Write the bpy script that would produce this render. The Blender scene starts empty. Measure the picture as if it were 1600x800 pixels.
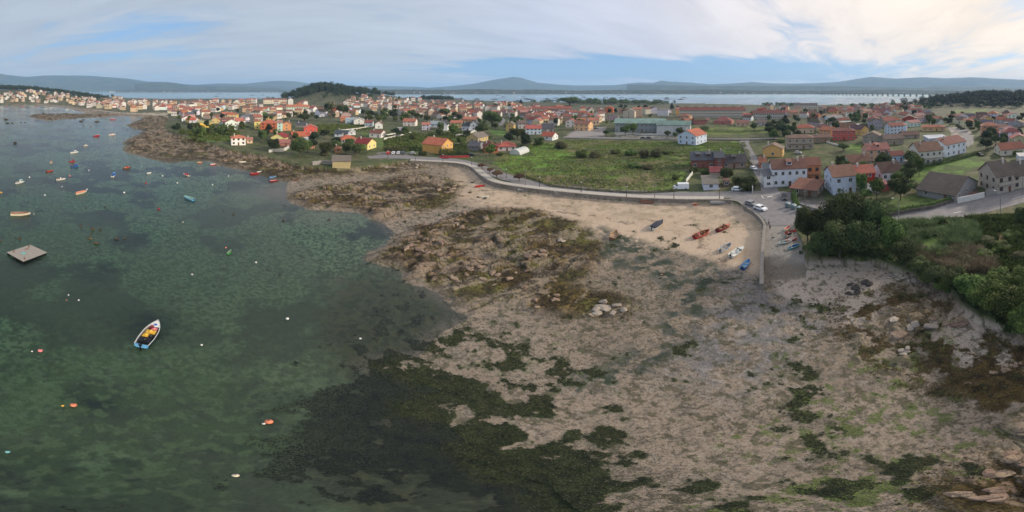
import bpy, math, random
import numpy as np
from mathutils import Vector, Matrix
random.seed(7); RNG = np.random.default_rng(11)
R = math.radians
SC = bpy.context.scene
COL = SC.collection
# ---------------------------------------------------------------- camera, light, exposure
H = 40.0            # height of the camera above the sea
S = 0.1125          # degrees per photograph pixel (180 degree panorama, 1600 px)
HY = 140.0          # horizon row
cd = bpy.data.cameras.new('camera'); cd.type = 'PANO'; cd.panorama_type = 'EQUIRECTANGULAR'
cd.longitude_min, cd.longitude_max = R(-90), R(90)
cd.latitude_min, cd.latitude_max = R(-(800-HY)*S), R(HY*S)
cd.clip_start, cd.clip_end = 0.1, 90000
cam = bpy.data.objects.new('camera', cd); COL.objects.link(cam)
cam.location = (0, 0, H); cam.rotation_euler = (R(90), 0, 0); SC.camera = cam
SUN_AZ, SUN_EL = 98.0, 24.0        # degrees clockwise from the view direction, and up
world = bpy.data.worlds.new('World'); SC.world = world; world.use_nodes = True
def build_world():
    nt = world.node_tree; N = nt.nodes; L = nt.links; N.clear()
    out = N.new('ShaderNodeOutputWorld'); bg = N.new('ShaderNodeBackground'); bg.inputs[1].default_value = 0.1
    sky = N.new('ShaderNodeTexSky'); sky.sky_type = 'NISHITA'; sky.sun_disc = False
    sky.sun_elevation = R(SUN_EL); sky.sun_rotation = R(SUN_AZ); sky.altitude = 40
    sky.air_density = 1.0; sky.dust_density = 0.6; sky.ozone_density = 5.0
    tc = N.new('ShaderNodeTexCoord')
    sep = N.new('ShaderNodeSeparateXYZ'); L.new(tc.outputs['Generated'], sep.inputs[0])
    def m(op, a, b=None, c=None, clamp=False):
        n = N.new('ShaderNodeMath'); n.operation = op; n.use_clamp = clamp
        for i, v in enumerate((a, b, c)):
            if v is None: continue
            if isinstance(v, (int, float)): n.inputs[i].default_value = v
            else: L.new(v, n.inputs[i])
        return n.outputs[0]
    # clouds on a flat layer high above: direction / z
    zc = m('MAXIMUM', m('ADD', sep.outputs[2], 0.07), 0.03)
    cx = m('DIVIDE', sep.outputs[0], zc); cy = m('DIVIDE', sep.outputs[1], zc)
    def cloud(sx, sy, scale, detail, rough, off, dist):
        cb = N.new('ShaderNodeCombineXYZ')
        # stretch along the wind, which runs from near left to far right
        a = m('ADD', m('MULTIPLY', cx, 0.82), m('MULTIPLY', cy, 0.57)); b = m('SUBTRACT', m('MULTIPLY', cy, 0.82), m('MULTIPLY', cx, 0.57))
        L.new(m('MULTIPLY', a, sx), cb.inputs[0]); L.new(m('MULTIPLY', b, sy), cb.inputs[1]); cb.inputs[2].default_value = off
        n = N.new('ShaderNodeTexNoise'); n.inputs['Scale'].default_value = scale; n.inputs['Detail'].default_value = detail
        n.inputs['Roughness'].default_value = rough; n.inputs['Distortion'].default_value = dist
        L.new(cb.outputs[0], n.inputs['Vector']); return n.outputs[0]
    big = cloud(0.30, 0.9, 0.55, 4, 0.5, 3.1, 0.6)
    wisp = cloud(0.45, 1.2, 1.3, 10, 0.60, 7.7, 0.5)
    def ss(x, a, b): 
        n = N.new('ShaderNodeMapRange'); n.interpolation_type = 'SMOOTHSTEP'; n.inputs[1].default_value = a; n.inputs[2].default_value = b
        L.new(x, n.inputs[0]); return n.outputs[0]
    tot = m('ADD', m('MULTIPLY', big, 0.52), m('MULTIPLY', wisp, 0.48))
    # the veil ends in a clear band low over the far bay: thinner cover at low elevation, ahead and right
    az = m('ARCTAN2', sep.outputs[0], sep.outputs[1])
    el = m('ARCSINE', sep.outputs[2])
    daz = m('DIVIDE', m('SUBTRACT', az, 0.38), 0.62); dele = m('DIVIDE', m('SUBTRACT', el, m('ADD', 0.066, m('MULTIPLY', az, -0.005))), 0.034)
    band = m('EXPONENT', m('MULTIPLY', m('ADD', m('MULTIPLY', daz, daz), m('MULTIPLY', dele, dele)), -1.0))
    daz2 = m('DIVIDE', m('SUBTRACT', az, -1.12), 0.30); dele2 = m('DIVIDE', m('SUBTRACT', el, 0.17), 0.10)
    hole = m('EXPONENT', m('MULTIPLY', m('ADD', m('MULTIPLY', daz2, daz2), m('MULTIPLY', dele2, dele2)), -1.0))
    cov = m('SUBTRACT', m('SUBTRACT', m('ADD', tot, 0.10), m('MULTIPLY', band, 0.50)), m('MULTIPLY', hole, 0.17))
    fac = m('MULTIPLY_ADD', ss(cov, 0.38, 0.58), 0.80, 0.12)
    # cloud brightness: towards the veiled sun brighter and creamier
    sd = Vector((math.sin(R(SUN_AZ))*math.cos(R(SUN_EL)), math.cos(R(SUN_AZ))*math.cos(R(SUN_EL)), math.sin(R(SUN_EL))))
    dp = N.new('ShaderNodeVectorMath'); dp.operation = 'DOT_PRODUCT'; L.new(tc.outputs['Generated'], dp.inputs[0]); dp.inputs[1].default_value = sd
    ramp = N.new('ShaderNodeValToRGB'); e = ramp.color_ramp.elements
    e[0].position = 0.0; e[0].color = (0.34, 0.38, 0.43, 1); e[1].position = 1.0; e[1].color = (0.86, 0.72, 0.56, 1)
    for p, c in ((0.30, (0.41, 0.455, 0.51, 1)), (0.52, (0.46, 0.49, 0.575, 1)), (0.66, (0.54, 0.545, 0.61, 1)), (0.82, (0.74, 0.67, 0.63, 1))):
        x = e.new(p); x.color = c
    L.new(m('MULTIPLY_ADD', dp.outputs['Value'], 0.5, 0.5), ramp.inputs[0])
    var = N.new('ShaderNodeMixRGB'); var.blend_type = 'MULTIPLY'; var.inputs[0].default_value = 1.0
    L.new(ramp.outputs[0], var.inputs[1])
    vv = m('MULTIPLY_ADD', ss(wisp, 0.3, 0.75), 1.8, 10.4)
    cv = N.new('ShaderNodeCombineXYZ'); [L.new(vv, cv.inputs[i]) for i in range(3)]; L.new(cv.outputs[0], var.inputs[2])
    mix = N.new('ShaderNodeMixRGB'); L.new(fac, mix.inputs[0]); gs = N.new('ShaderNodeVectorMath'); gs.operation = 'MULTIPLY'; gs.inputs[1].default_value = (1.0, 1.1, 1.15); L.new(sky.outputs[0], gs.inputs[0]); gm = N.new('ShaderNodeMixRGB'); gm.inputs[0].default_value = 0.7; gm.inputs[2].default_value = (1.9, 3.9, 6.6, 1); L.new(gs.outputs[0], gm.inputs[1]); L.new(gm.outputs[0], mix.inputs[1]); L.new(var.outputs[0], mix.inputs[2])
    L.new(mix.outputs[0], bg.inputs[0]); L.new(bg.outputs[0], out.inputs[0])
build_world()
sl = bpy.data.lights.new('sun', 'SUN'); sl.energy = 3.2; sl.angle = R(6); sl.color = (1.0, 0.88, 0.72)
sun = bpy.data.objects.new('sun', sl); COL.objects.link(sun)
sun.rotation_euler = (R(90-SUN_EL), 0, R(180-SUN_AZ)); sun.location = (50, 0, 90)
SC.view_settings.view_transform = 'Standard'; SC.view_settings.look = 'None'
SC.view_settings.exposure = 0.32; SC.view_settings.gamma = 1.0; SC.view_settings.use_curve_mapping = False
SC.render.engine = 'CYCLES'
SC.cycles.max_bounces = 5; SC.cycles.diffuse_bounces = 2; SC.cycles.glossy_bounces = 2; SC.cycles.transparent_max_bounces = 12
SC.cycles.volume_bounces = 1; SC.cycles.use_denoising = True; SC.cycles.adaptive_threshold = 0.005
# ---------------------------------------------------------------- noise
def _h(ix, iy, s):
    h = (ix.astype(np.int64)*374761393 + iy.astype(np.int64)*668265263 + s*974634777) & 0xFFFFFFFF
    h = ((h ^ (h >> 13))*1274126177) & 0xFFFFFFFF
    return ((h ^ (h >> 16)) & 0xFFFFFF)/float(0xFFFFFF)
def vn(x, y, s=0):
    ix = np.floor(x); iy = np.floor(y); fx = x-ix; fy = y-iy; fx = fx*fx*(3-2*fx); fy = fy*fy*(3-2*fy)
    a = _h(ix, iy, s); b = _h(ix+1, iy, s); c = _h(ix, iy+1, s); d = _h(ix+1, iy+1, s)
    return (a*(1-fx)+b*fx)*(1-fy)+(c*(1-fx)+d*fx)*fy
def fbm(x, y, o=4, s=0, g=0.5):
    t = 0; a = 1.0; n = 0
    for i in range(o):
        t = t+a*vn(x*2**i+17.3*i, y*2**i-9.1*i, s+i); n += a; a *= g
    return t/n
def voro(x, y, s=0):
    ix = np.floor(x); iy = np.floor(y); f1 = np.full(x.shape, 9.0); f2 = f1.copy(); cid = np.zeros(x.shape)
    for dx in (-1, 0, 1):
        for dy in (-1, 0, 1):
            cx = ix+dx; cy = iy+dy
            px = cx+_h(cx, cy, s+5); py = cy+_h(cx, cy, s+6); d = np.hypot(x-px, y-py)
            nearer = d < f1
            f2 = np.where(nearer, f1, np.minimum(f2, d)); cid = np.where(nearer, _h(cx, cy, s+9), cid); f1 = np.where(nearer, d, f1)
    return f1, f2, cid
def sst(x, a, b):
    t = np.clip((x-a)/(b-a), 0, 1); return t*t*(3-2*t)
def inside(X, Y, poly):
    r = np.zeros(X.shape, bool); n = len(poly)
    for i in range(n):
        x1, y1 = poly[i]; x2, y2 = poly[(i+1) % n]
        if y1 == y2: continue
        c = ((y1 > Y) != (y2 > Y)) & (X < (x2-x1)*(Y-y1)/(y2-y1)+x1); r ^= c
    return r
def segdist(X, Y, pts, closed=False):
    d = np.full(X.shape, 1e9); n = len(pts)
    for i in range(n if closed else n-1):
        x1, y1 = pts[i]; x2, y2 = pts[(i+1) % n]; dx, dy = x2-x1, y2-y1; q = dx*dx+dy*dy
        if q < 1e-9: continue
        t = np.clip(((X-x1)*dx+(Y-y1)*dy)/q, 0, 1); d = np.minimum(d, (X-x1-t*dx)**2+(Y-y1-t*dy)**2)
    return np.sqrt(d)
def sdf(X, Y, poly): return np.where(inside(X, Y, poly), 1, -1)*segdist(X, Y, poly, True)
def unproj(px, py, z=0.0):
    a = R((px-800)*S); d = (H-z)/math.tan(R((py-HY)*S)); return (d*math.sin(a), d*math.cos(a))
# ---------------------------------------------------------------- coast lines (traced, then laid out on the ground in metres)
NORTH = [(-160,148.5),(100,148.8),(160,151),(175,153),(215,155),(260,156),(330,155.3),(400,155.5),(450,153.5),(520,151),(600,152),(650,154.5),(712,155.5),(735,158),(790,159.5),(850,161),
         (1000,162.5),(1100,163.5),(1200,166),(1290,166),(1400,162.5),(1440,157),(1462,151),(1500,149.5),(1560,149),(1720,149)]
WATERLINE = [(910,812),(850,762),(790,742),(740,722),(690,702),(722,690),(700,662),(620,638),(650,626),(704,611),(660,600),(618,586),(585,570),(650,558),(672,535),(692,518),(722,500),(742,490),
         (716,480),(700,470),(690,462),(660,445),(645,432),(638,420),(606,410),(578,403),(600,386),(628,372),(612,360),(592,345),(575,334),(520,328),(484,325),(452,312),(447,300),(449,284),(440,276),
         (420,271),(400,267),(385,264),(365,262),(352,256),(330,249),(310,248),(290,248.5),(265,252),(240,247),(222,244),(206,235),(203,226),(210,219.5),(222,213),(231,205),(218,197),(204,196.5),(220,187.5),(229,184),(200,181.5),(192,181.5),(160,183.5),(120,185),(92,186.5),(75,188.5),(58,186),(43,182),(58,178),(100,177),(118,178.5),(135,176.3),(118,172.8),(112,169),(60,164.3),(0,164.8),(-160,165)]
rim = [unproj(1740, 200), (260, -60), (120, -70), (6, -40), (2, -2)]
DRY = [unproj(*p) for p in NORTH]+rim+[unproj(*p) for p in WATERLINE]
WALL = [(640,251),(670,252.5),(700,254),(722,256.5),(737,262),(750,273),(766,283),(790,289),(830,294.5),(870,299),(940,305.5),(1000,309.5),(1060,311.5),(1141,312.5),(1165,323),(1185,337),(1195,351),(1194,362)]
LSOUTH = [(1238,362),(1240,384),(1258,401),(1300,402),(1345,401),(1385,409),(1430,426),(1478,438),(1497,470),(1530,494),(1575,504),(1615,535),(1700,590)]
LWEST = [(-160,162.6),(0,162.6),(60,161.9),(110,164.8),(160,170.5),(215,176.6),(256,178.4),(264,184),(256,194),(264,204),(288,214),(322,221),(350,231),(372,236),(400,240),(430,248),(470,258),(520,262),(560,262),(600,255)]
LZ = 3.4
LAND = [unproj(p[0], p[1]-0.25, 0) for p in NORTH]+[unproj(1735, 200)]+[(150, -60), (90, -20)]+[unproj(p[0], p[1], LZ) for p in LSOUTH[::-1]]+[unproj(p[0], p[1], LZ) for p in WALL[::-1]]+[unproj(p[0], p[1], LZ) for p in LWEST[::-1]]
RAMP = [unproj(p[0], p[1], z) for p, z in (((1194,352),3.4),((1240,352),3.4),((1252,380),2.6),((1257,405),1.7),((1262,452),0.9),((1196,452),0.9),((1192,405),1.7))]
REEF = [[unproj(*p) for p in q] for q in (
    [(600,386),(640,362),(700,345),(760,325),(830,330),(905,350),(940,385),(930,425),(900,445),(960,460),(990,480),(975,500),(920,500),(850,490),(790,475),(740,478),(700,470),(660,445),(640,422),(580,403)],
    [(452,312),(460,300),(520,290),(600,285),(650,272),(700,282),(722,296),(708,322),(650,338),(600,345),(560,330),(490,325)],
    [(43,182),(60,178),(110,178),(190,180),(160,183),(120,185),(75,188)],
    [(204,196),(232,183),(300,190),(262,205),(288,216),(322,223),(372,238),(430,250),(520,264),(600,258),(640,256),(650,268),(560,272),(500,276),(450,280),(385,263),(330,248),(265,252),(206,235),(204,222),(232,206)],
    [(1385,500),(1440,480),(1500,490),(1505,515),(1450,540),(1400,532)],
    [(1480,770),(1510,730),(1560,690),(1700,640),(1800,760),(1700,900),(1520,830)],
    [(1350,420),(1400,412),(1450,425),(1460,440),(1400,448),(1360,440)])]
LOWREEF = [unproj(*p) for p in ((1320,470),(1400,455),(1480,470),(1600,540),(1660,600),(1620,680),(1500,640),(1420,600),(1330,570),(1290,520))]
HILLS = [(60,1150,190,260,20),(-60,1200,260,300,30),(505,880,85,90,34),(590,900,90,90,19),(1560,720,160,130,17),(1500,900,120,140,10),(1700,600,150,200,16)]
def zsmooth(X, Y):
    sw = sdf(X, Y, DRY); sl_ = sdf(X, Y, LAND); w = fbm(X/9, Y/9, 3, 4)-0.5
    sw = sw+w*7*np.clip(np.abs(sw)/6, 0.25, 1)
    beach = np.where(sw > 0, 0.04+1.35*(1-np.exp(-np.maximum(sw, 0)/70)), -0.02-3.2*(1-np.exp(np.minimum(sw, 0)/105)))
    beach = beach+np.where(sw > 0, 1.0*np.exp(np.minimum(sl_, 0)/13), 0)
    dist = np.hypot(X, Y)
    land = LZ+np.clip(sl_-30, 0, 420)*0.008
    for px, d, sx, sy, a in HILLS:
        t = R((px-800)*S); cx, cy = d*math.sin(t), d*math.cos(t); ux, uy = math.cos(t), -math.sin(t)
        p = (X-cx)*ux+(Y-cy)*uy; q = (X-cx)*math.sin(t)+(Y-cy)*math.cos(t)
        land = land+a*np.exp(-(p/sx)**2-(q/sy)**2)*sst(sl_, 0, 60)
    k = sst(sl_, -0.35, 0.35)
    k = np.where(dist > 300, sst(sl_, 0, 8), k)
    z = beach*(1-k)+land*k
    ir = inside(X, Y, RAMP)
    r0 = unproj(1217, 352, 3.4); r1 = unproj(1228, 452, 0.9); dx, dy = r1[0]-r0[0], r1[1]-r0[1]; L_ = math.hypot(dx, dy)
    t = np.clip(((X-r0[0])*dx+(Y-r0[1])*dy)/L_/L_, 0, 1)
    z = np.where(ir, np.maximum(3.38-2.85*t, z*sst(t, .6, 1)), z)
    return z, sw, sl_, ir
def zfull(X, Y):
    z, sw, sl_, ir = zsmooth(X, Y)
    rock = np.zeros(X.shape)
    wx = X+(fbm(X/6, Y/6, 3, 31)-0.5)*5; wy = Y+(fbm(X/6, Y/6, 3, 37)-0.5)*5
    for k_, q in enumerate(REEF): rock = np.maximum(rock, sst(sdf(wx, wy, q), (-9.0 if k_ == 3 else -2.5), (1.0 if k_ == 3 else 3.0))*(.4 if k_ in (4, 6) else 1))
    low = sst(sdf(wx, wy, LOWREEF), -3, 5)
    sea_m = sst(z, -1.5, 0.3)
    rock = np.where(sl_ > 0, 0, rock)*np.where(ir, 0, 1)
    dd_ = np.hypot(X, Y); far = np.where(dd_ < 175, 1.0, np.where(dd_ < 330, 1.6, 2.6))
    # blocky granite: tilted slabs with cracks, in bands running one way
    a = 0.5; u = X*math.cos(a)+Y*math.sin(a); v = -X*math.sin(a)+Y*math.cos(a)
    f1, f2, cid = voro(u/(7.0*far)+.25*fbm(X/3, Y/3, 3, 33), v/(3.0*far), 3); g1, g2, gid = voro(u/(2.4*far), v/(1.2*far), 8)
    zone = fbm(X/22, Y/22, 3, 51)
    blk = (0.15+1.35*cid**1.6)*sst(f2-f1, 0.0, 0.22)+0.40*gid*sst(g2-g1, 0, 0.25)
    amp = sst(zone, 0.44, 0.60)
    dz = rock*(amp*blk*0.84-0.10+0.45*fbm(X/2.2, Y/2.2, 4, 61, .6)+(1-amp)*.35*fbm(X/.9, Y/.9, 2, 67))*far**0.7
    dz = dz+(1-rock)*low*(sst(fbm(X/3.2, Y/3.2, 4, 71), 0.52, 0.7)*0.55)
    dune = (fbm(X/7, Y/7, 4, 81)-0.5)*0.16+(fbm(X/1.3, Y/1.3, 3, 85)-0.5)*0.07
    onbeach = np.where(sl_ > 0, 0, 1)*np.where(ir, 0, 1)
    z = z+dz+dune*onbeach*(1-rock)
    return z, sw, sl_, ir, rock, low, amp*sst(f2-f1, 0.06, 0.24)*sst(g2-g1, .0, .10), cid
AZ = np.radians(np.arange(-108, 108.01, 0.17))
VR = np.concatenate([np.arange(151.5, 200, 0.5), np.arange(200, 340, 0.9), np.arange(340, 905, 1.35)])
DD = H/np.tan(np.radians((VR-HY)*S))                       # distance of each ring, far to near
GA, GD = np.meshgrid(AZ, DD); GX = GD*np.sin(GA); GY = GD*np.cos(GA)
GZ, GSW, GSL, GIR, GROCK, GLOW, GBLK, GCID = zfull(GX, GY)
GU = 800+np.degrees(GA)/S; GV = HY+np.degrees(np.arctan2(H-GZ, GD))/S
GE = np.degrees(np.arctan2(H-GZ, GD))
def at(px, py):
    """The point of the ground seen at a photograph pixel."""
    c = (R((px-800)*S)-AZ[0])/(AZ[1]-AZ[0]); c = int(np.clip(round(c), 0, len(AZ)-1)); e = (py-HY)*S
    col = GE[:, c]; n = len(col)
    for i in range(n-1, 0, -1):
        if col[i-1] <= e <= col[i] or (col[i] >= e > col[i-1]):
            t = (col[i]-e)/(col[i]-col[i-1]+1e-12); d = DD[i]+(DD[i-1]-DD[i])*t; z = GZ[i, c]+(GZ[i-1, c]-GZ[i, c])*t
            a = R((px-800)*S); return Vector((d*math.sin(a), d*math.cos(a), z))
    x, y = unproj(px, max(py, 152)); return Vector((x, y, gz(x, y)))
def gz(x, y):
    a = math.atan2(x, y); d = math.hypot(x, y)
    c = (a-AZ[0])/(AZ[1]-AZ[0]); c0 = int(np.clip(math.floor(c), 0, len(AZ)-2)); fc = min(max(c-c0, 0), 1)
    i = int(np.clip(np.searchsorted(-DD, -d)-1, 0, len(DD)-2)); f = (DD[i]-d)/(DD[i]-DD[i+1]); f = min(max(f, 0), 1)
    A = GZ[i, c0]*(1-fc)+GZ[i, c0+1]*fc; B = GZ[i+1, c0]*(1-fc)+GZ[i+1, c0+1]*fc; return float(A*(1-f)+B*f)
def mpp(p): return math.hypot(math.hypot(p[0], p[1]), H-p[2])*R(S)
# ---------------------------------------------------------------- materials
MATS = {}
def srgb(c): return tuple((v/255/12.92 if v/255 <= .04045 else ((v/255+.055)/1.055)**2.4) for v in c)
def mat(name, col, rough=0.8, nscale=0, namt=0.25, bump=0, metal=0, objvar=0, stripes=None, stain=None, spec=0.3, coord='Object'):
    if name in MATS: return MATS[name]
    M = bpy.data.materials.new(name); M.use_nodes = True; nt = M.node_tree; N = nt.nodes; L = nt.links
    b = N['Principled BSDF']; b.inputs['Roughness'].default_value = rough; b.inputs['Metallic'].default_value = metal
    b.inputs['Specular IOR Level'].default_value = spec; b.inputs['Base Color'].default_value = (*col, 1)
    tc = N.new('ShaderNodeTexCoord'); cur = None
    def mul(fac_socket, lo, hi, prev):
        mr = N.new('ShaderNodeMapRange'); mr.inputs[1].default_value = 0.3; mr.inputs[2].default_value = 0.7; mr.inputs[3].default_value = lo; mr.inputs[4].default_value = hi
        L.new(fac_socket, mr.inputs[0])
        x = N.new('ShaderNodeVectorMath'); x.operation = 'SCALE'; L.new(mr.outputs[0], x.inputs['Scale'])
        if prev is None: x.inputs[0].default_value = col
        else: L.new(prev, x.inputs[0])
        return x.outputs[0]
    if nscale:
        n = N.new('ShaderNodeTexNoise'); n.inputs['Scale'].default_value = nscale; n.inputs['Detail'].default_value = 5; n.inputs['Roughness'].default_value = 0.65
        L.new(tc.outputs[coord], n.inputs['Vector']); cur = mul(n.outputs[0], 1-namt, 1+namt, cur)
    if stripes:
        w = N.new('ShaderNodeTexWave'); w.bands_direction = stripes[0]; w.inputs['Scale'].default_value = stripes[1]; w.inputs['Distortion'].default_value = 0.6; w.inputs['Detail'].default_value = 2
        L.new(tc.outputs['Object'], w.inputs['Vector']); cur = mul(w.outputs[1], 1-stripes[2], 1+stripes[2]*0.5, cur)
    if stain:
        n2 = N.new('ShaderNodeTexNoise'); n2.inputs['Scale'].default_value = stain[1]; n2.inputs['Detail'].default_value = 6; n2.inputs['Roughness'].default_value = 0.7
        L.new(tc.outputs['Object'], n2.inputs['Vector'])
        mr = N.new('ShaderNodeMapRange'); mr.interpolation_type = 'SMOOTHSTEP'; mr.inputs[1].default_value = 0.45; mr.inputs[2].default_value = 0.72; mr.inputs[4].default_value = stain[2]; L.new(n2.outputs[0], mr.inputs[0])
        mx = N.new('ShaderNodeMixRGB'); L.new(mr.outputs[0], mx.inputs[0]); mx.inputs[2].default_value = (*stain[0], 1)
        if cur is None: mx.inputs[1].default_value = (*col, 1)
        else: L.new(cur, mx.inputs[1])
        cur = mx.outputs[0]
    if objvar:
        oi = N.new('ShaderNodeObjectInfo'); hs = N.new('ShaderNodeHueSaturation')
        m1 = N.new('ShaderNodeMath'); m1.operation = 'MULTIPLY_ADD'; L.new(oi.outputs['Random'], m1.inputs[0]); m1.inputs[1].default_value = 0.06*objvar; m1.inputs[2].default_value = 0.5-0.03*objvar; L.new(m1.outputs[0], hs.inputs['Hue'])
        m2 = N.new('ShaderNodeMath'); m2.operation = 'MULTIPLY_ADD'; L.new(oi.outputs['Random'], m2.inputs[0]); m2.inputs[1].default_value = 0.7*objvar; m2.inputs[2].default_value = 1-0.35*objvar; L.new(m2.outputs[0], hs.inputs['Value'])
        if cur is None: hs.inputs['Color'].default_value = (*col, 1)
        else: L.new(cur, hs.inputs['Color'])
        cur = hs.outputs[0]
    if cur is not None: L.new(cur, b.inputs['Base Color'])
    if bump and nscale:
        bp = N.new('ShaderNodeBump'); bp.inputs['Strength'].default_value = bump; bp.inputs['Distance'].default_value = 0.1; L.new(n.outputs[0], bp.inputs['Height']); L.new(bp.outputs[0], b.inputs['Normal'])
    MATS[name] = M; return M
# ---------------------------------------------------------------- object helpers
def tag(o, label=None, cat=None, group=None, kind=None):
    for k, v in (('label', label), ('category', cat), ('group', group), ('kind', kind)):
        if v: o[k] = v
    return o
def empty(name, loc=(0, 0, 0), rz=0, label=None, cat=None, group=None):
    o = bpy.data.objects.new(name, None); COL.objects.link(o); o.location = loc; o.rotation_euler = (0, 0, rz); o.empty_display_size = 0.5
    return tag(o, label, cat, group)
def link(name, me, parent=None, loc=None, mats=None):
    o = bpy.data.objects.new(name, me); COL.objects.link(o)
    if parent: o.parent = parent
    if loc is not None: o.location = loc
    return o
def copy_tree(o, parent=None):
    c = o.copy(); COL.objects.link(c)
    if parent: c.parent = parent
    for ch in list(o.children): copy_tree(ch, c)
    return c
class MB:
    def __init__(s): s.v = []; s.f = []; s.m = []
    def add(s, v, f, mi=0):
        n = len(s.v); s.v += [tuple(p) for p in v]; s.f += [tuple(i+n for i in q) for q in f]; s.m += [mi]*len(f)
    def box(s, x0, x1, y0, y1, z0, z1, mi=0):
        s.add([(x0,y0,z0),(x1,y0,z0),(x1,y1,z0),(x0,y1,z0),(x0,y0,z1),(x1,y0,z1),(x1,y1,z1),(x0,y1,z1)], [(0,3,2,1),(4,5,6,7),(0,1,5,4),(1,2,6,5),(2,3,7,6),(3,0,4,7)], mi)
    def slab(s, pts, t, mi=0):
        """a polygon with its thickness t downwards"""
        n = len(pts); low = [(p[0], p[1], p[2]-t) for p in pts]
        s.add(list(pts)+low, [tuple(range(n)), tuple(range(2*n-1, n-1, -1))]+[(i, n+i, n+(i+1) % n, (i+1) % n) for i in range(n)], mi)
    def tube(s, a, b, r0, r1, n=8, mi=0):
        a = Vector(a); b = Vector(b); d = (b-a).normalized(); u = d.orthogonal().normalized(); w = d.cross(u); v = []
        for p, r in ((a, r0), (b, r1)):
            for i in range(n):
                t = 2*math.pi*i/n; v.append(p+(u*math.cos(t)+w*math.sin(t))*r)
        s.add(v, [(i, (i+1) % n, n+(i+1) % n, n+i) for i in range(n)]+[tuple(range(n-1, -1, -1)), tuple(range(n, 2*n))], mi)
    def lathe(s, prof, n=12, c=(0, 0, 0), mi=0):
        v = []
        for r, z in prof:
            for i in range(n): t = 2*math.pi*i/n; v.append((c[0]+r*math.cos(t), c[1]+r*math.sin(t), c[2]+z))
        f = []
        for k in range(len(prof)-1):
            for i in range(n): f.append((k*n+i, k*n+(i+1) % n, (k+1)*n+(i+1) % n, (k+1)*n+i))
        f += [tuple(range(n-1, -1, -1)), tuple(range((len(prof)-1)*n, len(prof)*n))]; s.add(v, f, mi)
    def prism(s, prof, y0, y1, mi=0):
        """(x,z) outline extruded along y"""
        n = len(prof); s.add([(x, y0, z) for x, z in prof]+[(x, y1, z) for x, z in prof], [tuple(range(n-1, -1, -1)), tuple(range(n, 2*n))]+[(i, (i+1) % n, n+(i+1) % n, n+i) for i in range(n)], mi)
    def mesh(s, name, mats, smooth=False):
        me = bpy.data.meshes.new(name); me.from_pydata(s.v, [], s.f)
        for m in (mats if isinstance(mats, (list, tuple)) else [mats]): me.materials.append(m)
        me.polygons.foreach_set('material_index', s.m)
        if smooth: me.polygons.foreach_set('use_smooth', [True]*len(s.f))
        me.update(); return me
    def build(s, name, mats, parent=None, smooth=False, loc=None): return link(name, s.mesh(name, mats, smooth), parent, loc)
def grid_mesh(name, X, Y, Z, keep=None, attrs=None, smooth=True):
    r, c = X.shape; idx = np.arange(r*c).reshape(r, c)
    q = np.stack([idx[:-1, :-1], idx[1:, :-1], idx[1:, 1:], idx[:-1, 1:]], -1).reshape(-1, 4)
    if keep is not None: q = q[keep.reshape(-1)]
    me = bpy.data.meshes.new(name); me.vertices.add(r*c); me.vertices.foreach_set('co', np.stack([X, Y, Z], -1).astype(np.float32).ravel())
    me.loops.add(len(q)*4); me.loops.foreach_set('vertex_index', q.astype(np.int32).ravel()); me.polygons.add(len(q))
    me.polygons.foreach_set('loop_start', np.arange(0, len(q)*4, 4, dtype=np.int32)); me.polygons.foreach_set('loop_total', np.full(len(q), 4, np.int32))
    me.polygons.foreach_set('use_smooth', np.full(len(q), smooth)); me.update(calc_edges=True)
    for k, a in (attrs or {}).items():
        if a.ndim == 3:
            t = me.attributes.new(k, 'FLOAT_COLOR', 'POINT'); t.data.foreach_set('color', np.concatenate([a, np.ones(a.shape[:2]+(1,))], -1).astype(np.float32).ravel())
        else:
            t = me.attributes.new(k, 'FLOAT', 'POINT'); t.data.foreach_set('value', a.astype(np.float32).ravel())
    return me
# ---------------------------------------------------------------- ground colours: what the ground is made of, place by place
ROADS = {  # name: (points in the photograph, width in metres)
 'coast_road': ([(575,246),(610,244.5),(650,247),(700,249.5),(735,256),(757,265),(785,275),(830,287),(900,296.5),(980,302),(1060,304.5),(1130,304.5),(1185,303)], 7.5),
 'side_street': ([(1204,305),(1199,285),(1188,268),(1177,250),(1168,235),(1163,222),(1168,217)], 6.0),
 'school_road': ([(880,214),(950,215.5),(1060,217),(1168,217.5),(1215,216)], 6.0),
 'hill_road': ([(1222,322),(1280,334),(1340,343),(1380,343.5),(1450,335.5),(1520,323),(1600,304.5),(1680,285)], 12.5),
 'upper_street': ([(1372,262),(1400,256),(1440,249),(1480,240),(1508,227),(1512,213),(1500,205),(1480,199)], 6.5),
 'far_lane': ([(780,196),(786,188),(778,181)], 5.0), 'left_lane': ([(596,215),(640,208),(690,206)], 4.0)}
FIELD = [(770,250),(830,226),(900,218),(1060,222),(1165,222),(1172,240),(1178,262),(1075,265),(1068,296),(1000,300),(940,297),(880,293),(835,284),(800,270)]
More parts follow.
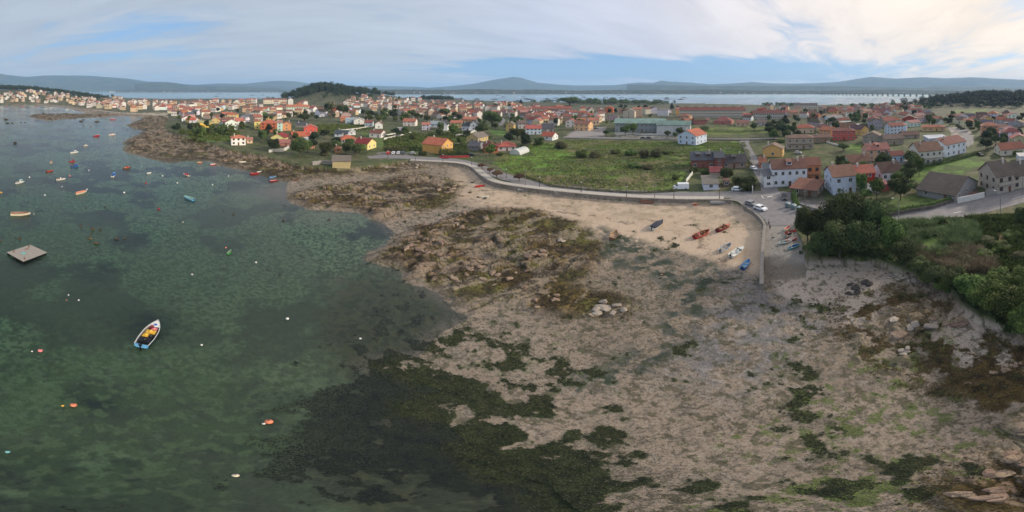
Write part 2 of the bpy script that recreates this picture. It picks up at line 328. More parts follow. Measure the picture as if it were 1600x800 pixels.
def paint():
    U, V, X, Y, Z = GU, GV, GX, GY, GZ
    n1 = fbm(X/30, Y/30, 4, 101); n2 = fbm(X/6, Y/6, 5, 103); n3 = fbm(X/1.4, Y/1.4, 4, 107); n4 = fbm(X/6, Y/6, 6, 109, 0.64); n5 = fbm(X/2.2, Y/2.2, 5, 113, 0.62); n6 = fbm(X/.5, Y/.5, 2, 117)
    def C(r, g, b): return np.array([r, g, b])
    def mixc(c, k, col):
        k = np.clip(k, 0, 1)[..., None]; return c*(1-k)+np.asarray(col)*k
    def B(cx, cy, rx, ry, w=1): return w*np.exp(-((U-cx)/rx)**2-((V-cy)/ry)**2)
    wu = (n2-.5)*40; wv = (fbm(X/7, Y/7, 4, 131)-.5)*26
    # --- bare foreshore
    sand = C(.228,.182,.134); drys = C(.455,.355,.262)
    c = np.broadcast_to(sand, X.shape+(3,)).copy()
    c = mixc(c, sst(n2, .42, .62)*.35, C(.19,.152,.115)); c = mixc(c, sst(n3, .52, .66)*.45, C(.11,.094,.074)); c = mixc(c, sst(fbm(X/18+5, Y/18, 3, 197), .42, .6)*.5, C(.29,.235,.18)); c = mixc(c, sst(n1, .5, .68)*.45, C(.27,.215,.165))
    c = mixc(c, sst(n6, .60, .8)*.4, C(.32,.275,.23)); c = mixc(c, sst(n6, .34, .16)*.6, C(.06,.055,.05)); c = mixc(c, sst(n5, .58, .66)*.35, C(.095,.090,.070)); c = mixc(c, sst(fbm(X/.28, Y/.28, 2, 199), .58, .74)*.6, C(.055,.050,.040))
    # bluish grey cobble field in the middle right
    g = np.clip(B(1180,500,110,70)+B(1130,570,120,50)*.8+B(1280,500,60,40)*.5+B(1100,430,70,35)*.5, 0, 1)
    c = mixc(c, g*sst(n5, .34, .62)*.75, C(.145,.145,.155)); c = mixc(c, g*sst(n6, .62, .75)*.4, C(.3,.29,.28))
    # dry beach along the wall
    top = np.interp(U, [560,640,760,860,960,1060,1130,1200], [285,300,322,345,372,395,418,430])
    b = sst(top+wv*.6-V, -6, 10)*np.where((U > 430) & (U < 1198), 1, 0); b = b*sst(U+wu, 690, 745)
    c = mixc(c, b, drys); c = mixc(c, b*sst(n2, .5, .66)*.35, C(.33,.25,.17))
    b2 = np.where((U > 700) & (V < 360) & (U < 1200), 1, 0)*sst(-GSL, 18, 8)*b
    c = mixc(c, b2*sst(n5, .44, .62)*.65, C(.26,.215,.15)); c = mixc(c, b2*sst(n3, .6, .72)*.6*sst(n4, .45, .6), C(.10,.11,.05))
    ln = np.abs(-GSL-15-(n4-.5)*9); c = mixc(c, b*sst(ln, .9, .2)*.7*sst(n3, .38, .55), C(.085,.055,.04))
    ln = np.abs(-GSL-21-(n4-.5)*7); c = mixc(c, b*sst(ln, .6, .1)*.4*sst(n3, .42, .6), C(.12,.08,.06))
    # pale sand on the right, in front of the trees
    p = np.clip(B(1290,440,60,26)+B(1350,425,70,18)+B(1330,480,60,40)*.7+B(1510,520,60,45)+B(1560,560,40,26)+B(1260,450,40,18), 0, 1)
    c = mixc(c, sst(p, .25, .6)*.8, C(.40,.335,.28))
    c = mixc(c, b*sst(np.abs(np.sin((-GSL+n4*14)*.9)), .75, 1)*.18, C(.5,.4,.29))
    # tidal drain: dark wet channel curving down from the beach
    ch = np.full(X.shape, 1e9)
    for poly, w in (([(935,375),(1000,400),(1050,430),(1075,470),(1060,510),(1020,560),(960,590),(900,600)], 25),([(1100,430),(1080,470),(1050,530)],30),([(860,355),(920,375),(960,400)],16)):
        ch = np.minimum(ch, segdist(U+wu*.7, V+wv*.7, poly)/w)
    k = sst(ch, 1.3, .3); c = mixc(c, k*.85*sst(n5*.7+n3*.3, .40, .54), C(.072,.082,.074)); c = mixc(c, k*sst(n5, .47, .60), C(.032,.045,.030))
    # --- weed on the flats: green to black mats
    W = (B(640,700,190,110,.95)+B(850,745,120,36,.95)+B(560,640,110,60,.9)+B(690,588,70,16,.8)+B(640,520,90,60,.85)+B(1080,760,70,20,.75)+B(760,680,70,20,.5)+B(920,770,70,24,.8)+B(1160,778,50,14,.6)
        +B(900,690,150,60,.22)+B(1000,610,200,60,.18)+B(780,600,90,50,.25)+B(1050,690,70,25,.3)+B(880,480,120,25,.35)+B(1370,600,160,70,.30)+B(1280,740,200,60,.22)+B(1250,470,60,50,.15)+B(690,640,60,40,.3)+B(1400,770,160,25,.35)+B(1050,520,60,60,.25))
    f = n4*.40+n5*.38+n3*.22; W = W+B(900,770,110,26,.5)+B(1080,765,80,16,.4)+B(1370,560,120,60,.42)+B(1450,500,90,50,.3)+B(1290,700,90,40,.2)
    W = (W*(.75+.35*sst(n1*.5+n2*.5, .38, .55))+.03+B(700,600,60,14,.4)+B(760,770,150,30,.35)+B(600,740,120,40,.3))*(1-b)+B(890,785,150,30,.9)+B(480,760,200,60,.3); th = .650-.222*np.clip(W, 0, 1.1)
    weed = sst(f, th-.008, th+.022)*np.where(GSL < 0, 1, 0)
    wc = np.broadcast_to(C(.030,.040,.018), X.shape+(3,)).copy(); wc = mixc(wc, sst(n3, .45, .68), C(.050,.066,.020)); wc = mixc(wc, sst(n6, .5, .8)*.5, C(.015,.02,.014)); wc = mixc(wc, sst(n1, .5, .6)*.6, C(.040,.036,.020))
    wc = mixc(wc, sst(n5, .5, .62)*.6, C(.075,.070,.030))*.95; sp_ = sst(fbm(X/.9, Y/.9, 4, 191, .65), .60-.05*np.clip(B(1350,600,220,160)+B(950,560,220,140), 0, 1), .64)*np.where(GSL < 0, 1, 0)*(1-b); c = mixc(c, sp_*.7, C(.055,.055,.028)); c = c*(1-weed[..., None])+wc*weed[..., None]
    fr = sst(f, th-.05, th-.005)*(1-weed)*np.where(GSL < 0, 1, 0); c = mixc(c, fr*.5*sst(n3, .4, .6), C(.11,.12,.07))
    # bright sea lettuce specks on the right
    G = np.clip(B(1400,560,190,110)*.9+B(1300,740,280,70)*.9+B(1260,470,50,50)*.5+B(1540,520,90,40)*.9+B(870,420,120,60)*.45+B(540,310,110,24)*.5+B(1130,470,60,40)*.3+B(860,560,150,60)*.3, 0, 1)
    gg = fbm(X/1.0, Y/1.0, 4, 141, .6)*.6+n2*.4; lime = sst(gg, .640-.125*G, .68-.12*G)*np.where(GSL < -1, 1, 0)*sst(G, .12, .4)*sst(n5, .42, .52); c = mixc(c, lime*.75, C(.095,.125,.036))
    # brown wrack on the reefs
    BR = np.clip(GROCK*1.0+GLOW*.9, 0, 1)*np.where(GSL < 0, 1, 0)
    br = sst(n5*.6+n4*.4, .475, .53)
    c = mixc(c, GLOW*(1-GROCK)*br*.95, C(.055,.038,.016)); c = mixc(c, GLOW*(1-GROCK)*br*sst(n3, .5, .7)*.8, C(.105,.062,.018))
    gr = B(1575,595,62,50)*1.0+B(1430,540,60,30)*.25; gk = sst(gr+(n5-.5)*1.3+(n4-.5)*.8, .50, .62); c = mixc(c, gk*.9, C(.085,.055,.017)); c = mixc(c, gk*sst(n3, .47, .58), C(.030,.022,.010)); c = mixc(c, gk*sst(n6, .6, .75)*.7, C(.15,.10,.03))
    # granite
    rk = np.broadcast_to(C(.235,.158,.108), X.shape+(3,)).copy()
    rk = mixc(rk, GCID, C(.32,.225,.160)); rk = mixc(rk, sst(n5, .58, .66)*.8, C(.05,.04,.03)); rk = mixc(rk, sst(n3, .5, .7)*.6, C(.12,.095,.075)); rk = mixc(rk, sst(n2, .5, .7)*.6, C(.20,.18,.165))
    wr = np.broadcast_to(C(.036,.026,.012), X.shape+(3,)).copy(); wr = mixc(wr, sst(n3, .44, .58), C(.135,.098,.032)); wr = mixc(wr, sst(n2, .50, .60)*.8, C(.115,.110,.028)); wr = mixc(wr, sst(n5, .53, .60)*.7, C(.018,.016,.010)); wr = mixc(wr, sst(n6, .6, .8)*.6, C(.02,.015,.01))
    isrock = GBLK*sst(n5, .36, .50)
    coastal = B(430,255,230,30)
    wk = np.clip(B(860,385,85,48)+B(800,340,70,14)+B(900,440,50,22)+B(760,375,40,12)*.6+B(960,300,1,1), 0, 1)*sst(n4, .34, .52); isr = np.clip(isrock*(.85+.3*coastal)*(1-.8*wk), 0, 1)
    mixr = wr*(1-isr[..., None])+rk*isr[..., None]
    st = fbm((X*.878+Y*.479)/8+n2, (-X*.479+Y*.878)/3.6+n2, 6, 181, .66); gap = sst(st, .56, .60)*(1-.5*isr)*(1-.35*wk)
    mixr = mixc(mixr, gap*.85, C(.235,.19,.14)); mixr = mixc(mixr, sst(st, .44, .38)*.6, C(.03,.024,.012))
    cr = sst(GBLK, .03, .2)*(1-sst(GBLK, .35, .75)); mixr = mixc(mixr, cr*.8, C(.022,.017,.011)); mixr = mixc(mixr, sst(Z, .35, .0)*.75, C(.035,.028,.014))
    far = sst(V, 300, 250)*sst(U, 700, 560); nn = fbm(X/4.5, Y/4.5, 5, 171, .65); mixr = mixc(mixr, far*sst(nn, .46, .54)*.8, C(.052,.040,.022)); mixr = mixc(mixr, far*sst(nn, .56, .63)*.7, C(.26,.20,.145)); mixr = mixc(mixr, sst(Z, .9, .25)*far*.8, C(.030,.026,.015))
    k = GROCK*np.where(GSL < 0, 1, 0); c = c*(1-k[..., None])+mixr*k[..., None]
    # --- seabed under the water
    under = sst(GSW, 1.5, -4)*(1-sst(Z, -.05, .05))
    sb = np.broadcast_to(C(.115,.178,.080), X.shape+(3,)).copy()
    sb = mixc(sb, sst(n3, .36, .70)*.62, C(.050,.085,.038)); sb = mixc(sb, sst(n6, .48, .66)*.75, C(.24,.33,.17)); sb = mixc(sb, sst(n6, .40, .25)*.7, C(.03,.045,.02)); sb = mixc(sb, sst(fbm(X/16, Y/16, 5, 151, .6), .50, .60)*.85, C(.022,.030,.022))
    sb = mixc(sb, sst(fbm(X/40, Y/40, 4, 153, .5), .50, .62)*.5, C(.15,.17,.10))
    sb = mixc(sb, np.clip(B(235,505,55,26)+B(140,630,55,22)+B(420,650,16,10)+B(450,620,60,8)*.5+B(390,700,80,10)*.7, 0, 1)*.85, C(.016,.026,.022))
    sb = mixc(sb, np.clip(B(535,480,14,50)*.8+B(570,540,30,12)*.4, 0, 1)*sst(n5, .4, .6), C(.26,.20,.14))
    bl = np.clip(B(600,500,110,90)*.8+B(620,700,150,90)*.9+B(830,790,180,40), 0, 1); kb = sst(bl, .15, .6)*.85; sb = mixc(sb, kb*.9, C(.045,.050,.022)); sb = mixc(sb, kb*sst(n3, .44, .58)*.8, C(.115,.115,.048)); sb = mixc(sb, kb*sst(n6, .58, .75)*.6, C(.13,.13,.06)); sb = mixc(sb, kb*sst(n5, .56, .64)*.5, C(.11,.10,.055)); sb = mixc(sb, kb*sst(n4, .56, .64)*.5, C(.10,.125,.055))
    sb = mixc(sb, weed*sst(Z, -1.5, -.1)*.85, C(.040,.043,.020)); sb = mixc(sb, weed*sst(n3, .48, .62)*.5, C(.085,.085,.038))
    gb = np.clip(B(230,690,330,130)+B(120,600,200,80)*.5, 0, 1)*(1-kb); sb = mixc(sb, gb*.45*sst(n5, .3, .6), C(.12,.185,.07)); sb = mixc(sb, gb*sst(fbm(X/.8, Y/.8, 3, 211), .52, .68)*.5, C(.20,.27,.12))
    # pale sandy shallows by the reef
    sb = mixc(sb, np.clip(B(430,300,40,16)+B(500,340,60,12)*.5, 0, 1)*.8, C(.26,.225,.165))
    # the red weed specks
    sb = mixc(sb, sst(n5, .7, .78)*.5*B(560,380,80,60), C(.12,.05,.04))
    c = c*(1-under[..., None])+sb*under[..., None]
    # --- land
    land = sst(GSL, -.1, .2)
    lc = np.broadcast_to(C(.075,.090,.035), X.shape+(3,)).copy()
    lc = mixc(lc, sst(n4, .46, .60)*.8, C(.115,.105,.055)); lc = mixc(lc, sst(n2, .48, .62)*.7, C(.060,.085,.024)); lc = mixc(lc, sst(n5, .55, .7)*.5, C(.16,.14,.10))
    urban = np.clip(sst(GD, 330, 420), 0, 1); lc = mixc(lc, urban*.45, C(.12,.11,.085))
    m = inside(U+(n5-.5)*6, V+(n3-.5)*3, FIELD); fl = np.broadcast_to(C(.105,.160,.030), X.shape+(3,)).copy()
    w1 = fbm(X/20+3, Y/9, 5, 161, .55); fl = mixc(fl, sst(w1, .47, .56)*.85, C(.125,.105,.050)); fl = mixc(fl, sst(n5, .5, .62)*.5, C(.050,.070,.020)); fl = mixc(fl, sst(fbm(X/11, Y/11, 4, 163), .56, .64)*.7, C(.17,.125,.075)); fl = mixc(fl, sst(B(840,240,50,18)+B(860,262,50,12)+B(1120,232,50,20), .25, .6)*.8, C(.105,.215,.024))
    fl = mixc(fl, sst(B(1000,283,40,14), .3, .6)*.6, C(.17,.13,.08)); fl = mixc(fl, sst(fbm(X/26, Y/12, 5, 167, .6), .52, .62)*.7, C(.055,.060,.028))
    lc[m] = fl[m]
    for poly, col in (([(1090,200),(1205,197),(1215,208),(1085,212)], (.115,.150,.035)), ([(1330,225),(1370,225),(1350,240),(1320,237)], (.10,.17,.03)), ([(560,205),(660,215),(740,205),(770,215),(720,228),(640,240),(600,238)], (.095,.135,.032)),
                      ([(790,255),(800,240),(835,262),(800,272),(765,252)], (.10,.19,.025)), ([(470,195),(570,193),(580,203),(520,212),(480,205)], (.11,.115,.05)), ([(1490,172),(1540,170),(1545,176),(1480,178)], (.13,.17,.05)), ([(765,203),(792,203),(790,212),(768,210)], (.09,.17,.03)),
                      ([(1390,262),(1520,240),(1540,255),(1500,275),(1440,285),(1390,275)], (.085,.150,.026)), ([(1370,315),(1450,300),(1470,322),(1390,332)], (.08,.12,.03)), ([(1560,232),(1600,215),(1600,232),(1555,246)], (.09,.15,.03)), ([(1395,352),(1470,345),(1600,335),(1600,420),(1500,410),(1400,395)], (.115,.175,.045)), ([(290,205),(375,205),(370,222),(300,220)], (.085,.135,.03))):
        k = inside(U+(n5-.5)*5, V+(n3-.5)*3, poly); cc = np.array(col)*(0.75+.5*n5[..., None]); lc[k] = cc[k]
    k = sst(B(1545,372,34,14)+(n5-.5)*.6, .4, .6); lc = mixc(lc, k*.8, C(.14,.085,.05))
    for poly, col in (([(905,199),(948,198),(945,214),(878,216),(890,208)], (.20,.185,.17)), ([(1483,199),(1510,198),(1522,212),(1520,226),(1490,222)], (.30,.27,.24)), ([(965,206),(1065,209),(1065,216),(960,214)], (.24,.23,.21)), ([(1282,300),(1300,330),(1255,325),(1240,310)], (.13,.12,.11)),
                      ([(195,176),(262,176),(262,184),(200,179)], (.30,.26,.20)), ([(1500,285),(1530,300),(1525,320),(1490,318)], (.24,.14,.11)), ([(590,238),(640,238),(650,248),(585,248)], (.17,.16,.15))):
        k = inside(U+(n5-.5)*2, V+(n3-.5), poly); cc = np.array(col)*(0.85+.3*n5[..., None]); lc[k] = cc[k]
    hs = sst(Z, 12, 22); lc = mixc(lc, hs*.6, C(.06,.07,.035))
    lc = mixc(lc, sst(fbm(X/8, Y/8, 5, 177, .65), .52, .60)*.6*(1-sst(B(1500,350,80,30),.2,.5)), C(.030,.042,.016)); lc = lc*(.7+.6*n3[..., None])
    c = c*(1-land[..., None])+lc*land[..., None]
    # ramp concrete with its weed-dark foot
    rc = np.broadcast_to(C(.27,.25,.225), X.shape+(3,)).copy(); rc = mixc(rc, sst(n3, .45, .7)*.4, C(.19,.175,.155)); rc = mixc(rc, sst(V+(n2-.5)*24, 398, 416)*.8, C(.15,.125,.095)); rc = mixc(rc, sst(V+(n5-.5)*60, 428, 446)*.8, C(.20,.165,.135)); rc = mixc(rc, sst(np.abs(((V-350) % 26)-13), 12, 12.9)*.5, C(.14,.13,.12))
    kr = sst(V+(n5-.5)*40+(n2-.5)*20, 440, 424); c0 = c.copy(); rc = c0*(1-kr[..., None])+rc*kr[..., None]; c[GIR] = rc[GIR]
    wet = np.clip(sst(Z, .9, .1)*.6+k*0, 0, 1)*np.where(GSL < 0, 1, 0)
    weedm = weed; return c, wet, weed*(1-GROCK)*sst(Z, -.5, -.02), np.clip(GROCK*(1-isr)*(1-gap)*(.25+.75*sst(n4,.42,.56))+gk+GLOW*br*(1-GROCK), 0, 1)*np.where(GSL < 0, 1, 0)*np.where(Z > 0, 1, 0), lime
GC, GWET, GWEED, GBROWN, GLIME = paint()
def ground_material():
    M = bpy.data.materials.new('ground'); M.use_nodes = True; nt = M.node_tree; N = nt.nodes; L = nt.links; b = N['Principled BSDF']
    a = N.new('ShaderNodeAttribute'); a.attribute_name = 'Col'; tc = N.new('ShaderNodeTexCoord')
    n = N.new('ShaderNodeTexNoise'); n.inputs['Scale'].default_value = 4.5; n.inputs['Detail'].default_value = 8; n.inputs['Roughness'].default_value = .72; L.new(tc.outputs['Object'], n.inputs['Vector'])
    mr = N.new('ShaderNodeMapRange'); mr.inputs[1].default_value = .3; mr.inputs[2].default_value = .7; mr.inputs[3].default_value = .68; mr.inputs[4].default_value = 1.34; L.new(n.outputs[0], mr.inputs[0])
    v = N.new('ShaderNodeVectorMath'); v.operation = 'SCALE'; L.new(a.outputs['Color'], v.inputs[0]); L.new(mr.outputs[0], v.inputs['Scale']); L.new(v.outputs[0], b.inputs['Base Color'])
    w = N.new('ShaderNodeAttribute'); w.attribute_name = 'wet'; r = N.new('ShaderNodeMapRange'); r.inputs[3].default_value = .92; r.inputs[4].default_value = .55; L.new(w.outputs['Fac'], r.inputs[0]); L.new(r.outputs[0], b.inputs['Roughness'])
    b.inputs['Specular IOR Level'].default_value = .25
    bp = N.new('ShaderNodeBump'); bp.inputs['Strength'].default_value = .7; bp.inputs['Distance'].default_value = .12; L.new(n.outputs[0], bp.inputs['Height']); L.new(bp.outputs[0], b.inputs['Normal'])
    return M
me = grid_mesh('terrain', GX, GY, GZ, attrs={'Col': GC, 'wet': GWET}, smooth=True); me.materials.append(ground_material())
tag(link('terrain', me), kind='structure')
# --- the sea: one sheet at z = 0 out to the horizon, its own depth stored for the tint of the water
def sea():
    far = np.array([26000., 15000., 9000., 6000., 4500., 3500., 2800., 2300.]); d = np.concatenate([far, DD])
    A, D = np.meshgrid(AZ, d); X = D*np.sin(A); Y = D*np.cos(A)
    dep = np.concatenate([np.full((len(far), len(AZ)), 6.0), np.where(GD > 1350, 6, -GZ)], 0)
    low = np.minimum.reduce([dep[:-1, :-1], dep[1:, :-1], dep[1:, 1:], dep[:-1, 1:]]); hi = np.maximum.reduce([dep[:-1, :-1], dep[1:, :-1], dep[1:, 1:], dep[:-1, 1:]])
    keep = hi > -.25
    sw = np.concatenate([np.full((len(far), len(AZ)), -900.0), GSW], 0); keep &= (sw[:-1, :-1] < 9)
    me = grid_mesh('sea', X, Y, np.zeros_like(X), keep, {'depth': np.clip(dep, 0, 8)})
    M = bpy.data.materials.new('sea_water'); M.use_nodes = True; nt = M.node_tree; N = nt.nodes; L = nt.links; N.clear()
    out = N.new('ShaderNodeOutputMaterial'); at_ = N.new('ShaderNodeAttribute'); at_.attribute_name = 'depth'; geo = N.new('ShaderNodeNewGeometry')
    def mth(op, x, y=None):
        n = N.new('ShaderNodeMath'); n.operation = op
        for i, v in enumerate((x, y)):
            if v is None: continue
            if isinstance(v, (int, float)): n.inputs[i].default_value = v
            else: L.new(v, n.inputs[i])
        return n.outputs[0]
    cb = N.new('ShaderNodeCombineXYZ')
    for i, k in enumerate((.20, .075, .125)): L.new(mth('EXPONENT', mth('MULTIPLY', at_.outputs['Fac'], -k)), cb.inputs[i])
    tr = N.new('ShaderNodeBsdfTransparent'); L.new(cb.outputs[0], tr.inputs[0])
    df = N.new('ShaderNodeBsdfDiffuse'); df.inputs[0].default_value = (.034, .052, .052, 1)
    mx = N.new('ShaderNodeMixShader'); L.new(mth('SUBTRACT', 1, mth('EXPONENT', mth('MULTIPLY', at_.outputs['Fac'], -.055))), mx.inputs[0]); L.new(tr.outputs[0], mx.inputs[1]); L.new(df.outputs[0], mx.inputs[2])
    def nz(sc, det, sx=1, sy=1):
        mp = N.new('ShaderNodeMapping'); mp.inputs['Scale'].default_value = (sx, sy, 1); mp.inputs['Rotation'].default_value = (0, 0, .5); L.new(geo.outputs['Position'], mp.inputs[0])
        n = N.new('ShaderNodeTexNoise'); n.inputs['Scale'].default_value = sc; n.inputs['Detail'].default_value = det; n.inputs['Roughness'].default_value = .6; L.new(mp.outputs[0], n.inputs['Vector']); return n.outputs[0]
    bp = N.new('ShaderNodeBump'); bp.inputs['Strength'].default_value = .7; bp.inputs['Distance'].default_value = .22; L.new(nz(.8, 7, 1, 1.8), bp.inputs['Height'])
    gl = N.new('ShaderNodeBsdfGlossy'); gl.inputs[0].default_value = (1, 1, 1, 1)
    big = nz(.012, 4, 1, 3); rr = N.new('ShaderNodeMapRange'); rr.inputs[1].default_value = .4; rr.inputs[2].default_value = .6; rr.inputs[3].default_value = .10; rr.inputs[4].default_value = .22; L.new(big, rr.inputs[0]); L.new(rr.outputs[0], gl.inputs['Roughness']); L.new(bp.outputs[0], gl.inputs['Normal'])
    fr = N.new('ShaderNodeFresnel'); fr.inputs[0].default_value = 1.33; L.new(bp.outputs[0], fr.inputs['Normal'])
    m2 = N.new('ShaderNodeMixShader'); L.new(mth('MULTIPLY', fr.outputs[0], .9), m2.inputs[0]); L.new(mx.outputs[0], m2.inputs[1]); L.new(gl.outputs[0], m2.inputs[2]); L.new(m2.outputs[0], out.inputs[0])
    me.materials.append(M); tag(link('sea', me), kind='structure')
sea()
# --- far hills and shores
def hill_material(name, a, b, sc):
    M = bpy.data.materials.new(name); M.use_nodes = True; nt = M.node_tree; N = nt.nodes; L = nt.links; bs = N['Principled BSDF']; bs.inputs['Roughness'].default_value = .95; bs.inputs['Specular IOR Level'].default_value = .1
    tc = N.new('ShaderNodeTexCoord'); n = N.new('ShaderNodeTexNoise'); n.inputs['Scale'].default_value = sc; n.inputs['Detail'].default_value = 9; n.inputs['Roughness'].default_value = .7; L.new(tc.outputs['Object'], n.inputs['Vector'])
    r = N.new('ShaderNodeValToRGB'); r.color_ramp.elements[0].position = .38; r.color_ramp.elements[1].position = .66; r.color_ramp.elements[0].color = (*a, 1); r.color_ramp.elements[1].color = (*b, 1); L.new(n.outputs[0], r.inputs[0]); L.new(r.outputs[0], bs.inputs['Base Color']); return M
HM = hill_material('wooded_hills', (.025,.04,.02), (.085,.095,.05), .004); SM = hill_material('wooded_shore', (.02,.034,.016), (.10,.10,.07), .02)
def ridge(name, pts, d0, dc, d1, M, rough=.12, seed=0, nr=26, step=.25, bump=0):
    az = np.arange(pts[0][0], pts[-1][0], step/S*1.0); a = np.radians((az-800)*S); yt = np.interp(az, [p[0] for p in pts], [p[1] for p in pts]); ztop = np.maximum(H+dc*np.tan(np.radians((HY-yt)*S)), 3)
    t = np.linspace(0, 1, nr); d = np.where(t < .62, d0+(dc-d0)*(t/.62), dc+(d1-dc)*((t-.62)/.38)); prof = np.where(t < .62, sst(t/.62, -.15, 1.0), 1-sst((t-.62)/.38, 0, 1))
    A, D = np.meshgrid(a, d); X = D*np.sin(A); Y = D*np.cos(A); sc = (d1-d0)/5
    nz = fbm(X/sc+seed, Y/sc, 6, 200+seed, .55); Z = prof[:, None]*ztop[None, :]*(1+rough*(nz-.5)*2*np.where(prof[:, None] > .9, .35, 1.4))
    if bump: Z = Z+prof[:, None]*bump*(fbm(X/40, Y/40, 4, 230+seed, .7)-.3)
    Z[0] = -3; Z[-1] = -3
    me = grid_mesh(name, X, Y, Z, smooth=True); me.materials.append(M); tag(link(name, me), kind='structure')
ridge('far_hills', [(-100,120),(0,116),(40,120),(70,118),(120,118),(150,119),(200,123),(230,127.5),(260,128),(290,132),(330,133),(400,134),(480,137),(560,139)], 6500, 8200, 9800, HM, seed=1)
ridge('far_hills', [(210,131),(250,129),(262,129),(290,132),(300,135),(340,135),(400,137),(440,138.5)], 5600, 6300, 7000, HM, seed=2)
ridge('far_hills', [(310,132),(340,130.5),(380,131),(410,128),(440,126),(460,127),(480,130),(500,130),(530,132),(560,134),(590,134),(620,135),(650,135.5),(690,139)], 8500, 9600, 11000, HM, seed=3)
ridge('far_hills', [(640,139),(700,135),(740,131),(765,126),(785,122.5),(802,119.5),(815,121.5),(840,129),(870,132),(900,133.5),(960,133),(985,130),(1000,129),(1020,129.5),(1034,125.5),(1045,127.5),(1080,129),(1110,132),(1150,130),(1175,128),(1200,130),(1240,131),(1270,130),(1310,128),(1340,123),(1362,120),(1380,121.5),(1400,122.5),(1440,121),(1470,122),(1520,121),(1560,123),(1600,125),(1700,126)], 7200, 8600, 10500, HM, seed=4)
ridge('far_hills', [(980,132),(1060,133.5),(1140,134),(1220,134.5),(1300,134),(1380,136),(1440,137),(1480,134),(1510,136),(1540,135),(1580,137),(1700,137)], 4700, 5300, 6200, HM, seed=5)
ridge('far_shore', [(560,141),(640,140.5),(700,141),(760,140),(800,141),(840,140.5),(900,142),(960,141),(1010,141.5),(1060,141),(1120,140.5),(1180,142),(1240,142.5),(1290,142),(1340,141.5),(1380,140.5),(1430,141.5),(1480,142.2),(1540,142.5),(1700,142)], 2900, 3150, 3700, SM, seed=6, rough=.25, nr=20, step=.06, bump=14)
ridge('far_shore', [(180,141.5),(240,140.5),(300,140),(360,140.5),(420,141),(480,141.5),(560,142)], 4700, 5100, 5600, SM, seed=7, rough=.25, nr=18, step=.06, bump=12)
def islet(px, py, w, h):
    pass
# --- haze: one even box of air round everything
hb = MB(); hb.box(-27000, 27000, -700, 27000, -6.0, 440.0)
hz = bpy.data.materials.new('haze_air'); hz.use_nodes = True; hz.node_tree.nodes.clear()
_o = hz.node_tree.nodes.new('ShaderNodeOutputMaterial'); _v = hz.node_tree.nodes.new('ShaderNodeVolumePrincipled'); _v.inputs['Density'].default_value = .0001; _v.inputs['Color'].default_value = (.46, .68, 1.0, 1); _v.inputs['Anisotropy'].default_value = .1
hz.node_tree.links.new(_v.outputs[0], _o.inputs['Volume'])
HAZE = hb.build('haze', hz); tag(HAZE, kind='stuff')
# ---------------------------------------------------------------- roads, promenade, walls
def smooth_line(pts, n=6, it=0):
    out = []; P = [pts[0]]+list(pts)+[pts[-1]]
    for i in range(1, len(P)-2):
        for k in range(n):
            t = k/n; p0, p1, p2, p3 = P[i-1], P[i], P[i+1], P[i+2]
            out.append(tuple(.5*((2*p1[j])+(-p0[j]+p2[j])*t+(2*p0[j]-5*p1[j]+4*p2[j]-p3[j])*t*t+(-p0[j]+3*p1[j]-3*p2[j]+p3[j])*t**3) for j in range(len(p1))))
    out.append(tuple(pts[-1])); return out
def normals(p):
    r = []
    for i in range(len(p)):
        a = p[max(i-1, 0)]; b = p[min(i+1, len(p)-1)]; dx, dy = b[0]-a[0], b[1]-a[1]; l = math.hypot(dx, dy) or 1; r.append((-dy/l, dx/l))
    return r
def strip(name, line, o0, o1, lift, M, nx=5, zf=None, thick=0):
    """a sheet between offsets o0 and o1 of a ground line"""
    nn = normals(line); X = []; Y = []; Z = []
    for p, n in zip(line, nn):
        xs = [p[0]+n[0]*(o0+(o1-o0)*k/nx) for k in range(nx+1)]; ys = [p[1]+n[1]*(o0+(o1-o0)*k/nx) for k in range(nx+1)]
        X.append(xs); Y.append(ys); Z.append([(zf if zf is not None else gz(x, y))+lift for x, y in zip(xs, ys)])
    me = grid_mesh(name, np.array(X), np.array(Y), np.array(Z), smooth=False); me.materials.append(M)
    o = link(name, me); return tag(o, kind='structure')
ASPH = mat('asphalt', (.205,.195,.195), .9, .6, .18, bump=.2, stain=((.14,.135,.13), .1, .6)); PAVE = mat('promenade_paving', (.42,.385,.335), .85, 1.2, .14); WHITE = mat('road_paint', (.62,.61,.58), .7, 3, .25)
KERB = mat('kerb_stone', (.36,.345,.32), .85, 2, .15); STONE = mat('granite_masonry', (.225,.200,.170), .9, 1.6, .45, bump=.5, stain=((.06,.07,.035), .35, .6))
LINES = {}
for k, (pts, w) in ROADS.items():
    line = smooth_line([tuple(at(*p))[:2] for p in pts], 7); LINES[k] = (line, w)
    lift = {'coast_road': .060, 'side_street': .052, 'hill_road': .056}.get(k, .06)
    strip('road', line, -w/2, w/2, lift, ASPH, 6)
# paved junction where the roads meet above the ramp
def patch(name, poly_px, lift, M, step=1.2):
    P = [tuple(at(*p))[:2] for p in poly_px]; xs = [p[0] for p in P]; ys = [p[1] for p in P]
    gx = np.arange(min(xs), max(xs)+step, step); gy = np.arange(min(ys), max(ys)+step, step); X, Y = np.meshgrid(gx, gy)
    Z = np.vectorize(gz)(X, Y)+lift; cx = (X[:-1, :-1]+X[1:, 1:])/2; cy = (Y[:-1, :-1]+Y[1:, 1:])/2
    me = grid_mesh(name, X, Y, Z, inside(cx, cy, P)[::1], smooth=False); me.materials.append(M); return tag(link(name, me), kind='structure')
patch('road_junction', [(1140,298),(1205,298),(1240,301),(1238,312),(1262,325),(1268,338),(1242,350),(1240,352.5),(1199,352.5),(1195,344),(1178,331),(1150,313),(1140,311)], .068, ASPH, .6)
patch('car_park', [(907,199),(945,198.5),(944,212),(884,214.5),(893,208)], .07, mat('grey_yard', (.26,.24,.23), .9, .5, .15))
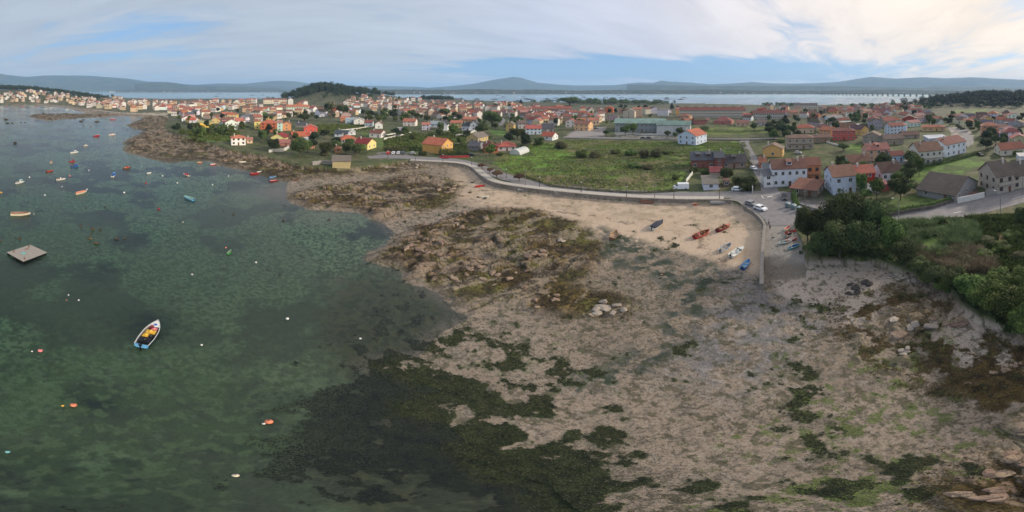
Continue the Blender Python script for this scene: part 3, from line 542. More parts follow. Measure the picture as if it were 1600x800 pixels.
WL = smooth_line([tuple(unproj(p[0], p[1], LZ)) for p in WALL], 6)
sgn = 1
n0 = normals(WL)[len(WL)//2]; m0 = WL[len(WL)//2]
if (m0[0]+n0[0]*4)**2+(m0[1]+n0[1]*4)**2 < m0[0]**2+m0[1]**2: sgn = -1
ie = next(i for i, p in enumerate(WL) if p[0] > unproj(1141, 312, LZ)[0]-.5)
prom = strip('promenade', WL[:ie], sgn*.3, sgn*3.0, 0.13, PAVE, 3, zf=LZ)
def wall_mesh(name, line, off, w, z0, z1, M, M2=None):
    nn = normals(line); mb = MB(); prev = None
    for (p, n) in zip(line, nn):
        a = (p[0]+n[0]*off, p[1]+n[1]*off); b = (p[0]+n[0]*(off+w), p[1]+n[1]*(off+w)); za = z0(p) if callable(z0) else z0; zb = z1(p) if callable(z1) else z1
        cur = [(a[0], a[1], za), (b[0], b[1], za), (b[0], b[1], zb), (a[0], a[1], zb)]
        if prev:
            mb.add(prev+cur, [(0,1,5,4),(1,2,6,5),(3,0,4,7)], 0); mb.add(prev+cur, [(2,3,7,6)], 1 if M2 else 0)
        else: mb.add(cur, [(0,1,2,3)])
        prev = cur
    mb.add(prev, [(3,2,1,0)])
    return mb.build(name, [M, M2] if M2 else M)
CAP = mat('wall_cap', (.25,.228,.20), .85, 1.5, .2)
o = wall_mesh('sea_wall', WL, sgn*-.35, sgn*.6, .4, LZ+.18, STONE, CAP); tag(o, 'long grey granite sea wall holding the promenade above the beach', 'sea wall')
o = strip('kerb', WL[:ie], sgn*3.0, sgn*3.22, .14, KERB, 1, zf=LZ)
rw = smooth_line([tuple(unproj(*p)) for p in ((1195,351,3.9),(1193,375,3.2),(1191,405,2.4),(1190,432,1.6),(1190,452,1.1))], 4)
o = wall_mesh('ramp_wall', rw, -.35, .7, -.2, lambda p: 4.0-2.6*min(max((unproj(1195,351,3.6)[1]-p[1])/34, 0), 1), STONE, CAP); tag(o, 'stone side wall stepping down along the boat ramp to the sand', 'ramp wall')
# road paint at the junction and along the hill road
def mark(px0, py0, px1, py1, w=.14):
    a = at(px0, py0); b = at(px1, py1); n = 10; line = [(a[0]+(b[0]-a[0])*k/n, a[1]+(b[1]-a[1])*k/n) for k in range(n+1)]; return strip('road_marking', line, -w/2, w/2, .085, WHITE, 1)
mark(1193, 305.5, 1220, 302, .22); mark(1190, 305.5, 1193, 310.5, .22); mark(1199, 308, 1207, 306.5, .7)
mark(1205, 300.5, 1219, 301, .15); mark(1580, 311.5, 1600, 305.5, .2); mark(1490, 333, 1502, 331, .35)
ll, ww = LINES['coast_road']
for a, b in ((1196,290),): pass
def line_wall(name, pts, h, w, M, label, cat='garden wall', group=None, base=-.6):
    P = [at(*p) for p in pts]; L2 = []
    for a, b in zip(P[:-1], P[1:]):
        n = max(1, int((b-a).length/4)); L2 += [a.lerp(b, k/n) for k in range(n)]
    L2.append(P[-1]); line = [(p[0], p[1]) for p in L2]
    o = wall_mesh(name, line, -w/2, w, lambda p: gz(p[0], p[1])+base, lambda p: gz(p[0], p[1])+h, M); return tag(o, label, cat, group)
WHW = mat('white_render_wall', (.62,.61,.57), .85, 1, .12); GRW = mat('grey_block_wall', (.27,.255,.235), .9, 1.2, .25); DSW = mat('dark_stone_wall', (.11,.10,.085), .95, .8, .4)
for a in (('garden_wall', [(1385,339),(1420,332),(1455,326.5),(1492,315)], 1.1, .4, DSW, 'ivy-dark retaining wall on the upper side of the hill road'),
          ('garden_wall', [(1496,318),(1520,313),(1538,308.5)], 2.0, .3, WHW, 'pale block wall with dark gate in front of the grey barn'),
          ('garden_wall', [(1540,307),(1570,301),(1582,296)], 2.4, .3, GRW, 'tall grey concrete wall in front of the twin stone house'),
          ('garden_wall', [(1400,256.5),(1440,251.5),(1480,242),(1509,229)], .9, .3, GRW, 'low wall below the curving upper street'),
          ('garden_wall', [(1160,226),(1163,236),(1170,252),(1178,262)], .7, .3, DSW, 'dark low stone wall on the left edge of the side street'),
          ('garden_wall', [(1176,302),(1175,290),(1174,283)], 2.2, .3, WHW, 'white yard wall at the corner of the side street'),
          ('garden_wall', [(600,218),(625,213),(642,208)], 1.2, .4, WHW, 'upper of two white walls slanting up the green plot'),
          ('garden_wall', [(598,212.5),(615,210),(622,208)], 1.0, .4, WHW, 'short white wall above the longer slanting one'),
          ('garden_wall', [(532,205),(560,202),(582,198)], 1.3, .4, WHW, 'long pale wall left of the small white red-roofed house'),
          ('garden_wall', [(706,227),(730,223),(750,220)], .8, .4, GRW, 'grey plot wall running to the yellow stone house'),
          ('garden_wall', [(712,213),(730,211),(745,205)], 1.6, .4, WHW, 'white curved driveway wall below the white gabled house'),
          ('garden_wall', [(1060,218.5),(1110,219),(1160,219.5),(1215,218.5)], .7, .3, DSW, 'long dark wall behind the meadow beside the school road'),
          ('garden_wall', [(880,216),(940,217.5),(1000,218),(1058,219)], .6, .3, GRW, 'low grey wall along the top edge of the big field'),
          ('garden_wall', [(960,209),(1000,211),(1028,211)], 1.0, .3, WHW, 'pale playground wall in front of the teal-roofed hall'),
          ('garden_wall', [(1288,213),(1310,211),(1340,216)], 1.4, .3, GRW, 'weathered grey wall under the red stone house'),
          ('garden_wall', [(1268,216),(1285,221),(1316,230)], 1.0, .4, WHW, 'white parapet wall slanting beside the grey stone house'),
          ('garden_wall', [(1540,213),(1575,203),(1600,198)], .9, .3, mat('brown_wall', (.14,.08,.06), .9, 1, .2), 'reddish brown wall climbing behind the brick tower house'),
          ('garden_wall', [(1072,285),(1082,272)], 1.2, .3, WHW, 'short pale wall beside the garden of the slate-roofed house'),
          ('garden_wall', [(1250,322),(1272,329),(1282,331)], 1.0, .3, GRW, 'grey curved wall behind the blue bins'),
          ('garden_wall', [(1242,325),(1242,312),(1246,303)], 1.0, .25, WHW, 'pale yard wall beside the brown-roofed garage'),
          ('garden_wall', [(420,238),(442,237),(452,232)], 1.8, .5, WHW, 'white shoreline wall under the pink-roofed cottage'),
          ('garden_wall', [(488,258),(505,256),(520,257)], 1.8, .8, GRW, 'ruined grey stone wall beside the shore hut'),
          ('harbour_quay', [(150,172.3),(185,176.5),(215,178.2),(257,179.6)], .8, 3, mat('quay_stone', (.34,.32,.28), .9, .3, .2), 'long pale stone quay below the harbour houses'),
          ('harbour_quay', [(58,163),(85,164.5),(112,167)], .8, 3, mat('quay_dark', (.20,.19,.17), .9, .3, .2), 'dark short quay on the far side of the bay')):
    line_wall(*a)
o = line_wall('red_fence', [(687,246.3),(705,246.6),(720,246.3),(733,245.8)], 1.1, .15, mat('red_fence', (.32,.035,.045), .6), 'low crimson fence between the hedge and the coast road', 'fence')
# ---------------------------------------------------------------- buildings
def wallmat(c, k=''): return mat('wall_%d_%d_%d' % c, srgb(c), .88, .5, .12, stain=(tuple(x*.6 for x in srgb(c)), .22, .35))
def roofmat(c):
    g = sum(c)/3; c = tuple(int((g+(v-g)*.62)*.95) for v in c); return mat('roof_%d_%d_%d' % c, srgb(c), .85, .35, .22, stripes=('X', .8, .18), stain=((.075,.062,.045), .16, .55))
GLASS = mat('window_glass', (.030,.040,.050), .12, spec=.6); FRW = mat('window_frame', (.66,.66,.64), .6); FRB = mat('brown_frame', (.14,.07,.04), .6); CONC = mat('concrete', (.30,.28,.255), .9, 1, .15); SHUT = mat('garage_green', (.03,.09,.06), .5); CHM = mat('chimney_render', (.50,.46,.41), .9, 1.5, .15)
HOUSES = []     # (x, y, radius)
def window(root, x, z, w, h, side, dp, hw, L, fm=None, mull=True):
    """side 0 front (-y), 1 left (-x), 2 right (+x)"""
    mb = MB(); t = .09; y0, y1 = -.07, .02
    for a in ((-w/2-t, w/2+t, -t, 0), (-w/2-t, w/2+t, h, h+t), (-w/2-t, -w/2, 0, h), (w/2, w/2+t, 0, h))+(((-.035, .035, 0, h),) if mull else ()): mb.box(a[0], a[1], y0, y1, a[2], a[3], 0)
    gl = MB(); gl.box(-w/2, w/2, -.03, .015, 0, h, 0)
    if L < 2: n = len(mb.v); mb.v += gl.v; mb.f += [tuple(i+n for i in q) for q in gl.f]; mb.m += [1]*len(gl.f)
    o = mb.build('window', [fm or FRW, GLASS] if L < 2 else (fm or FRW), root)
    if side == 0: o.location = (x, -dp/2, z)
    elif side == 1: o.location = (-hw, x, z); o.rotation_euler = (0, 0, -math.pi/2)
    else: o.location = (hw, x, z); o.rotation_euler = (0, 0, math.pi/2)
    if L >= 2: gl.build('pane', GLASS, o)
    return o
def house(px, py, wpx, hpx, dp=None, rise=2.4, rot=0, roof='g', wall=(205,200,190), rc=(170,95,65), L=None, label='', group=None, cat='house', name='house', nw=None, ns=None, chim=1, door=True, fm=None, over=.45, dormer=0, balc=False, w=None, h=None, pos=None, parapet=None, sidewin=True):
    p = at(px, py) if pos is None else Vector(pos); m = mpp(p); dist = math.hypot(p[0], p[1])
    w = w or wpx*m/max(abs(math.cos(R(rot))), .55); h = h or max(2.4, hpx*m/math.cos(math.atan2(H-p[2], dist))*1.02); dp = dp or w*.8
    if L is None: L = 2 if dist < 190 else (1 if dist < 420 else 0)
    az = math.atan2(p[0], p[1]); rz = -az+R(rot)
    fx, fy = math.sin(az), math.cos(az)          # away from the camera
    c = p+Vector((fx, fy, 0))*dp*.5*abs(math.cos(R(rot))); c.z = gz(c[0], c[1]) if pos is None else p[2]
    c.z = min(c.z, p[2]+.6)
    root = empty(name, c, rz, label, cat, group); HOUSES.append((c[0], c[1], max(w, dp)*.6)); hw = w/2
    base = -1.6 if dist < 900 else -4
    W = wallmat(wall) if isinstance(wall, tuple) else wall; mb = MB(); mb.box(-hw, hw, -dp/2, dp/2, base, h)
    RM = roofmat(rc) if isinstance(rc, tuple) else rc; rb = MB(); o = over; t = .16; e = .02
    if roof == 'g':
        for s in (-1, 1): mb.add([(s*hw, -dp/2, h), (s*hw, dp/2, h), (s*hw, 0, h+rise), (s*(hw-.2), -dp/2, h), (s*(hw-.2), dp/2, h), (s*(hw-.2), 0, h+rise)], [(0,1,2),(5,4,3),(0,2,5,3),(1,4,5,2)] if s > 0 else [(2,1,0),(3,4,5),(3,5,2,0),(2,5,4,1)])
        k = rise/(dp/2)
        rb.slab([(-hw-o, -dp/2-o, h-o*k+t), (hw+o, -dp/2-o, h-o*k+t), (hw+o, 0, h+rise+t), (-hw-o, 0, h+rise+t)], t); rb.slab([(hw+o, dp/2+o, h-o*k+t), (-hw-o, dp/2+o, h-o*k+t), (-hw-o, 0, h+rise+t), (hw+o, 0, h+rise+t)], t)
    elif roof == 'x':
        mb.add([(-hw, -dp/2, h), (hw, -dp/2, h), (0, -dp/2, h+rise), (-hw, -dp/2+.2, h), (hw, -dp/2+.2, h), (0, -dp/2+.2, h+rise)], [(0,1,2),(5,4,3),(0,2,5,3),(1,4,5,2)])
        mb.add([(-hw, dp/2, h), (hw, dp/2, h), (0, dp/2, h+rise)], [(2,1,0)])
        k = rise/hw
        rb.slab([(-hw-o, dp/2+o, h-o*k+t), (-hw-o, -dp/2-o, h-o*k+t), (0, -dp/2-o, h+rise+t), (0, dp/2+o, h+rise+t)], t); rb.slab([(hw+o, -dp/2-o, h-o*k+t), (hw+o, dp/2+o, h-o*k+t), (0, dp/2+o, h+rise+t), (0, -dp/2-o, h+rise+t)], t)
    elif roof == 'h':
        q = min(hw, dp/2)*.95; a = max(hw-q, .1); k = o*.5
        A = [(-hw-o, -dp/2-o, h), (hw+o, -dp/2-o, h), (hw+o, dp/2+o, h), (-hw-o, dp/2+o, h)]; T = [(-a, 0, h+rise), (a, 0, h+rise)]
        V_ = A+T+[(x, y, z-.18) for x, y, z in A]; rb.add(V_, [(0,1,5,4),(1,2,5),(2,3,4,5),(3,0,4),(0,6,7,1),(1,7,8,2),(2,8,9,3),(3,9,6,0),(9,8,7,6)])
    elif roof == 's':
        rb.slab([(-hw-o, -dp/2-o, h+.1), (hw+o, -dp/2-o, h+.1), (hw+o, dp/2+o, h+rise+.1), (-hw-o, dp/2+o, h+rise+.1)], .14)
        mb.add([(-hw, dp/2, h), (hw, dp/2, h), (hw, dp/2, h+rise), (-hw, dp/2, h+rise), (-hw, -dp/2, h), (hw, -dp/2, h)], [(1,0,3,2),(0,4,3),(5,1,2)])
    elif roof == 'f':
        rb.box(-hw-.1, hw+.1, -dp/2-.1, dp/2+.1, h+.002, h+.22)
    wo = mb.build('wall', W, root); ro = rb.build('roof', RM, root)
    if chim and dist < 700:
        cb = MB(); x = hw*.55*random.choice((-1, 1)); y = random.choice((-1, 1))*dp*.12; cb.box(x-.3, x+.3, y-.3, y+.3, h+rise*.4, h+rise+.9); cb.box(x-.4, x+.4, y-.4, y+.4, h+rise+.9, h+rise+1.02); cb.build('chimney', CHM, ro)
    fl = max(1, int(round(h/2.9)))
    if L >= 1:
        n = nw if nw is not None else max(1, min(6, int(w/3.2)))
        for f in range(fl):
            z = 1.0+f*(h/fl); hh = min(1.3, h/fl-1.3)
            if hh < .5: hh = .6; z = h/fl*f+.8
            for i in range(n):
                x = -hw+(i+.5)*w/n
                if f == 0 and door and i == n//2 and n > 1:
                    d = MB(); d.box(-.5, .5, -.06, .02, 0, 2.1); dd = d.build('door', fm or FRB, root); dd.location = (x, -dp/2, 0)
                    if L >= 2: k_ = MB(); k_.box(.34, .42, -.1, -.06, .98, 1.06); k_.build('handle', FRW, dd)
                    continue
                window(root, x, z, 1.15 if n < 5 else 1.0, hh, 0, dp, hw, L, fm)
            if sidewin and L >= 1:
                s = 1 if rot < -4 else (2 if rot > 4 else None)
                s = {1: 2, 2: 1}.get(s) if s else None
                if s:
                    for i in range(max(1, min(3, int(dp/4)))): window(root, -dp/2+(i+.5)*dp/max(1, min(3, int(dp/4))), z, .9, hh, s, dp, hw, L, fm)
        if balc and fl > 1:
            b = MB(); b.box(-hw*.9, hw*.9, -dp/2-1.0, -dp/2-.004, h/fl-.14, h/fl); bo = b.build('balcony', CONC, root); r_ = MB(); r_.box(-hw*.9, hw*.9, -dp/2-1.0, -dp/2-.93, h/fl+.003, h/fl+.9); r_.build('railing', W, bo)
    for k in range(dormer):
        x = (k-(dormer-1)/2)*w*.42; y = -dp*.22; z0 = h+rise*.42; b = MB(); b.box(x-1.0, x+1.0, y-1.0, y+1.6, z0-.3, z0+1.15); do = b.build('dormer', W, ro); r_ = MB(); r_.slab([(x-1.25, y-1.35, z0+1.2), (x+1.25, y-1.35, z0+1.2), (x+1.25, y+2.2, z0+1.75), (x-1.25, y+2.2, z0+1.75)], .12); r_.build('dormer_roof', RM, ro)
        g = MB(); g.box(x-.7, x+.7, y-1.05, y-.99, z0+.15, z0+.9); g.build('dormer_window', GLASS, ro)
    if L >= 1 and roof in 'gx' and random.random() < .5 and dist < 260:
        pass
    return root
W_ = (222,222,222); CR = (214,202,180); OR = (206,100,62); BR = (128,84,62); DK = (92,72,60); RD = (172,62,48); GRY = (150,142,134); SL = (72,76,84); PK = (196,110,92); BLW = (198,208,222)
G1 = 'houses round the beach corner'
for a in (
 dict(px=1231, py=291, wpx=52, hpx=27, dp=9, rise=2.6, rot=10, wall=(216,220,228), rc=(140,84,64), nw=5, dormer=1, label='long white two-storey house with rusty brown roof and wide dormer'),
 dict(px=1198, py=293, wpx=14, hpx=18, dp=8, rise=.6, rot=10, roof='s', wall=W_, rc=(110,108,116), nw=1, chim=0, label='narrow white annex with green garage beside the long white house'),
 dict(px=1263, py=284, wpx=32, hpx=25, dp=9, rise=2.2, rot=8, wall=(186,126,92), rc=(150,84,60), nw=3, balc=True, fm=FRB, label='orange brick house with brown balcony right of the long white house'),
 dict(px=1312, py=303, wpx=34, hpx=27, dp=10, rise=2.8, rot=20, wall=(196,206,224), rc=(158,100,72), nw=2, label='tall pale blue house with rusty tiled roof and blank gable'),
 dict(px=1347, py=291, wpx=30, hpx=20, dp=9, rise=2.2, rot=14, wall=(160,48,38), rc=(200,92,66), nw=2, label='dark red house with orange roof and white outside stairs'),
 dict(px=1386, py=281, wpx=30, hpx=13, dp=9, rise=3.0, rot=26, wall=(226,228,234), rc=(106,70,56), nw=3, label='low white house with dark brown roof and steep gable'),
 dict(px=1339, py=263, wpx=34, hpx=10, dp=9, rise=2.6, rot=24, wall=(168,196,176), rc=(136,84,62), nw=3, label='pale green house with patchy brown roof'),
 dict(px=1368, py=251, wpx=34, hpx=17, dp=9, rise=2.6, rot=22, wall=(206,164,140), rc=(188,104,86), nw=3, dormer=1, label='salmon house with pink roof and white dormer'),
 dict(px=1399, py=253, wpx=20, hpx=10, dp=7, rise=1.6, rot=22, wall=(176,200,226), rc=(150,66,50), nw=2, label='small sky-blue house with dark red roof'),
 dict(px=1209, py=245, wpx=30, hpx=12, dp=8, rise=2.4, rot=-8, roof='x', wall=(218,176,112), rc=(140,112,90), nw=1, door=False, label='ochre house with plain gable above the side street'),
 dict(px=1249, py=233, wpx=42, hpx=17, dp=10, rise=1.6, rot=6, roof='h', wall=(168,156,142), rc=(140,100,80), nw=4, balc=True, label='broad grey stone house with terrace and faded roof'),
 dict(px=1318, py=219, wpx=34, hpx=14, dp=9, rise=1.8, rot=6, roof='h', wall=(196,96,84), rc=(150,80,68), nw=5, label='coral red stone house with row of arched openings'),
 dict(px=1257, py=208, wpx=30, hpx=8, dp=10, rise=2.6, rot=0, roof='h', wall=(214,190,160), rc=(205,96,62), nw=3, label='house with bright orange hipped roof behind the stone house'),
 dict(px=1283, py=223, wpx=26, hpx=8, dp=9, rise=1.4, rot=6, wall=(150,128,108), rc=(136,92,76), nw=2, label='low brown house left of the coral red one'),
 dict(px=1303, py=192, wpx=24, hpx=8, dp=9, rise=2.4, rot=24, wall=(206,214,228), rc=(170,164,152), nw=3, label='pale blue house with grey roof high behind the coral house'),
 dict(px=1319, py=198, wpx=22, hpx=7, dp=8, rise=.4, rot=8, roof='f', wall=(206,204,204), rc=(190,186,180), nw=2, chim=0, label='flat-roofed white block between the pale blue and coral houses'),
 dict(px=1346, py=200, wpx=14, hpx=5, dp=7, rise=.4, rot=0, roof='f', wall=(220,222,226), rc=(200,200,204), nw=1, chim=0, label='small white flat-roofed box above the grey gable'),
 dict(px=1364, py=224, wpx=30, hpx=10, dp=10, rise=3.0, rot=-6, roof='x', wall=(160,148,136), rc=(134,104,88), nw=3, label='grey gabled house with dark openings on the middle slope'),
 dict(px=1394, py=226, wpx=30, hpx=9, dp=9, rise=2.4, rot=18, wall=(158,146,130), rc=(140,110,92), nw=3, label='grey-brown house right of the grey gable'),
 dict(px=1421, py=216, wpx=26, hpx=4, dp=12, rise=2.2, rot=12, wall=(160,150,140), rc=(122,76,62), nw=2, label='long dark red roof just above the cream block'),
 dict(px=1446, py=257, wpx=36, hpx=21, dp=12, rise=3.4, rot=26, wall=(206,200,190), rc=(146,96,70), nw=4, balc=True, label='large cream three-storey house with brown roof on the curving street'),
 dict(px=1480, py=242, wpx=32, hpx=18, dp=13, rise=3.0, rot=50, wall=(222,228,236), rc=(150,70,58), nw=4, label='white house with red roof beside the pale sloping square'),
 dict(px=1462, py=222, wpx=30, hpx=6, dp=12, rise=.6, rot=20, roof='s', wall=(190,200,212), rc=(186,196,210), nw=1, chim=0, label='long pale blue shed roof behind the white house'),
 dict(px=1404, py=205, wpx=26, hpx=9, dp=9, rise=2.2, rot=-4, roof='x', wall=(200,214,234), rc=(178,96,80), nw=1, door=False, label='light blue gable with thin red roof edge'),
 dict(px=1421, py=194, wpx=22, hpx=9, dp=9, rise=2.6, rot=0, roof='x', wall=(148,64,52), rc=(156,124,100), nw=1, fm=FRB, label='brick red gabled house behind the light blue gable'),
 dict(px=1458, py=205, wpx=36, hpx=6, dp=10, rise=1.8, rot=6, roof='h', wall=(206,170,126), rc=(200,100,62), nw=4, label='long low bungalow with orange roof near the square'),
 dict(px=1556, py=301, wpx=26, hpx=26, dp=12, rise=4.2, rot=34, wall=(172,162,150), rc=(112,92,80), nw=2, fm=FRB, balc=True, label='tall grey stone house with steep brown roof and brown garage door'),
 dict(px=1583, py=294, wpx=28, hpx=20, dp=11, rise=4.0, rot=34, wall=(176,166,152), rc=(108,90,78), nw=2, fm=FRB, label='right half of the twin grey stone houses with lower walls'),
 dict(px=1482, py=311, wpx=58, hpx=10, dp=18, rise=4.2, rot=-28, wall=(148,146,146), rc=(112,96,84), nw=2, chim=0, label='wide grey barn with huge weathered brown roof and pale skylight'),
 dict(px=1577, py=242, wpx=36, hpx=9, dp=10, rise=3.0, rot=26, wall=(214,204,186), rc=(192,98,66), nw=3, label='cream house with orange roof above the twin stone houses'),
 dict(px=1546, py=214, wpx=26, hpx=17, dp=9, rise=2.4, rot=10, roof='h', wall=(196,142,112), rc=(214,122,84), nw=3, balc=True, label='orange brick tower house with hipped orange roof'),
 dict(px=1571, py=203, wpx=32, hpx=6, dp=11, rise=3.4, rot=16, wall=(150,156,146), rc=(120,124,134), nw=3, dormer=1, label='grey slate-roofed house right of the orange tower house'),
 dict(px=1597, py=257, wpx=14, hpx=12, dp=9, rise=1.5, rot=10, roof='f', wall=(196,198,204), rc=(190,190,190), nw=1, chim=0, label='white flat-roofed house cut off by the picture edge'),
 dict(px=1262, py=306, wpx=38, hpx=6, dp=8, rise=1.6, rot=-22, roof='s', wall=(120,108,98), rc=(152,88,64), nw=2, chim=0, label='low garage with rusty sloping roof over the walled yard'),
 dict(px=1376, py=299, wpx=18, hpx=7, dp=6, rise=.4, rot=16, roof='f', wall=(178,88,84), rc=(190,100,96), nw=1, chim=0, label='small pink flat shed below the white dark-roofed house'),
 dict(px=1098, py=263, wpx=37, hpx=13, dp=9, rise=3.0, rot=3, wall=(132,88,78), rc=(86,92,104), nw=3, dormer=2, label='brown brick house with slate roof and two white dormers'),
 dict(px=1123, py=264, wpx=14, hpx=17, dp=10, rise=2.0, rot=4, wall=(126,78,68), rc=(78,84,96), nw=1, door=False, label='narrow brick wing with slate roof and white chimney wall'),
 dict(px=1146, py=263, wpx=36, hpx=9, dp=10, rise=2.8, rot=4, wall=(150,130,118), rc=(74,70,76), nw=3, dormer=1, label='dark-roofed house behind the big garden tree'),
 dict(px=1109, py=297, wpx=22, hpx=5, dp=9, rise=.8, rot=6, roof='s', wall=(206,212,226), rc=(122,116,104), nw=1, chim=0, label='low white garage with grey sheet roof beside the coast road'),
 dict(px=1118, py=277, wpx=18, hpx=3, dp=7, rise=1.4, rot=6, wall=(180,160,150), rc=(156,56,60), nw=0, chim=0, label='small lean-to with crimson roof behind the white garage'),
 dict(px=1082, py=226, wpx=28, hpx=14, dp=15, rise=3.4, rot=-30, roof='x', wall=(202,214,232), rc=(214,98,60), nw=3, label='white house with orange roof alone at the field corner'),
 dict(px=1064, py=222, wpx=6, hpx=4, dp=4, rise=.8, rot=0, wall=(190,190,190), rc=(150,150,150), nw=1, chim=0, label='tiny grey hut left of the lone orange-roofed house'),
 dict(px=1134, py=292, wpx=9, hpx=4, dp=5, rise=.4, rot=6, roof='f', wall=(120,100,90), rc=(140,88,70), nw=1, chim=0, label='little brown shed in the hedge by the coast road'),
 dict(px=1191, py=262, wpx=10, hpx=8, dp=8, rise=1.8, rot=6, wall=(196,120,80), rc=(170,90,60), nw=1, label='orange-fronted cottage on the side street'),
 dict(px=1199, py=272, wpx=15, hpx=8, dp=9, rise=1.6, rot=8, wall=(206,212,222), rc=(84,96,108), nw=1, label='white cottage with slate roof on the side street'),
 # school and blocks
 dict(px=1054, py=211, wpx=52, hpx=15, dp=26, rise=2.2, rot=-4, wall=(196,198,196), rc=(96,142,132), L=1, nw=0, chim=0, over=.8, label='pale school block with teal sheet roof in front of the hall', cat='school', name='school_building'),
 dict(px=1001, py=206, wpx=78, hpx=13, dp=30, rise=2.6, rot=-2, wall=(150,156,158), rc=(110,156,146), L=1, nw=12, chim=0, over=1.2, label='long sports hall with wide teal roof and glazed front', cat='school', name='school_building'),
 # left village near the shore
 dict(px=421, py=206, wpx=25, hpx=13, dp=12, rise=2.6, rot=-8, roof='h', wall=(178,98,70), rc=(214,92,52), nw=3, fm=FRB, label='tall bare brick block with orange hipped roof'),
 dict(px=437, py=205, wpx=9, hpx=13, dp=9, rise=1.2, rot=0, roof='s', wall=(176,214,206), rc=(190,120,100), nw=1, label='narrow turquoise house squeezed beside the brick block'),
 dict(px=448, py=204, wpx=14, hpx=10, dp=9, rise=1.8, rot=0, roof='x', wall=(206,146,104), rc=(180,96,74), nw=1, label='tan gabled house right of the turquoise one'),
 dict(px=402, py=202, wpx=9, hpx=12, dp=8, rise=1.4, rot=0, roof='s', wall=(216,200,120), rc=(190,90,60), nw=1, label='yellow-green sliver of a house left of the brick block'),
 dict(px=485, py=207, wpx=21, hpx=7, dp=10, rise=2.6, rot=4, roof='x', wall=(204,92,80), rc=(216,120,104), nw=3, label='coral pink house with low gable and white trim'),
 dict(px=472, py=199, wpx=19, hpx=4, dp=9, rise=2.2, rot=-8, wall=(120,120,120), rc=(74,84,92), nw=2, label='slate-roofed house behind the coral pink one'),
 dict(px=438, py=222, wpx=22, hpx=7, dp=10, rise=2.6, rot=-20, roof='x', wall=(222,214,146), rc=(176,38,36), nw=1, label='pale yellow gable with crimson roof near the shore'),
 dict(px=465, py=218, wpx=20, hpx=4, dp=12, rise=2.6, rot=14, wall=(190,150,130), rc=(226,92,46), nw=2, label='broad bright orange roof behind the round shore tree'),
 dict(px=482, py=217, wpx=12, hpx=4, dp=9, rise=1.6, rot=0, wall=(200,190,180), rc=(220,76,44), nw=1, label='small vivid red-orange roof below the coral pink house'),
 dict(px=442, py=229, wpx=24, hpx=4, dp=9, rise=1.6, rot=-6, wall=(170,120,110), rc=(190,100,84), nw=2, label='pink-roofed cottage above the white shoreline wall'),
 dict(px=480, py=226, wpx=22, hpx=5, dp=10, rise=1.6, rot=-10, wall=(210,214,212), rc=(214,216,212), nw=1, chim=0, label='white-roofed shed between the two round shore trees'),
 dict(px=487, py=232, wpx=9, hpx=4, dp=6, rise=1.2, rot=0, wall=(206,150,120), rc=(214,88,48), nw=1, label='little orange-roofed hut right of the first round tree'),
 dict(px=535, py=214, wpx=20, hpx=5, dp=9, rise=2.2, rot=-14, wall=(190,200,214), rc=(60,78,92), nw=2, label='blue-white house with dark slate roof above the orange one'),
 dict(px=549, py=211, wpx=12, hpx=4, dp=8, rise=1.4, rot=4, roof='x', wall=(226,226,226), rc=(210,208,204), nw=1, label='white gable between slate and orange roofs'),
 dict(px=543, py=224, wpx=25, hpx=6, dp=10, rise=2.4, rot=10, roof='h', wall=(214,212,212), rc=(224,92,48), nw=3, label='low white house with hipped orange roof near the shore'),
 dict(px=571, py=233, wpx=20, hpx=9, dp=10, rise=2.6, rot=-34, wall=(222,206,140), rc=(164,34,36), nw=2, label='yellow-ended house with deep crimson roof by the shore'),
 dict(px=528, py=239, wpx=9, hpx=5, dp=5, rise=1.4, rot=0, roof='h', wall=(198,140,96), rc=(206,110,62), nw=1, label='tiny orange tower hut between the dark trees'),
 dict(px=534, py=263, wpx=27, hpx=10, dp=8, rise=1.8, rot=-3, wall=(176,162,120), rc=(124,110,98), nw=0, chim=0, label='old stone boat hut with mossy wall on the rocks'),
 dict(px=590, py=215, wpx=18, hpx=7, dp=9, rise=1.8, rot=-24, wall=(226,220,216), rc=(140,70,58), nw=2, label='small white house with brown-red roof at the wall end'),
 dict(px=561, py=195, wpx=16, hpx=7, dp=9, rise=2.2, rot=0, roof='x', wall=(222,220,212), rc=(190,186,180), nw=1, label='white gabled house above the vegetable plots'),
 dict(px=548, py=193, wpx=14, hpx=6, dp=9, rise=1.8, rot=-10, wall=(176,200,210), rc=(150,170,180), nw=2, label='powder blue house touching the white gable'),
 dict(px=539, py=191, wpx=11, hpx=6, dp=9, rise=2.2, rot=-14, wall=(206,150,110), rc=(214,112,66), nw=1, label='orange house left of the powder blue one'),
 dict(px=577, py=198, wpx=12, hpx=6, dp=9, rise=2.2, rot=-10, wall=(170,190,200), rc=(150,72,60), nw=2, label='grey-blue house with maroon roof on the pale road'),
 dict(px=592, py=201, wpx=12, hpx=7, dp=9, rise=2.4, rot=0, roof='x', wall=(228,228,222), rc=(160,84,68), nw=1, label='tall white gable right of the maroon roof'),
 dict(px=372, py=227, wpx=22, hpx=11, dp=9, rise=1.6, rot=4, roof='h', wall=(230,226,220), rc=(222,108,66), nw=3, fm=FRB, label='white two-storey house with orange roof alone on the rocky point'),
 dict(px=390, py=224, wpx=9, hpx=5, dp=8, rise=1.2, rot=0, wall=(210,180,150), rc=(200,120,90), nw=1, label='small annex with faded roof beside the white point house'),
 dict(px=303, py=197, wpx=9, hpx=9, dp=12, rise=2.4, rot=-16, wall=(214,216,224), rc=(220,82,50), nw=1, label='white house end with red-orange roof joined to the yellow house'),
 dict(px=320, py=199, wpx=23, hpx=7, dp=12, rise=1.4, rot=-8, wall=(232,196,92), rc=(176,170,100), nw=3, label='bright yellow house with olive roof above the green thicket'),
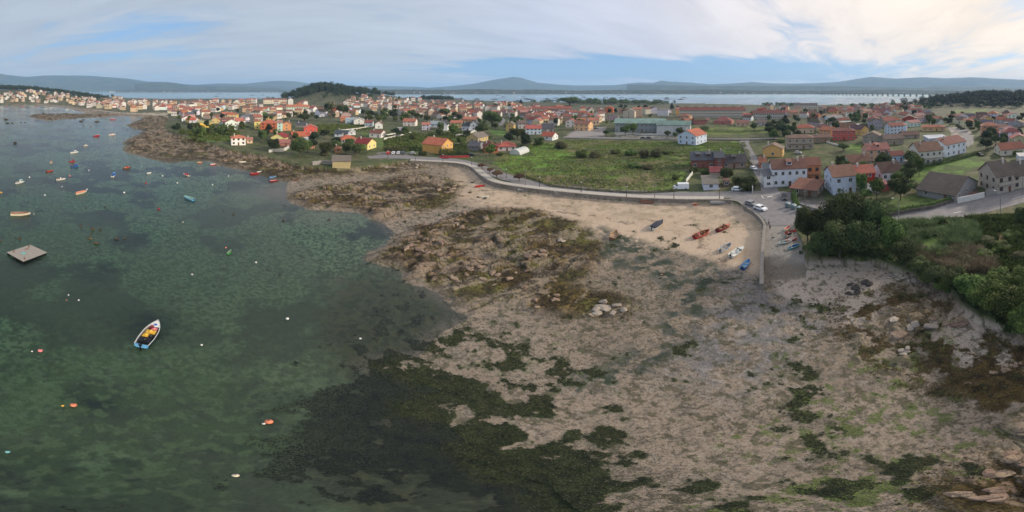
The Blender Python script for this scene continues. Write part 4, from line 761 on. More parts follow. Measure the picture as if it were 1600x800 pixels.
 dict(px=684, py=239, wpx=30, hpx=13, dp=12, rise=3.2, rot=-34, wall=(204,160,92), rc=(214,96,56), nw=0, L=2, label='windowless ochre house with orange roof beside the long hedge'),
 dict(px=746, py=222, wpx=18, hpx=7, dp=13, rise=2.8, rot=-34, roof='x', wall=(198,176,124), rc=(130,116,106), nw=1, label='yellow stone house with grey-brown roof'),
 dict(px=766, py=239, wpx=20, hpx=9, dp=9, rise=2.4, rot=8, roof='x', wall=(190,108,76), rc=(150,50,42), nw=3, fm=FRB, label='orange brick house with red porch by the small road'),
 dict(px=744, py=235, wpx=16, hpx=3, dp=12, rise=2.6, rot=-20, wall=(130,130,136), rc=(82,86,96), nw=1, label='dark slate roof left of the orange brick house'),
 dict(px=791, py=236, wpx=28, hpx=7, dp=10, rise=2.2, rot=6, roof='h', wall=(196,190,190), rc=(206,78,58), nw=3, label='house with long red-orange roof beside the greenhouse'),
 dict(px=641, py=197, wpx=19, hpx=7, dp=9, rise=2.6, rot=-16, wall=(222,214,206), rc=(200,96,66), nw=3, label='cream house with orange roof on the green terrace'),
 dict(px=627, py=206, wpx=14, hpx=5, dp=8, rise=.5, rot=-6, roof='f', wall=(190,180,204), rc=(170,164,170), nw=2, chim=0, label='low lilac house below the cream orange-roofed one'),
 dict(px=666, py=203, wpx=12, hpx=8, dp=8, rise=1.6, rot=-6, wall=(204,200,216), rc=(206,108,84), nw=2, label='narrow lilac-white house with orange roof'),
 dict(px=681, py=199, wpx=16, hpx=5, dp=10, rise=2.4, rot=-8, wall=(180,190,200), rc=(140,156,172), nw=2, label='blue-grey roofed house between lilac and white gables'),
 dict(px=694, py=204, wpx=13, hpx=9, dp=12, rise=3.4, rot=-8, roof='x', wall=(232,234,236), rc=(60,62,72), nw=1, label='steep bright white gable with black roof edges'),
 dict(px=714, py=200, wpx=18, hpx=8, dp=9, rise=1.8, rot=-10, wall=(214,186,132), rc=(206,104,70), nw=3, label='cream yellow house with flat orange roof'),
 dict(px=730, py=204, wpx=12, hpx=7, dp=11, rise=2.8, rot=-14, wall=(196,204,220), rc=(52,62,74), nw=2, label='white house with nearly black slate roof'),
 dict(px=742, py=204, wpx=13, hpx=9, dp=12, rise=3.4, rot=-12, roof='x', wall=(236,236,238), rc=(70,70,78), nw=1, label='large white gable at the end of the curved driveway'),
 dict(px=736, py=190, wpx=22, hpx=3, dp=12, rise=2.6, rot=-14, wall=(190,150,120), rc=(206,112,72), nw=2, label='wide orange roof above the white gabled pair'),
 dict(px=833, py=210, wpx=24, hpx=9, dp=9, rise=2.4, rot=6, wall=(206,220,234), rc=(206,84,70), nw=4, label='pale blue three-window house with red roof'),
 dict(px=856, py=206, wpx=18, hpx=6, dp=10, rise=3.2, rot=4, wall=(150,146,150), rc=(76,78,92), nw=2, label='steep slate-blue roofed house beside the pale blue one'),
 dict(px=859, py=219, wpx=17, hpx=6, dp=9, rise=2.6, rot=-28, wall=(222,226,228), rc=(210,84,54), nw=1, label='white gable with orange-red roof above the reed clump'),
 dict(px=892, py=199, wpx=15, hpx=9, dp=9, rise=2.2, rot=-6, roof='x', wall=(228,222,214), rc=(206,92,66), nw=2, label='white gabled house with red roof left of the parking yard'),
 dict(px=912, py=204, wpx=22, hpx=10, dp=10, rise=2.4, rot=-24, wall=(216,176,132), rc=(166,96,74), nw=3, label='peach row house on the edge of the parking yard'),
 dict(px=815, py=201, wpx=12, hpx=8, dp=10, rise=2.4, rot=6, wall=(206,200,196), rc=(120,96,84), nw=2, label='dim house behind the dark tree left of the blue house'),
 dict(px=798, py=205, wpx=12, hpx=10, dp=10, rise=2.2, rot=-10, roof='x', wall=(200,170,110), rc=(120,110,100), nw=1, label='ochre gable beside the grey lane'),
 dict(px=984, py=184, wpx=18, hpx=10, dp=11, rise=2.4, rot=-14, roof='x', wall=(196,184,166), rc=(150,140,124), nw=1, label='tall plain stone-coloured gable behind the sports hall'),
 dict(px=996, py=183, wpx=14, hpx=12, dp=10, rise=2.0, rot=4, wall=(206,176,150), rc=(206,110,76), nw=2, label='orange-roofed block right of the plain stone-coloured gable'),
 dict(px=952, py=176, wpx=13, hpx=7, dp=9, rise=2.6, rot=-10, roof='x', wall=(206,120,80), rc=(206,84,56), nw=1, label='orange gable standing in the dark trees'),
 dict(px=1036, py=181, wpx=17, hpx=9, dp=10, rise=1.6, rot=-4, wall=(206,208,214), rc=(140,130,124), nw=3, label='white block with grey roof left of the long apartment row'),
 dict(px=1131, py=194, wpx=28, hpx=4, dp=15, rise=4.6, rot=-10, roof='h', wall=(190,120,110), rc=(176,84,74), nw=3, label='big hipped red roof behind the round hedge'),
 dict(px=1160, py=197, wpx=20, hpx=5, dp=10, rise=2.2, rot=4, wall=(206,176,150), rc=(164,96,76), nw=3, label='low peach house right of the big hipped red roof'),
 dict(px=1191, py=196, wpx=22, hpx=4, dp=10, rise=3.0, rot=8, roof='h', wall=(196,190,196), rc=(132,104,96), nw=3, label='house with grey-brown hipped roof near the left meadow end'),
 dict(px=1096, py=192, wpx=22, hpx=4, dp=10, rise=1.6, rot=4, wall=(186,176,166), rc=(186,100,80), nw=3, label='pink-brown roofed house behind the sports hall'),
 dict(px=1167, py=186, wpx=13, hpx=6, dp=9, rise=2.0, rot=0, wall=(206,206,206), rc=(206,96,70), nw=2, label='small white house with orange roof before the apartment row'),
):
    a.setdefault('group', None)
    house(**a)
# apartment rows
def block(px, py, wpx, hpx, floors, nx, rot, wall, rc, label, dp=12, rise=2.2, chn=8, name='apartment_block'):
    o = house(px, py, wpx, hpx, dp=dp, rise=rise, rot=rot, wall=wall, rc=rc, L=0, chim=0, label=label, cat='apartment block', name=name)
    w = [c for c in o.children if c.name.startswith('wall')][0].dimensions[0]; h = hpx*mpp(o.location)*1.02; ro = [c for c in o.children if c.name.startswith('roof')][0]
    me = None
    for f in range(floors):
        for i in range(nx):
            if me is None: wo = window(o, 0, 0, min(1.5, w/nx*.5), h/floors*.5, 0, dp, w/2, 1); me = wo
            else: wo = me.copy(); COL.objects.link(wo); wo.parent = o
            wo.location = (-w/2+(i+.5)*w/nx, -dp/2, (f+.28)*h/floors)
    for i in range(chn):
        cb = MB(); x = -w/2+(i+.5)*w/chn; cb.box(x-.5, x+.5, -.5, .5, h+rise*.6, h+rise+1.3); cb.build('chimney', roofmat((150,60,54)) if i % 2 else CHM, ro)
    return o
block(1113, 184, 103, 12, 3, 30, 0, (196,188,172), (160,72,58), 'long three-storey apartment row with dark red roof and many chimneys', 14, 3.0, 14)
block(1202, 186, 50, 9, 2, 15, 2, (190,182,170), (150,74,64), 'shorter apartment row with dull red roof behind the meadow', 13, 3.0, 7)
block(862, 176, 62, 6, 2, 16, 4, (206,190,170), (176,80,56), 'long terrace with orange-brown roof and white end gable', 12, 3.2, 6)
block(430, 162, 36, 6, 2, 10, -4, (216,206,180), (150,80,70), 'cream apartment block with pointed red roofs left of the pine knoll', 13, 3.0, 5)
block(465, 173, 34, 6, 2, 9, -4, (200,216,200), (214,110,66), 'terrace with orange roofs and pale green fronts below the pine knoll', 12, 3.4, 3)
block(1374, 179, 36, 6, 2, 10, 10, (160,152,146), (150,88,80), 'grey terrace with red roof and row of chimneys near the right bay', 12, 3.6, 8)
block(1259, 170, 36, 6, 2, 10, 6, (206,196,180), (110,96,88), 'terrace part brown and part slate roofed by the right bay', 12, 3.0, 2)
# --- the rest of the town, house by house
def pick_label(base): return base
WALLS = [('white', (226,224,220)), ('white', (214,216,222)), ('cream', (214,200,172)), ('grey', (166,160,152)), ('ochre', (206,170,112)), ('pink', (206,160,146)), ('brick', (168,104,80)), ('pale blue', (186,200,214)), ('tan', (190,168,140))]
ROOFS = [('orange', (208,104,66)), ('orange', (198,92,60)), ('rust brown', (142,86,66)), ('red', (168,70,56)), ('faded pink', (186,122,104)), ('dark brown', (98,76,66)), ('slate', (92,94,104)), ('terracotta', (176,94,68))]
def scatter(poly, n, sep, seed, avoid=True, tries=40, maxd=None):
    rr = random.Random(seed); xs = [p[0] for p in poly]; ys = [p[1] for p in poly]; out = []; P = np.array
    for _ in range(n*tries):
        if len(out) >= n: break
        x = rr.uniform(min(xs), max(xs)); y = rr.uniform(min(ys), max(ys))
        if not inside(np.array([x]), np.array([y]), poly)[0]: continue
        p = at(x, y)
        if p.z < 2.6: continue
        s = sep*(.9+.3*rr.random())
        if avoid and any((p[0]-a)**2+(p[1]-b)**2 < (s*.5+r)**2 for a, b, r in HOUSES): continue
        if any((p[0]-q[0])**2+(p[1]-q[1])**2 < s*s for _, _, q in out): continue
        bad = False
        for line, w in LINES.values():
            for q in line[::3]:
                if (p[0]-q[0])**2+(p[1]-q[1])**2 < (w*.5+sep*.35)**2: bad = True; break
            if bad: break
        if bad: continue
        out.append((x, y, p))
    return out
ZONES = [  # polygon, count, spacing, where, group
 ([(-8,152),(20,143.5),(60,142),(110,147),(150,151),(196,155),(250,160),(262,164),(215,172),(150,169),(110,163),(60,160.5),(-8,161)], 0, 24, 'across the bay', 'houses across the bay'),
 ([(110,163),(160,160),(262,160),(300,164),(300,176),(262,178),(215,175.5),(150,170)], 20, 16, 'along the harbour quay', 'houses along the quay'),
 ([(262,164),(330,160),(400,160),(400,172),(330,176),(290,182),(262,180)], 30, 16, 'behind the bright yellow house', 'houses of the old fishing quarter'),
 ([(262,182),(330,177),(400,174),(412,192),(398,203),(345,203),(336,192),(290,194)], 22, 14, 'near the rocky point', 'houses near the rocky point'),
 ([(400,164),(455,161),(500,164),(560,166),(560,182),(520,184),(470,186),(400,190)], 30, 13, 'in front of the pine knoll', 'houses in front of the knoll'),
 ([(565,149),(600,150),(660,158),(700,162),(700,176),(600,176),(545,166),(540,156)], 0, 18, 'right of the pine knoll', 'houses on the knoll slope'),
 ([(600,176),(700,163),(800,163),(815,176),(800,186),(720,188),(660,182)], 22, 16, 'beyond the dark tree belt', 'houses beyond the tree belt'),
 ([(800,166),(950,176),(962,190),(940,197),(880,196),(840,200),(815,188)], 30, 12, 'near the parking yard', 'houses by the parking yard'),
 ([(965,176),(1060,184),(1075,196),(1180,188),(1180,182),(1240,186),(1240,180),(1060,176)], 22, 13, 'behind the sports hall', 'houses behind the school'),
 ([(1200,172),(1290,171),(1400,168),(1440,172),(1440,184),(1390,190),(1290,186),(1240,186)], 34, 15, 'by the bay on the right', 'houses by the right-hand bay'),
 ([(1440,178),(1480,186),(1540,184),(1598,184),(1600,200),(1520,200),(1420,200),(1400,190)], 26, 13, 'on the upper right slope', 'houses on the upper right slope'),
 ([(1255,196),(1440,188),(1480,196),(1470,206),(1400,214),(1290,214)], 16, 13, 'above the curving street', 'houses above the curving street'),
 ([(1500,186),(1600,184),(1600,238),(1565,232),(1540,205)], 9, 13, 'near the orange tower house', 'houses near the orange tower house'),
 ([(370,232),(420,222),(430,236),(470,244),(500,250),(480,254),(400,238)], 0, 12, 'shore', 'x')]
recs = []; FARL = []
for zi, (poly, n, sep, where, grp) in enumerate(ZONES):
    rr = random.Random(100+zi)
    for (x, y, p) in scatter(poly, n, sep, 50+zi):
        wn, wc = rr.choice(WALLS); rn, rcx = rr.choice(ROOFS); j = lambda c: tuple(max(0, min(255, v+rr.choice((-8, 0, 8)))) for v in c)
        typ = rr.choice('gggxh'); tall = rr.random() < .45
        w = rr.uniform(9, 13) if y > 168 else rr.uniform(10, 15); h = rr.uniform(5.5, 7.5) if tall else rr.uniform(3.2, 4.6)
        k = {'g': 'roof', 'x': 'gable roof', 'h': 'hipped roof'}[typ]
        dpt = rr.uniform(8, 11); rs_ = rr.uniform(2.0, 3.0); ro_ = rr.choice((-38,-20,-8,6,18,34)); wj = j(wc); rj = j(rcx); ch_ = rr.random() < .6
        if math.hypot(p[0], p[1]) > 660: FARL.append((p, w)); HOUSES.append((p[0], p[1], max(w, dpt)*.6)); continue
        o = house(x, y, 0, 0, dp=dpt, rise=rs_, rot=ro_, roof=typ, wall=wj, rc=rj, w=w, h=h, label='', chim=ch_, door=False, group=grp)
        recs.append((f"{'tall' if tall else 'low'} {wn} house with {rn} {k} {where}", x, o))
ORD = ['first','second','third','fourth','fifth','sixth','seventh','eighth','ninth','tenth','eleventh','twelfth']
def give_labels(recs):
    by = {}
    for b, x, o in recs: by.setdefault(b, []).append((x, o))
    for b, l in by.items():
        l.sort(key=lambda t: t[0])
        for i, (x, o) in enumerate(l): o['label'] = b if len(l) == 1 else f"{b}, {ORD[i] if i < 12 else str(i+1)+'th'} from left"
ALLREC = list(recs)
# very far houses, past the first three hundred: one mass
def far_houses():
    mb = MB(); rr = random.Random(5); mats = [wallmat((206,202,196)), wallmat((196,176,146)), roofmat((190,98,70)), roofmat((140,88,72)), GLASS, wallmat((170,150,134))]
    def one(x, y, z, s, yaw):
        c, s_ = math.cos(yaw), math.sin(yaw); w, d, h, r = s, s*.8, s*rr.uniform(.45, .8), s*.25; t = lambda a, b, q: (x+a*c-b*s_, y+a*s_+b*c, z+q)
        mb.add([t(-w/2,-d/2,-2), t(w/2,-d/2,-2), t(w/2,d/2,-2), t(-w/2,d/2,-2), t(-w/2,-d/2,h), t(w/2,-d/2,h), t(w/2,d/2,h), t(-w/2,d/2,h)], [(0,1,5,4),(1,2,6,5),(2,3,7,6),(3,0,4,7)], rr.choice((0,0,1,5)))
        [mb.add([t(-w/2+(i+.3)*w/3,-d/2-.05,h*.35), t(-w/2+(i+.7)*w/3,-d/2-.05,h*.35), t(-w/2+(i+.7)*w/3,-d/2-.05,h*.7), t(-w/2+(i+.3)*w/3,-d/2-.05,h*.7)], [(0,1,2,3)], 4) for i in range(3)]
        mb.add([t(-w/2-.3,-d/2-.3,h), t(w/2+.3,-d/2-.3,h), t(w/2+.3,0,h+r), t(-w/2-.3,0,h+r), t(w/2+.3,d/2+.3,h), t(-w/2-.3,d/2+.3,h)], [(0,1,2,3),(3,2,4,5)], rr.choice((2,3)))
        mb.add([t(-w/2,-d/2,h), t(-w/2,d/2,h), t(-w/2,0,h+r-.1), t(w/2,-d/2,h), t(w/2,d/2,h), t(w/2,0,h+r-.1)], [(0,1,2),(5,4,3)], 0)
    for poly, n, sep, k in (((ZONES[0][0]), 125, 12, 1), (ZONES[5][0], 85, 11, 1), (ZONES[2][0], 40, 9, 1), (ZONES[6][0], 70, 9, 1), (ZONES[9][0], 30, 10, 1), (ZONES[4][0], 24, 9, 1), (ZONES[7][0], 30, 9, 1), (ZONES[1][0], 25, 9, 1)):
        for x, y, p in scatter(poly, n, sep, 900+n): one(p[0], p[1], p[2], rr.uniform(8, 11), rr.uniform(0, 3)); HOUSES.append((p[0], p[1], 4))
    for p, w in FARL: one(p[0], p[1], p[2], w*.95, rr.uniform(0, 3))
    for (x0, x1, d, n) in ((560, 1300, 2960, 80), (170, 330, 4780, 60), (330, 520, 4800, 25), (1300, 1450, 2960, 14)):
        for _ in range(n):
            a = R((rr.uniform(x0, x1)-800)*S); D = d+rr.uniform(-20, 60); one(D*math.sin(a), D*math.cos(a), rr.uniform(0, 5)+(D-d)*.02, rr.uniform(9, 17), rr.uniform(0, 3))
    tag(mb.build('distant_houses', mats), kind='stuff')
far_houses()
# ---------------------------------------------------------------- vegetation
def leafmat(name, a, b, sc=.5, var=1.0):
    M = bpy.data.materials.new(name); M.use_nodes = True; nt = M.node_tree; N = nt.nodes; L = nt.links; bs = N['Principled BSDF']; bs.inputs['Roughness'].default_value = .75; bs.inputs['Specular IOR Level'].default_value = .2
    tc = N.new('ShaderNodeTexCoord'); n = N.new('ShaderNodeTexNoise'); n.inputs['Scale'].default_value = sc; n.inputs['Detail'].default_value = 6; n.inputs['Roughness'].default_value = .75; L.new(tc.outputs['Object'], n.inputs['Vector'])
    r = N.new('ShaderNodeValToRGB'); r.color_ramp.elements[0].position = .38; r.color_ramp.elements[1].position = .64; r.color_ramp.elements[0].color = (*a, 1); r.color_ramp.elements[1].color = (*b, 1); L.new(n.outputs[0], r.inputs[0])
    oi = N.new('ShaderNodeObjectInfo'); hs = N.new('ShaderNodeHueSaturation'); L.new(r.outputs[0], hs.inputs['Color'])
    for nm, k, o in (('Hue', .05*var, .5-.025*var), ('Value', .7*var, 1-.3*var)):
        m = N.new('ShaderNodeMath'); m.operation = 'MULTIPLY_ADD'; m.inputs[1].default_value = k; m.inputs[2].default_value = o; L.new(oi.outputs['Random'], m.inputs[0]); L.new(m.outputs[0], hs.inputs[nm])
    L.new(hs.outputs[0], bs.inputs['Base Color']); return M
LM = {'dark': leafmat('dark_leaves', (.024,.040,.015), (.115,.145,.045)), 'green': leafmat('green_leaves', (.035,.062,.016), (.155,.205,.050)), 'pine': leafmat('pine_needles', (.014,.026,.014), (.040,.055,.024), .3),
      'autumn': leafmat('russet_leaves', (.075,.045,.028), (.17,.10,.06)), 'olive': leafmat('olive_leaves', (.06,.065,.03), (.14,.135,.06)), 'reed': leafmat('reed_leaves', (.13,.20,.08), (.32,.42,.19), .4), 'dry': leafmat('dry_leaves', (.19,.16,.085), (.36,.30,.19), .4)}
BARK = mat('bark', (.10,.080,.060), .95, 3, .3)
def leaf_cloud(name, blobs, n, size, M, seed, up=.25):
    """n leaf quads spread through the volume of the blobs (centre, radii), denser near each blob's skin"""
    rg = np.random.default_rng(seed); wts = np.array([b[1][0]*b[1][1]*b[1][2] for b in blobs])**(2/3); ch = rg.choice(len(blobs), n, p=wts/wts.sum())
    c = np.array([b[0] for b in blobs])[ch]; r = np.array([b[1] for b in blobs])[ch]
    d = rg.normal(size=(n, 3)); d /= np.linalg.norm(d, axis=1)[:, None]; rad = rg.random(n)**.28; rad *= 1+.10*rg.normal(size=n)
    p = c+d*r*rad[:, None]
    nr = d+rg.normal(size=(n, 3))*.55+np.array([0, 0, up]); nr /= np.linalg.norm(nr, axis=1)[:, None]
    t = np.cross(nr, rg.normal(size=(n, 3))); t /= np.linalg.norm(t, axis=1)[:, None]; b = np.cross(nr, t); s = size*(.6+.8*rg.random(n))[:, None]
    v = np.stack([p-t*s*.5, p-b*s*.35, p+t*s*.5, p+b*s*.35], 1).reshape(-1, 3)
    me = bpy.data.meshes.new(name); me.vertices.add(n*4); me.vertices.foreach_set('co', v.astype(np.float32).ravel()); me.loops.add(n*4); me.loops.foreach_set('vertex_index', np.arange(n*4, dtype=np.int32)); me.polygons.add(n)
    me.polygons.foreach_set('loop_start', np.arange(0, n*4, 4, dtype=np.int32)); me.polygons.foreach_set('loop_total', np.full(n, 4, np.int32)); me.update(calc_edges=True); me.materials.append(M); return me
def blobs_round(rg, k, R_, hz, zc):
    out = [((0, 0, zc), (R_*.7, R_*.7, hz*.7))]
    for i in range(k):
        a = rg.random()*6.28; e = rg.random()*1.5-.5; rr = R_*(.45+.25*rg.random()); out.append(((math.cos(a)*rr*math.cos(e*.8), math.sin(a)*rr*math.cos(e*.8), zc+hz*.62*math.sin(e)), (R_*(.28+.2*rg.random()),)*2+(hz*(.25+.2*rg.random()),)))
    return out
CROWNS = {}
def crown(kind, lod, var):
    key = (kind, lod, var)
    if key in CROWNS: return CROWNS[key]
    rg = np.random.default_rng((ord(kind[0])*7+lod*13+var*31)); n = (9000, 2200, 420)[lod]; sz = (.085, .16, .34)[lod]
    # unit crowns: radius 1, total height 2 for round kinds, base of the crown at z = 0
    if kind in ('pine_tree', 'conifer'):
        bl = [((0, 0, .25+.27*i), (1.0*(1-i/8.5), 1.0*(1-i/8.5), .22)) for i in range(8)] if kind == 'conifer' else [((rg.normal()*.3, rg.normal()*.3, .9+.25*i), (.75-.12*i, .75-.12*i, .3)) for i in range(4)]+blobs_round(rg, 6, 1, .7, 1.3)
        m = LM['pine']
    elif kind == 'small_tree': bl = blobs_round(rg, 8, 1.0, .62, .7); m = LM['autumn']
    elif kind == 'shrub': bl = blobs_round(rg, 9, 1.0, .9, .75); m = LM['green']
    elif kind == 'olive_shrub': bl = blobs_round(rg, 9, 1.0, .9, .75); m = LM['olive']
    elif kind == 'dark_tree': bl = blobs_round(rg, 16, 1.0, 1.0, 1.0); m = LM['dark']
    else: bl = blobs_round(rg, 14, 1.0, 1.0, 1.0); m = LM['green']
    CROWNS[key] = leaf_cloud('crown', bl, n, sz, m, var+lod*10, .3); return CROWNS[key]
TRUNKS = {}
def trunk(kind):
    if kind in TRUNKS: return TRUNKS[kind]
    mb = MB(); mb.tube((0, 0, -.1), (.02, .01, .55), .07, .05, 7); mb.tube((.02, .01, .55), (.05, -.02, 1.1), .05, .03, 7)
    for a in (0.3, 2.2, 4.1): mb.tube((.02, .01, .5), (math.cos(a)*.45, math.sin(a)*.45, 1.0), .035, .015, 6)
    TRUNKS[kind] = mb.mesh('trunk', BARK); return TRUNKS[kind]
def tree(px, py, rpx, hpx, kind, label=None, group=None, cat=None, pos=None, clear=.18, name=None, r=None, h=None, register=False):
    p = at(px, py) if pos is None else pos; m = mpp(p); dist = math.hypot(p[0], p[1]); r = r or rpx*m; h = h or hpx*m
    lod = 0 if rpx and rpx > 11 else (1 if dist < 330 else 2); var = random.randrange(3)
    low = kind in ('shrub', 'olive_shrub'); nm = name or {'dark_tree': 'broadleaf_tree', 'green_tree': 'broadleaf_tree', 'olive_shrub': 'shrub', 'small_tree': 'promenade_tree'}.get(kind, kind)
    root = empty(nm, p, random.random()*6.28, label, cat or ('shrub' if low else 'tree'), group)
    cl = 0.0 if low else clear; c = link('crown', crown(kind, lod, var), root, (0, 0, h*cl-(.1*h if low else 0)))
    ch = 1.75 if kind != 'conifer' else 2.35
    if kind == 'small_tree': ch = 1.35
    c.scale = (r, r*random.uniform(.85, 1.05), h*(1-cl)/ch)
    if not low:
        t = link('trunk', trunk(kind), root); t.scale = (r*1.0, r*1.0, h*(cl+.35)/1.1) if kind != 'pine_tree' else (r*.8, r*.8, h*.8/1.1)
    if register: HOUSES.append((p[0], p[1], r))
    return root
T = tree
# trees one can tell apart
for a in ((468,245,18,26,'dark_tree','largest round dark tree by the shore, left of its neighbour'),(510,244,13,22,'dark_tree','round glossy dark tree between the two shore sheds'),(556,244,11,20,'dark_tree','smaller dark tree left of the yellow crimson-roofed house'),
          (515,183,10,22,'dark_tree','tall dark tree rising over the vegetable plots'),(536,180,12,17,'dark_tree','broad dark tree right of the tall one above the plots'),(476,190,14,13,'dark_tree','dark bare-looking tree by the vegetable plots'),
          (769,199,19,26,'dark_tree','broad black-green tree crown beside the grey lane'),(752,212,13,20,'dark_tree','dark tree above the ochre stone house'),(694,184,10,14,'dark_tree','dark tree over the narrow lilac house'),(713,186,9,12,'green_tree','green tree between red roofs and the dark trees'),
          (809,218,15,18,'dark_tree','dark tree mass left of the pale blue house'),(977,212,9,17,'green_tree','left of two trees before the sports hall'),(989,211,7,18,'olive_tree','narrower olive tree right of its pair at the sports hall'),(947,212,6,9,'dark_tree','small tree at the parking yard edge'),
          (1043,215,6,11,'dark_tree','left small tree in front of the teal school block'),(1055,216,5,9,'dark_tree','right small tree in front of the teal school block'),(1062,212,7,13,'dark_tree','dark tree between school and lone white house'),
          (1050,172,4,12,'conifer','pointed conifer against the bay above the rooftops'),(1136,285,12,24,'dark_tree','round glossy tree in the garden of the dark-roofed house'),(890,165,18,14,'olive_tree','large autumn-tinted tree on the coast behind the terrace'),
          (814,163,4,8,'conifer','lone spiky tree on the coast behind the terrace'),(1351,312,12,17,'green_tree','leafy round tree below the pale blue house'),(1433,300,11,13,'olive_tree','bare brownish tree in the walled garden'),(1308,322,10,13,'dark_tree','dark tree under the rusty garage yard'),
          (1271,292,8,12,'olive_tree','yellowish bush tree before the orange brick house'),(1169,292,14,17,'dark_tree','dense square garden tree beside the side street'),(1178,205,6,14,'dark_tree','tall dark tree between the apartment rows'),
          (1318,236,11,12,'dark_tree','dark tree right of the stone house terrace'),(1338,187,7,12,'dark_tree','dark tree behind the white flat-roofed block'),(1412,176,8,12,'dark_tree','dark tree among grey houses by the right bay'),(1456,190,9,12,'dark_tree','dark tree left of the red roofs on the slope'),
          (1516,196,16,10,'dark_tree','wide dark tree above the pale square'),(1420,266,9,12,'dark_tree','dark bush tree left of the cream block wall'),(1404,290,13,24,'green_tree','tall leafy tree on the slope left of the grey barn'),(1590,247,9,12,'green_tree','green tree behind the twin stone houses')):
    T(a[0], a[1], a[2], a[3], 'green_tree' if a[4] == 'olive_tree' else a[4], a[5])
for a in ((753,263.5,8,8,'promenade tree nearest the left bend, low flat russet crown'),(765,271,7,9,'middle of the three russet trees on the promenade bend'),(776,279,11,13,'largest russet tree with spreading crown on the promenade bend'),(811,283.5,9,11,'lone dark russet tree further right along the promenade')):
    T(a[0], a[1], a[2], a[3], 'small_tree', a[4], clear=.4, group='russet promenade trees')
# the dark grove above the right-hand sand
for a in ((1262,377,20,56,'dark_tree','leftmost tree of the dark grove, leaning over the dinghies'),(1296,380,28,72,'dark_tree','big dark tree second in the grove above the sand'),(1332,376,30,76,'dark_tree','tallest dark tree in the middle of the grove'),(1370,378,28,70,'dark_tree','dark tree in the right half of the grove'),
          (1312,403,28,60,'dark_tree','dark tree at the front of the grove touching the sand'),(1280,404,20,44,'dark_tree','low dark tree at the front left of the grove'),(1350,402,28,56,'dark_tree','dark front tree of the grove above the rocks'),(1394,394,24,58,'green_tree','lighter green tree at the right end of the grove'),
          (1414,414,20,44,'dark_tree','dark tree sloping down from the grove to the reeds'),(1252,352,9,12,'green_tree','small bright tree between bins and grove'),(1278,346,13,17,'green_tree','round green bush tree behind the blue bins')):
    T(a[0], a[1], a[2], a[3], a[4], a[5], clear=.03, group='dark grove above the sand')
for a in ((1512,462,20,38,'green_tree','first tree of the bottom right thicket'),(1543,484,26,54,'green_tree','big rounded tree of the bottom right thicket'),(1580,502,30,66,'green_tree','largest green tree cut by the right edge'),(1462,440,20,26,'dark_tree','dark tree low over the shore rocks'),(1490,450,20,34,'dark_tree','dark tree right of the shore rocks'),
          (1600,520,22,60,'green_tree','tree half outside the right edge above the sand'),(1432,424,18,24,'dark_tree','dark bush tree between grove and shore rocks'),(1562,452,22,34,'green_tree','green tree behind the big rounded one'),(1597,452,20,36,'green_tree','green tree under the brown bramble patch'),(1596,352,12,32,'dark_tree','dark bush by the road at the right edge')):
    T(a[0], a[1], a[2], a[3], a[4], a[5], clear=.0, group='thicket at the right edge')
for a in ((908,246,11,16,'shrub','round dark shrub alone in the big field'),(932,246,12,11,'olive_shrub','silvery grey shrub clump right of the round one'),(960,240,11,9,'shrub','low dark shrub left of the reeds in the field'),(986,243,11,13,'shrub','left third of the reed-like thicket in the field'),(1006,246,10,15,'olive_shrub','middle of the reed-like thicket in the field'),(1024,245,12,17,'olive_shrub','right part of the reed-like thicket in the field'),
          (1056,281,7,12,'shrub','small dark shrub low in the field near the brick house'),(992,262,14,9,'shrub','bramble mound in the lower field'),(1010,263,13,9,'olive_shrub','brown bramble mound beside the darker one'),(878,232,13,15,'olive_shrub','pale reedy clump at the top left of the field'),(1083,268,10,10,'shrub','garden bush below the brick house windows'),(1104,272,10,9,'shrub','dark garden bush beside the crimson lean-to'),
          (1045,240,11,6,'shrub','ivy-covered ruin mound near the lone white house'),(708,252,0,0,'shrub','x')):
    if a[2]: T(a[0], a[1], a[2], a[3], a[4], a[5])
for a in ((1440,394,15,16,'olive_shrub','pale bushy shrub first in the scrub behind the grove'),(1474,402,16,16,'shrub','green shrub second in the scrub behind the grove'),(1506,410,16,17,'olive_shrub','olive shrub in the middle of the scrub strip'),(1536,402,17,17,'shrub','green shrub right of the middle of the scrub strip'),(1566,392,17,20,'shrub','large green shrub under the tall hill road post'),(1592,404,15,18,'olive_shrub','olive shrub at the right edge of the scrub strip'),
          (1580,372,15,14,'shrub','green shrub above the scrub strip at the right edge'),(1545,378,14,12,'olive_shrub','brownish shrub beside the bare brown patch'),(1512,366,12,9,'shrub','low green shrub at the end of the reed bed'),(1528,470,22,40,'green_tree','tree filling the gap in the bottom right thicket'),(1478,452,18,26,'shrub','big bush at the foot of the thicket above the rocks'),(1448,436,18,20,'shrub','rounded bush hanging over the shore rocks')):
    T(a[0], a[1], a[2], a[3], a[4], a[5], clear=.02)
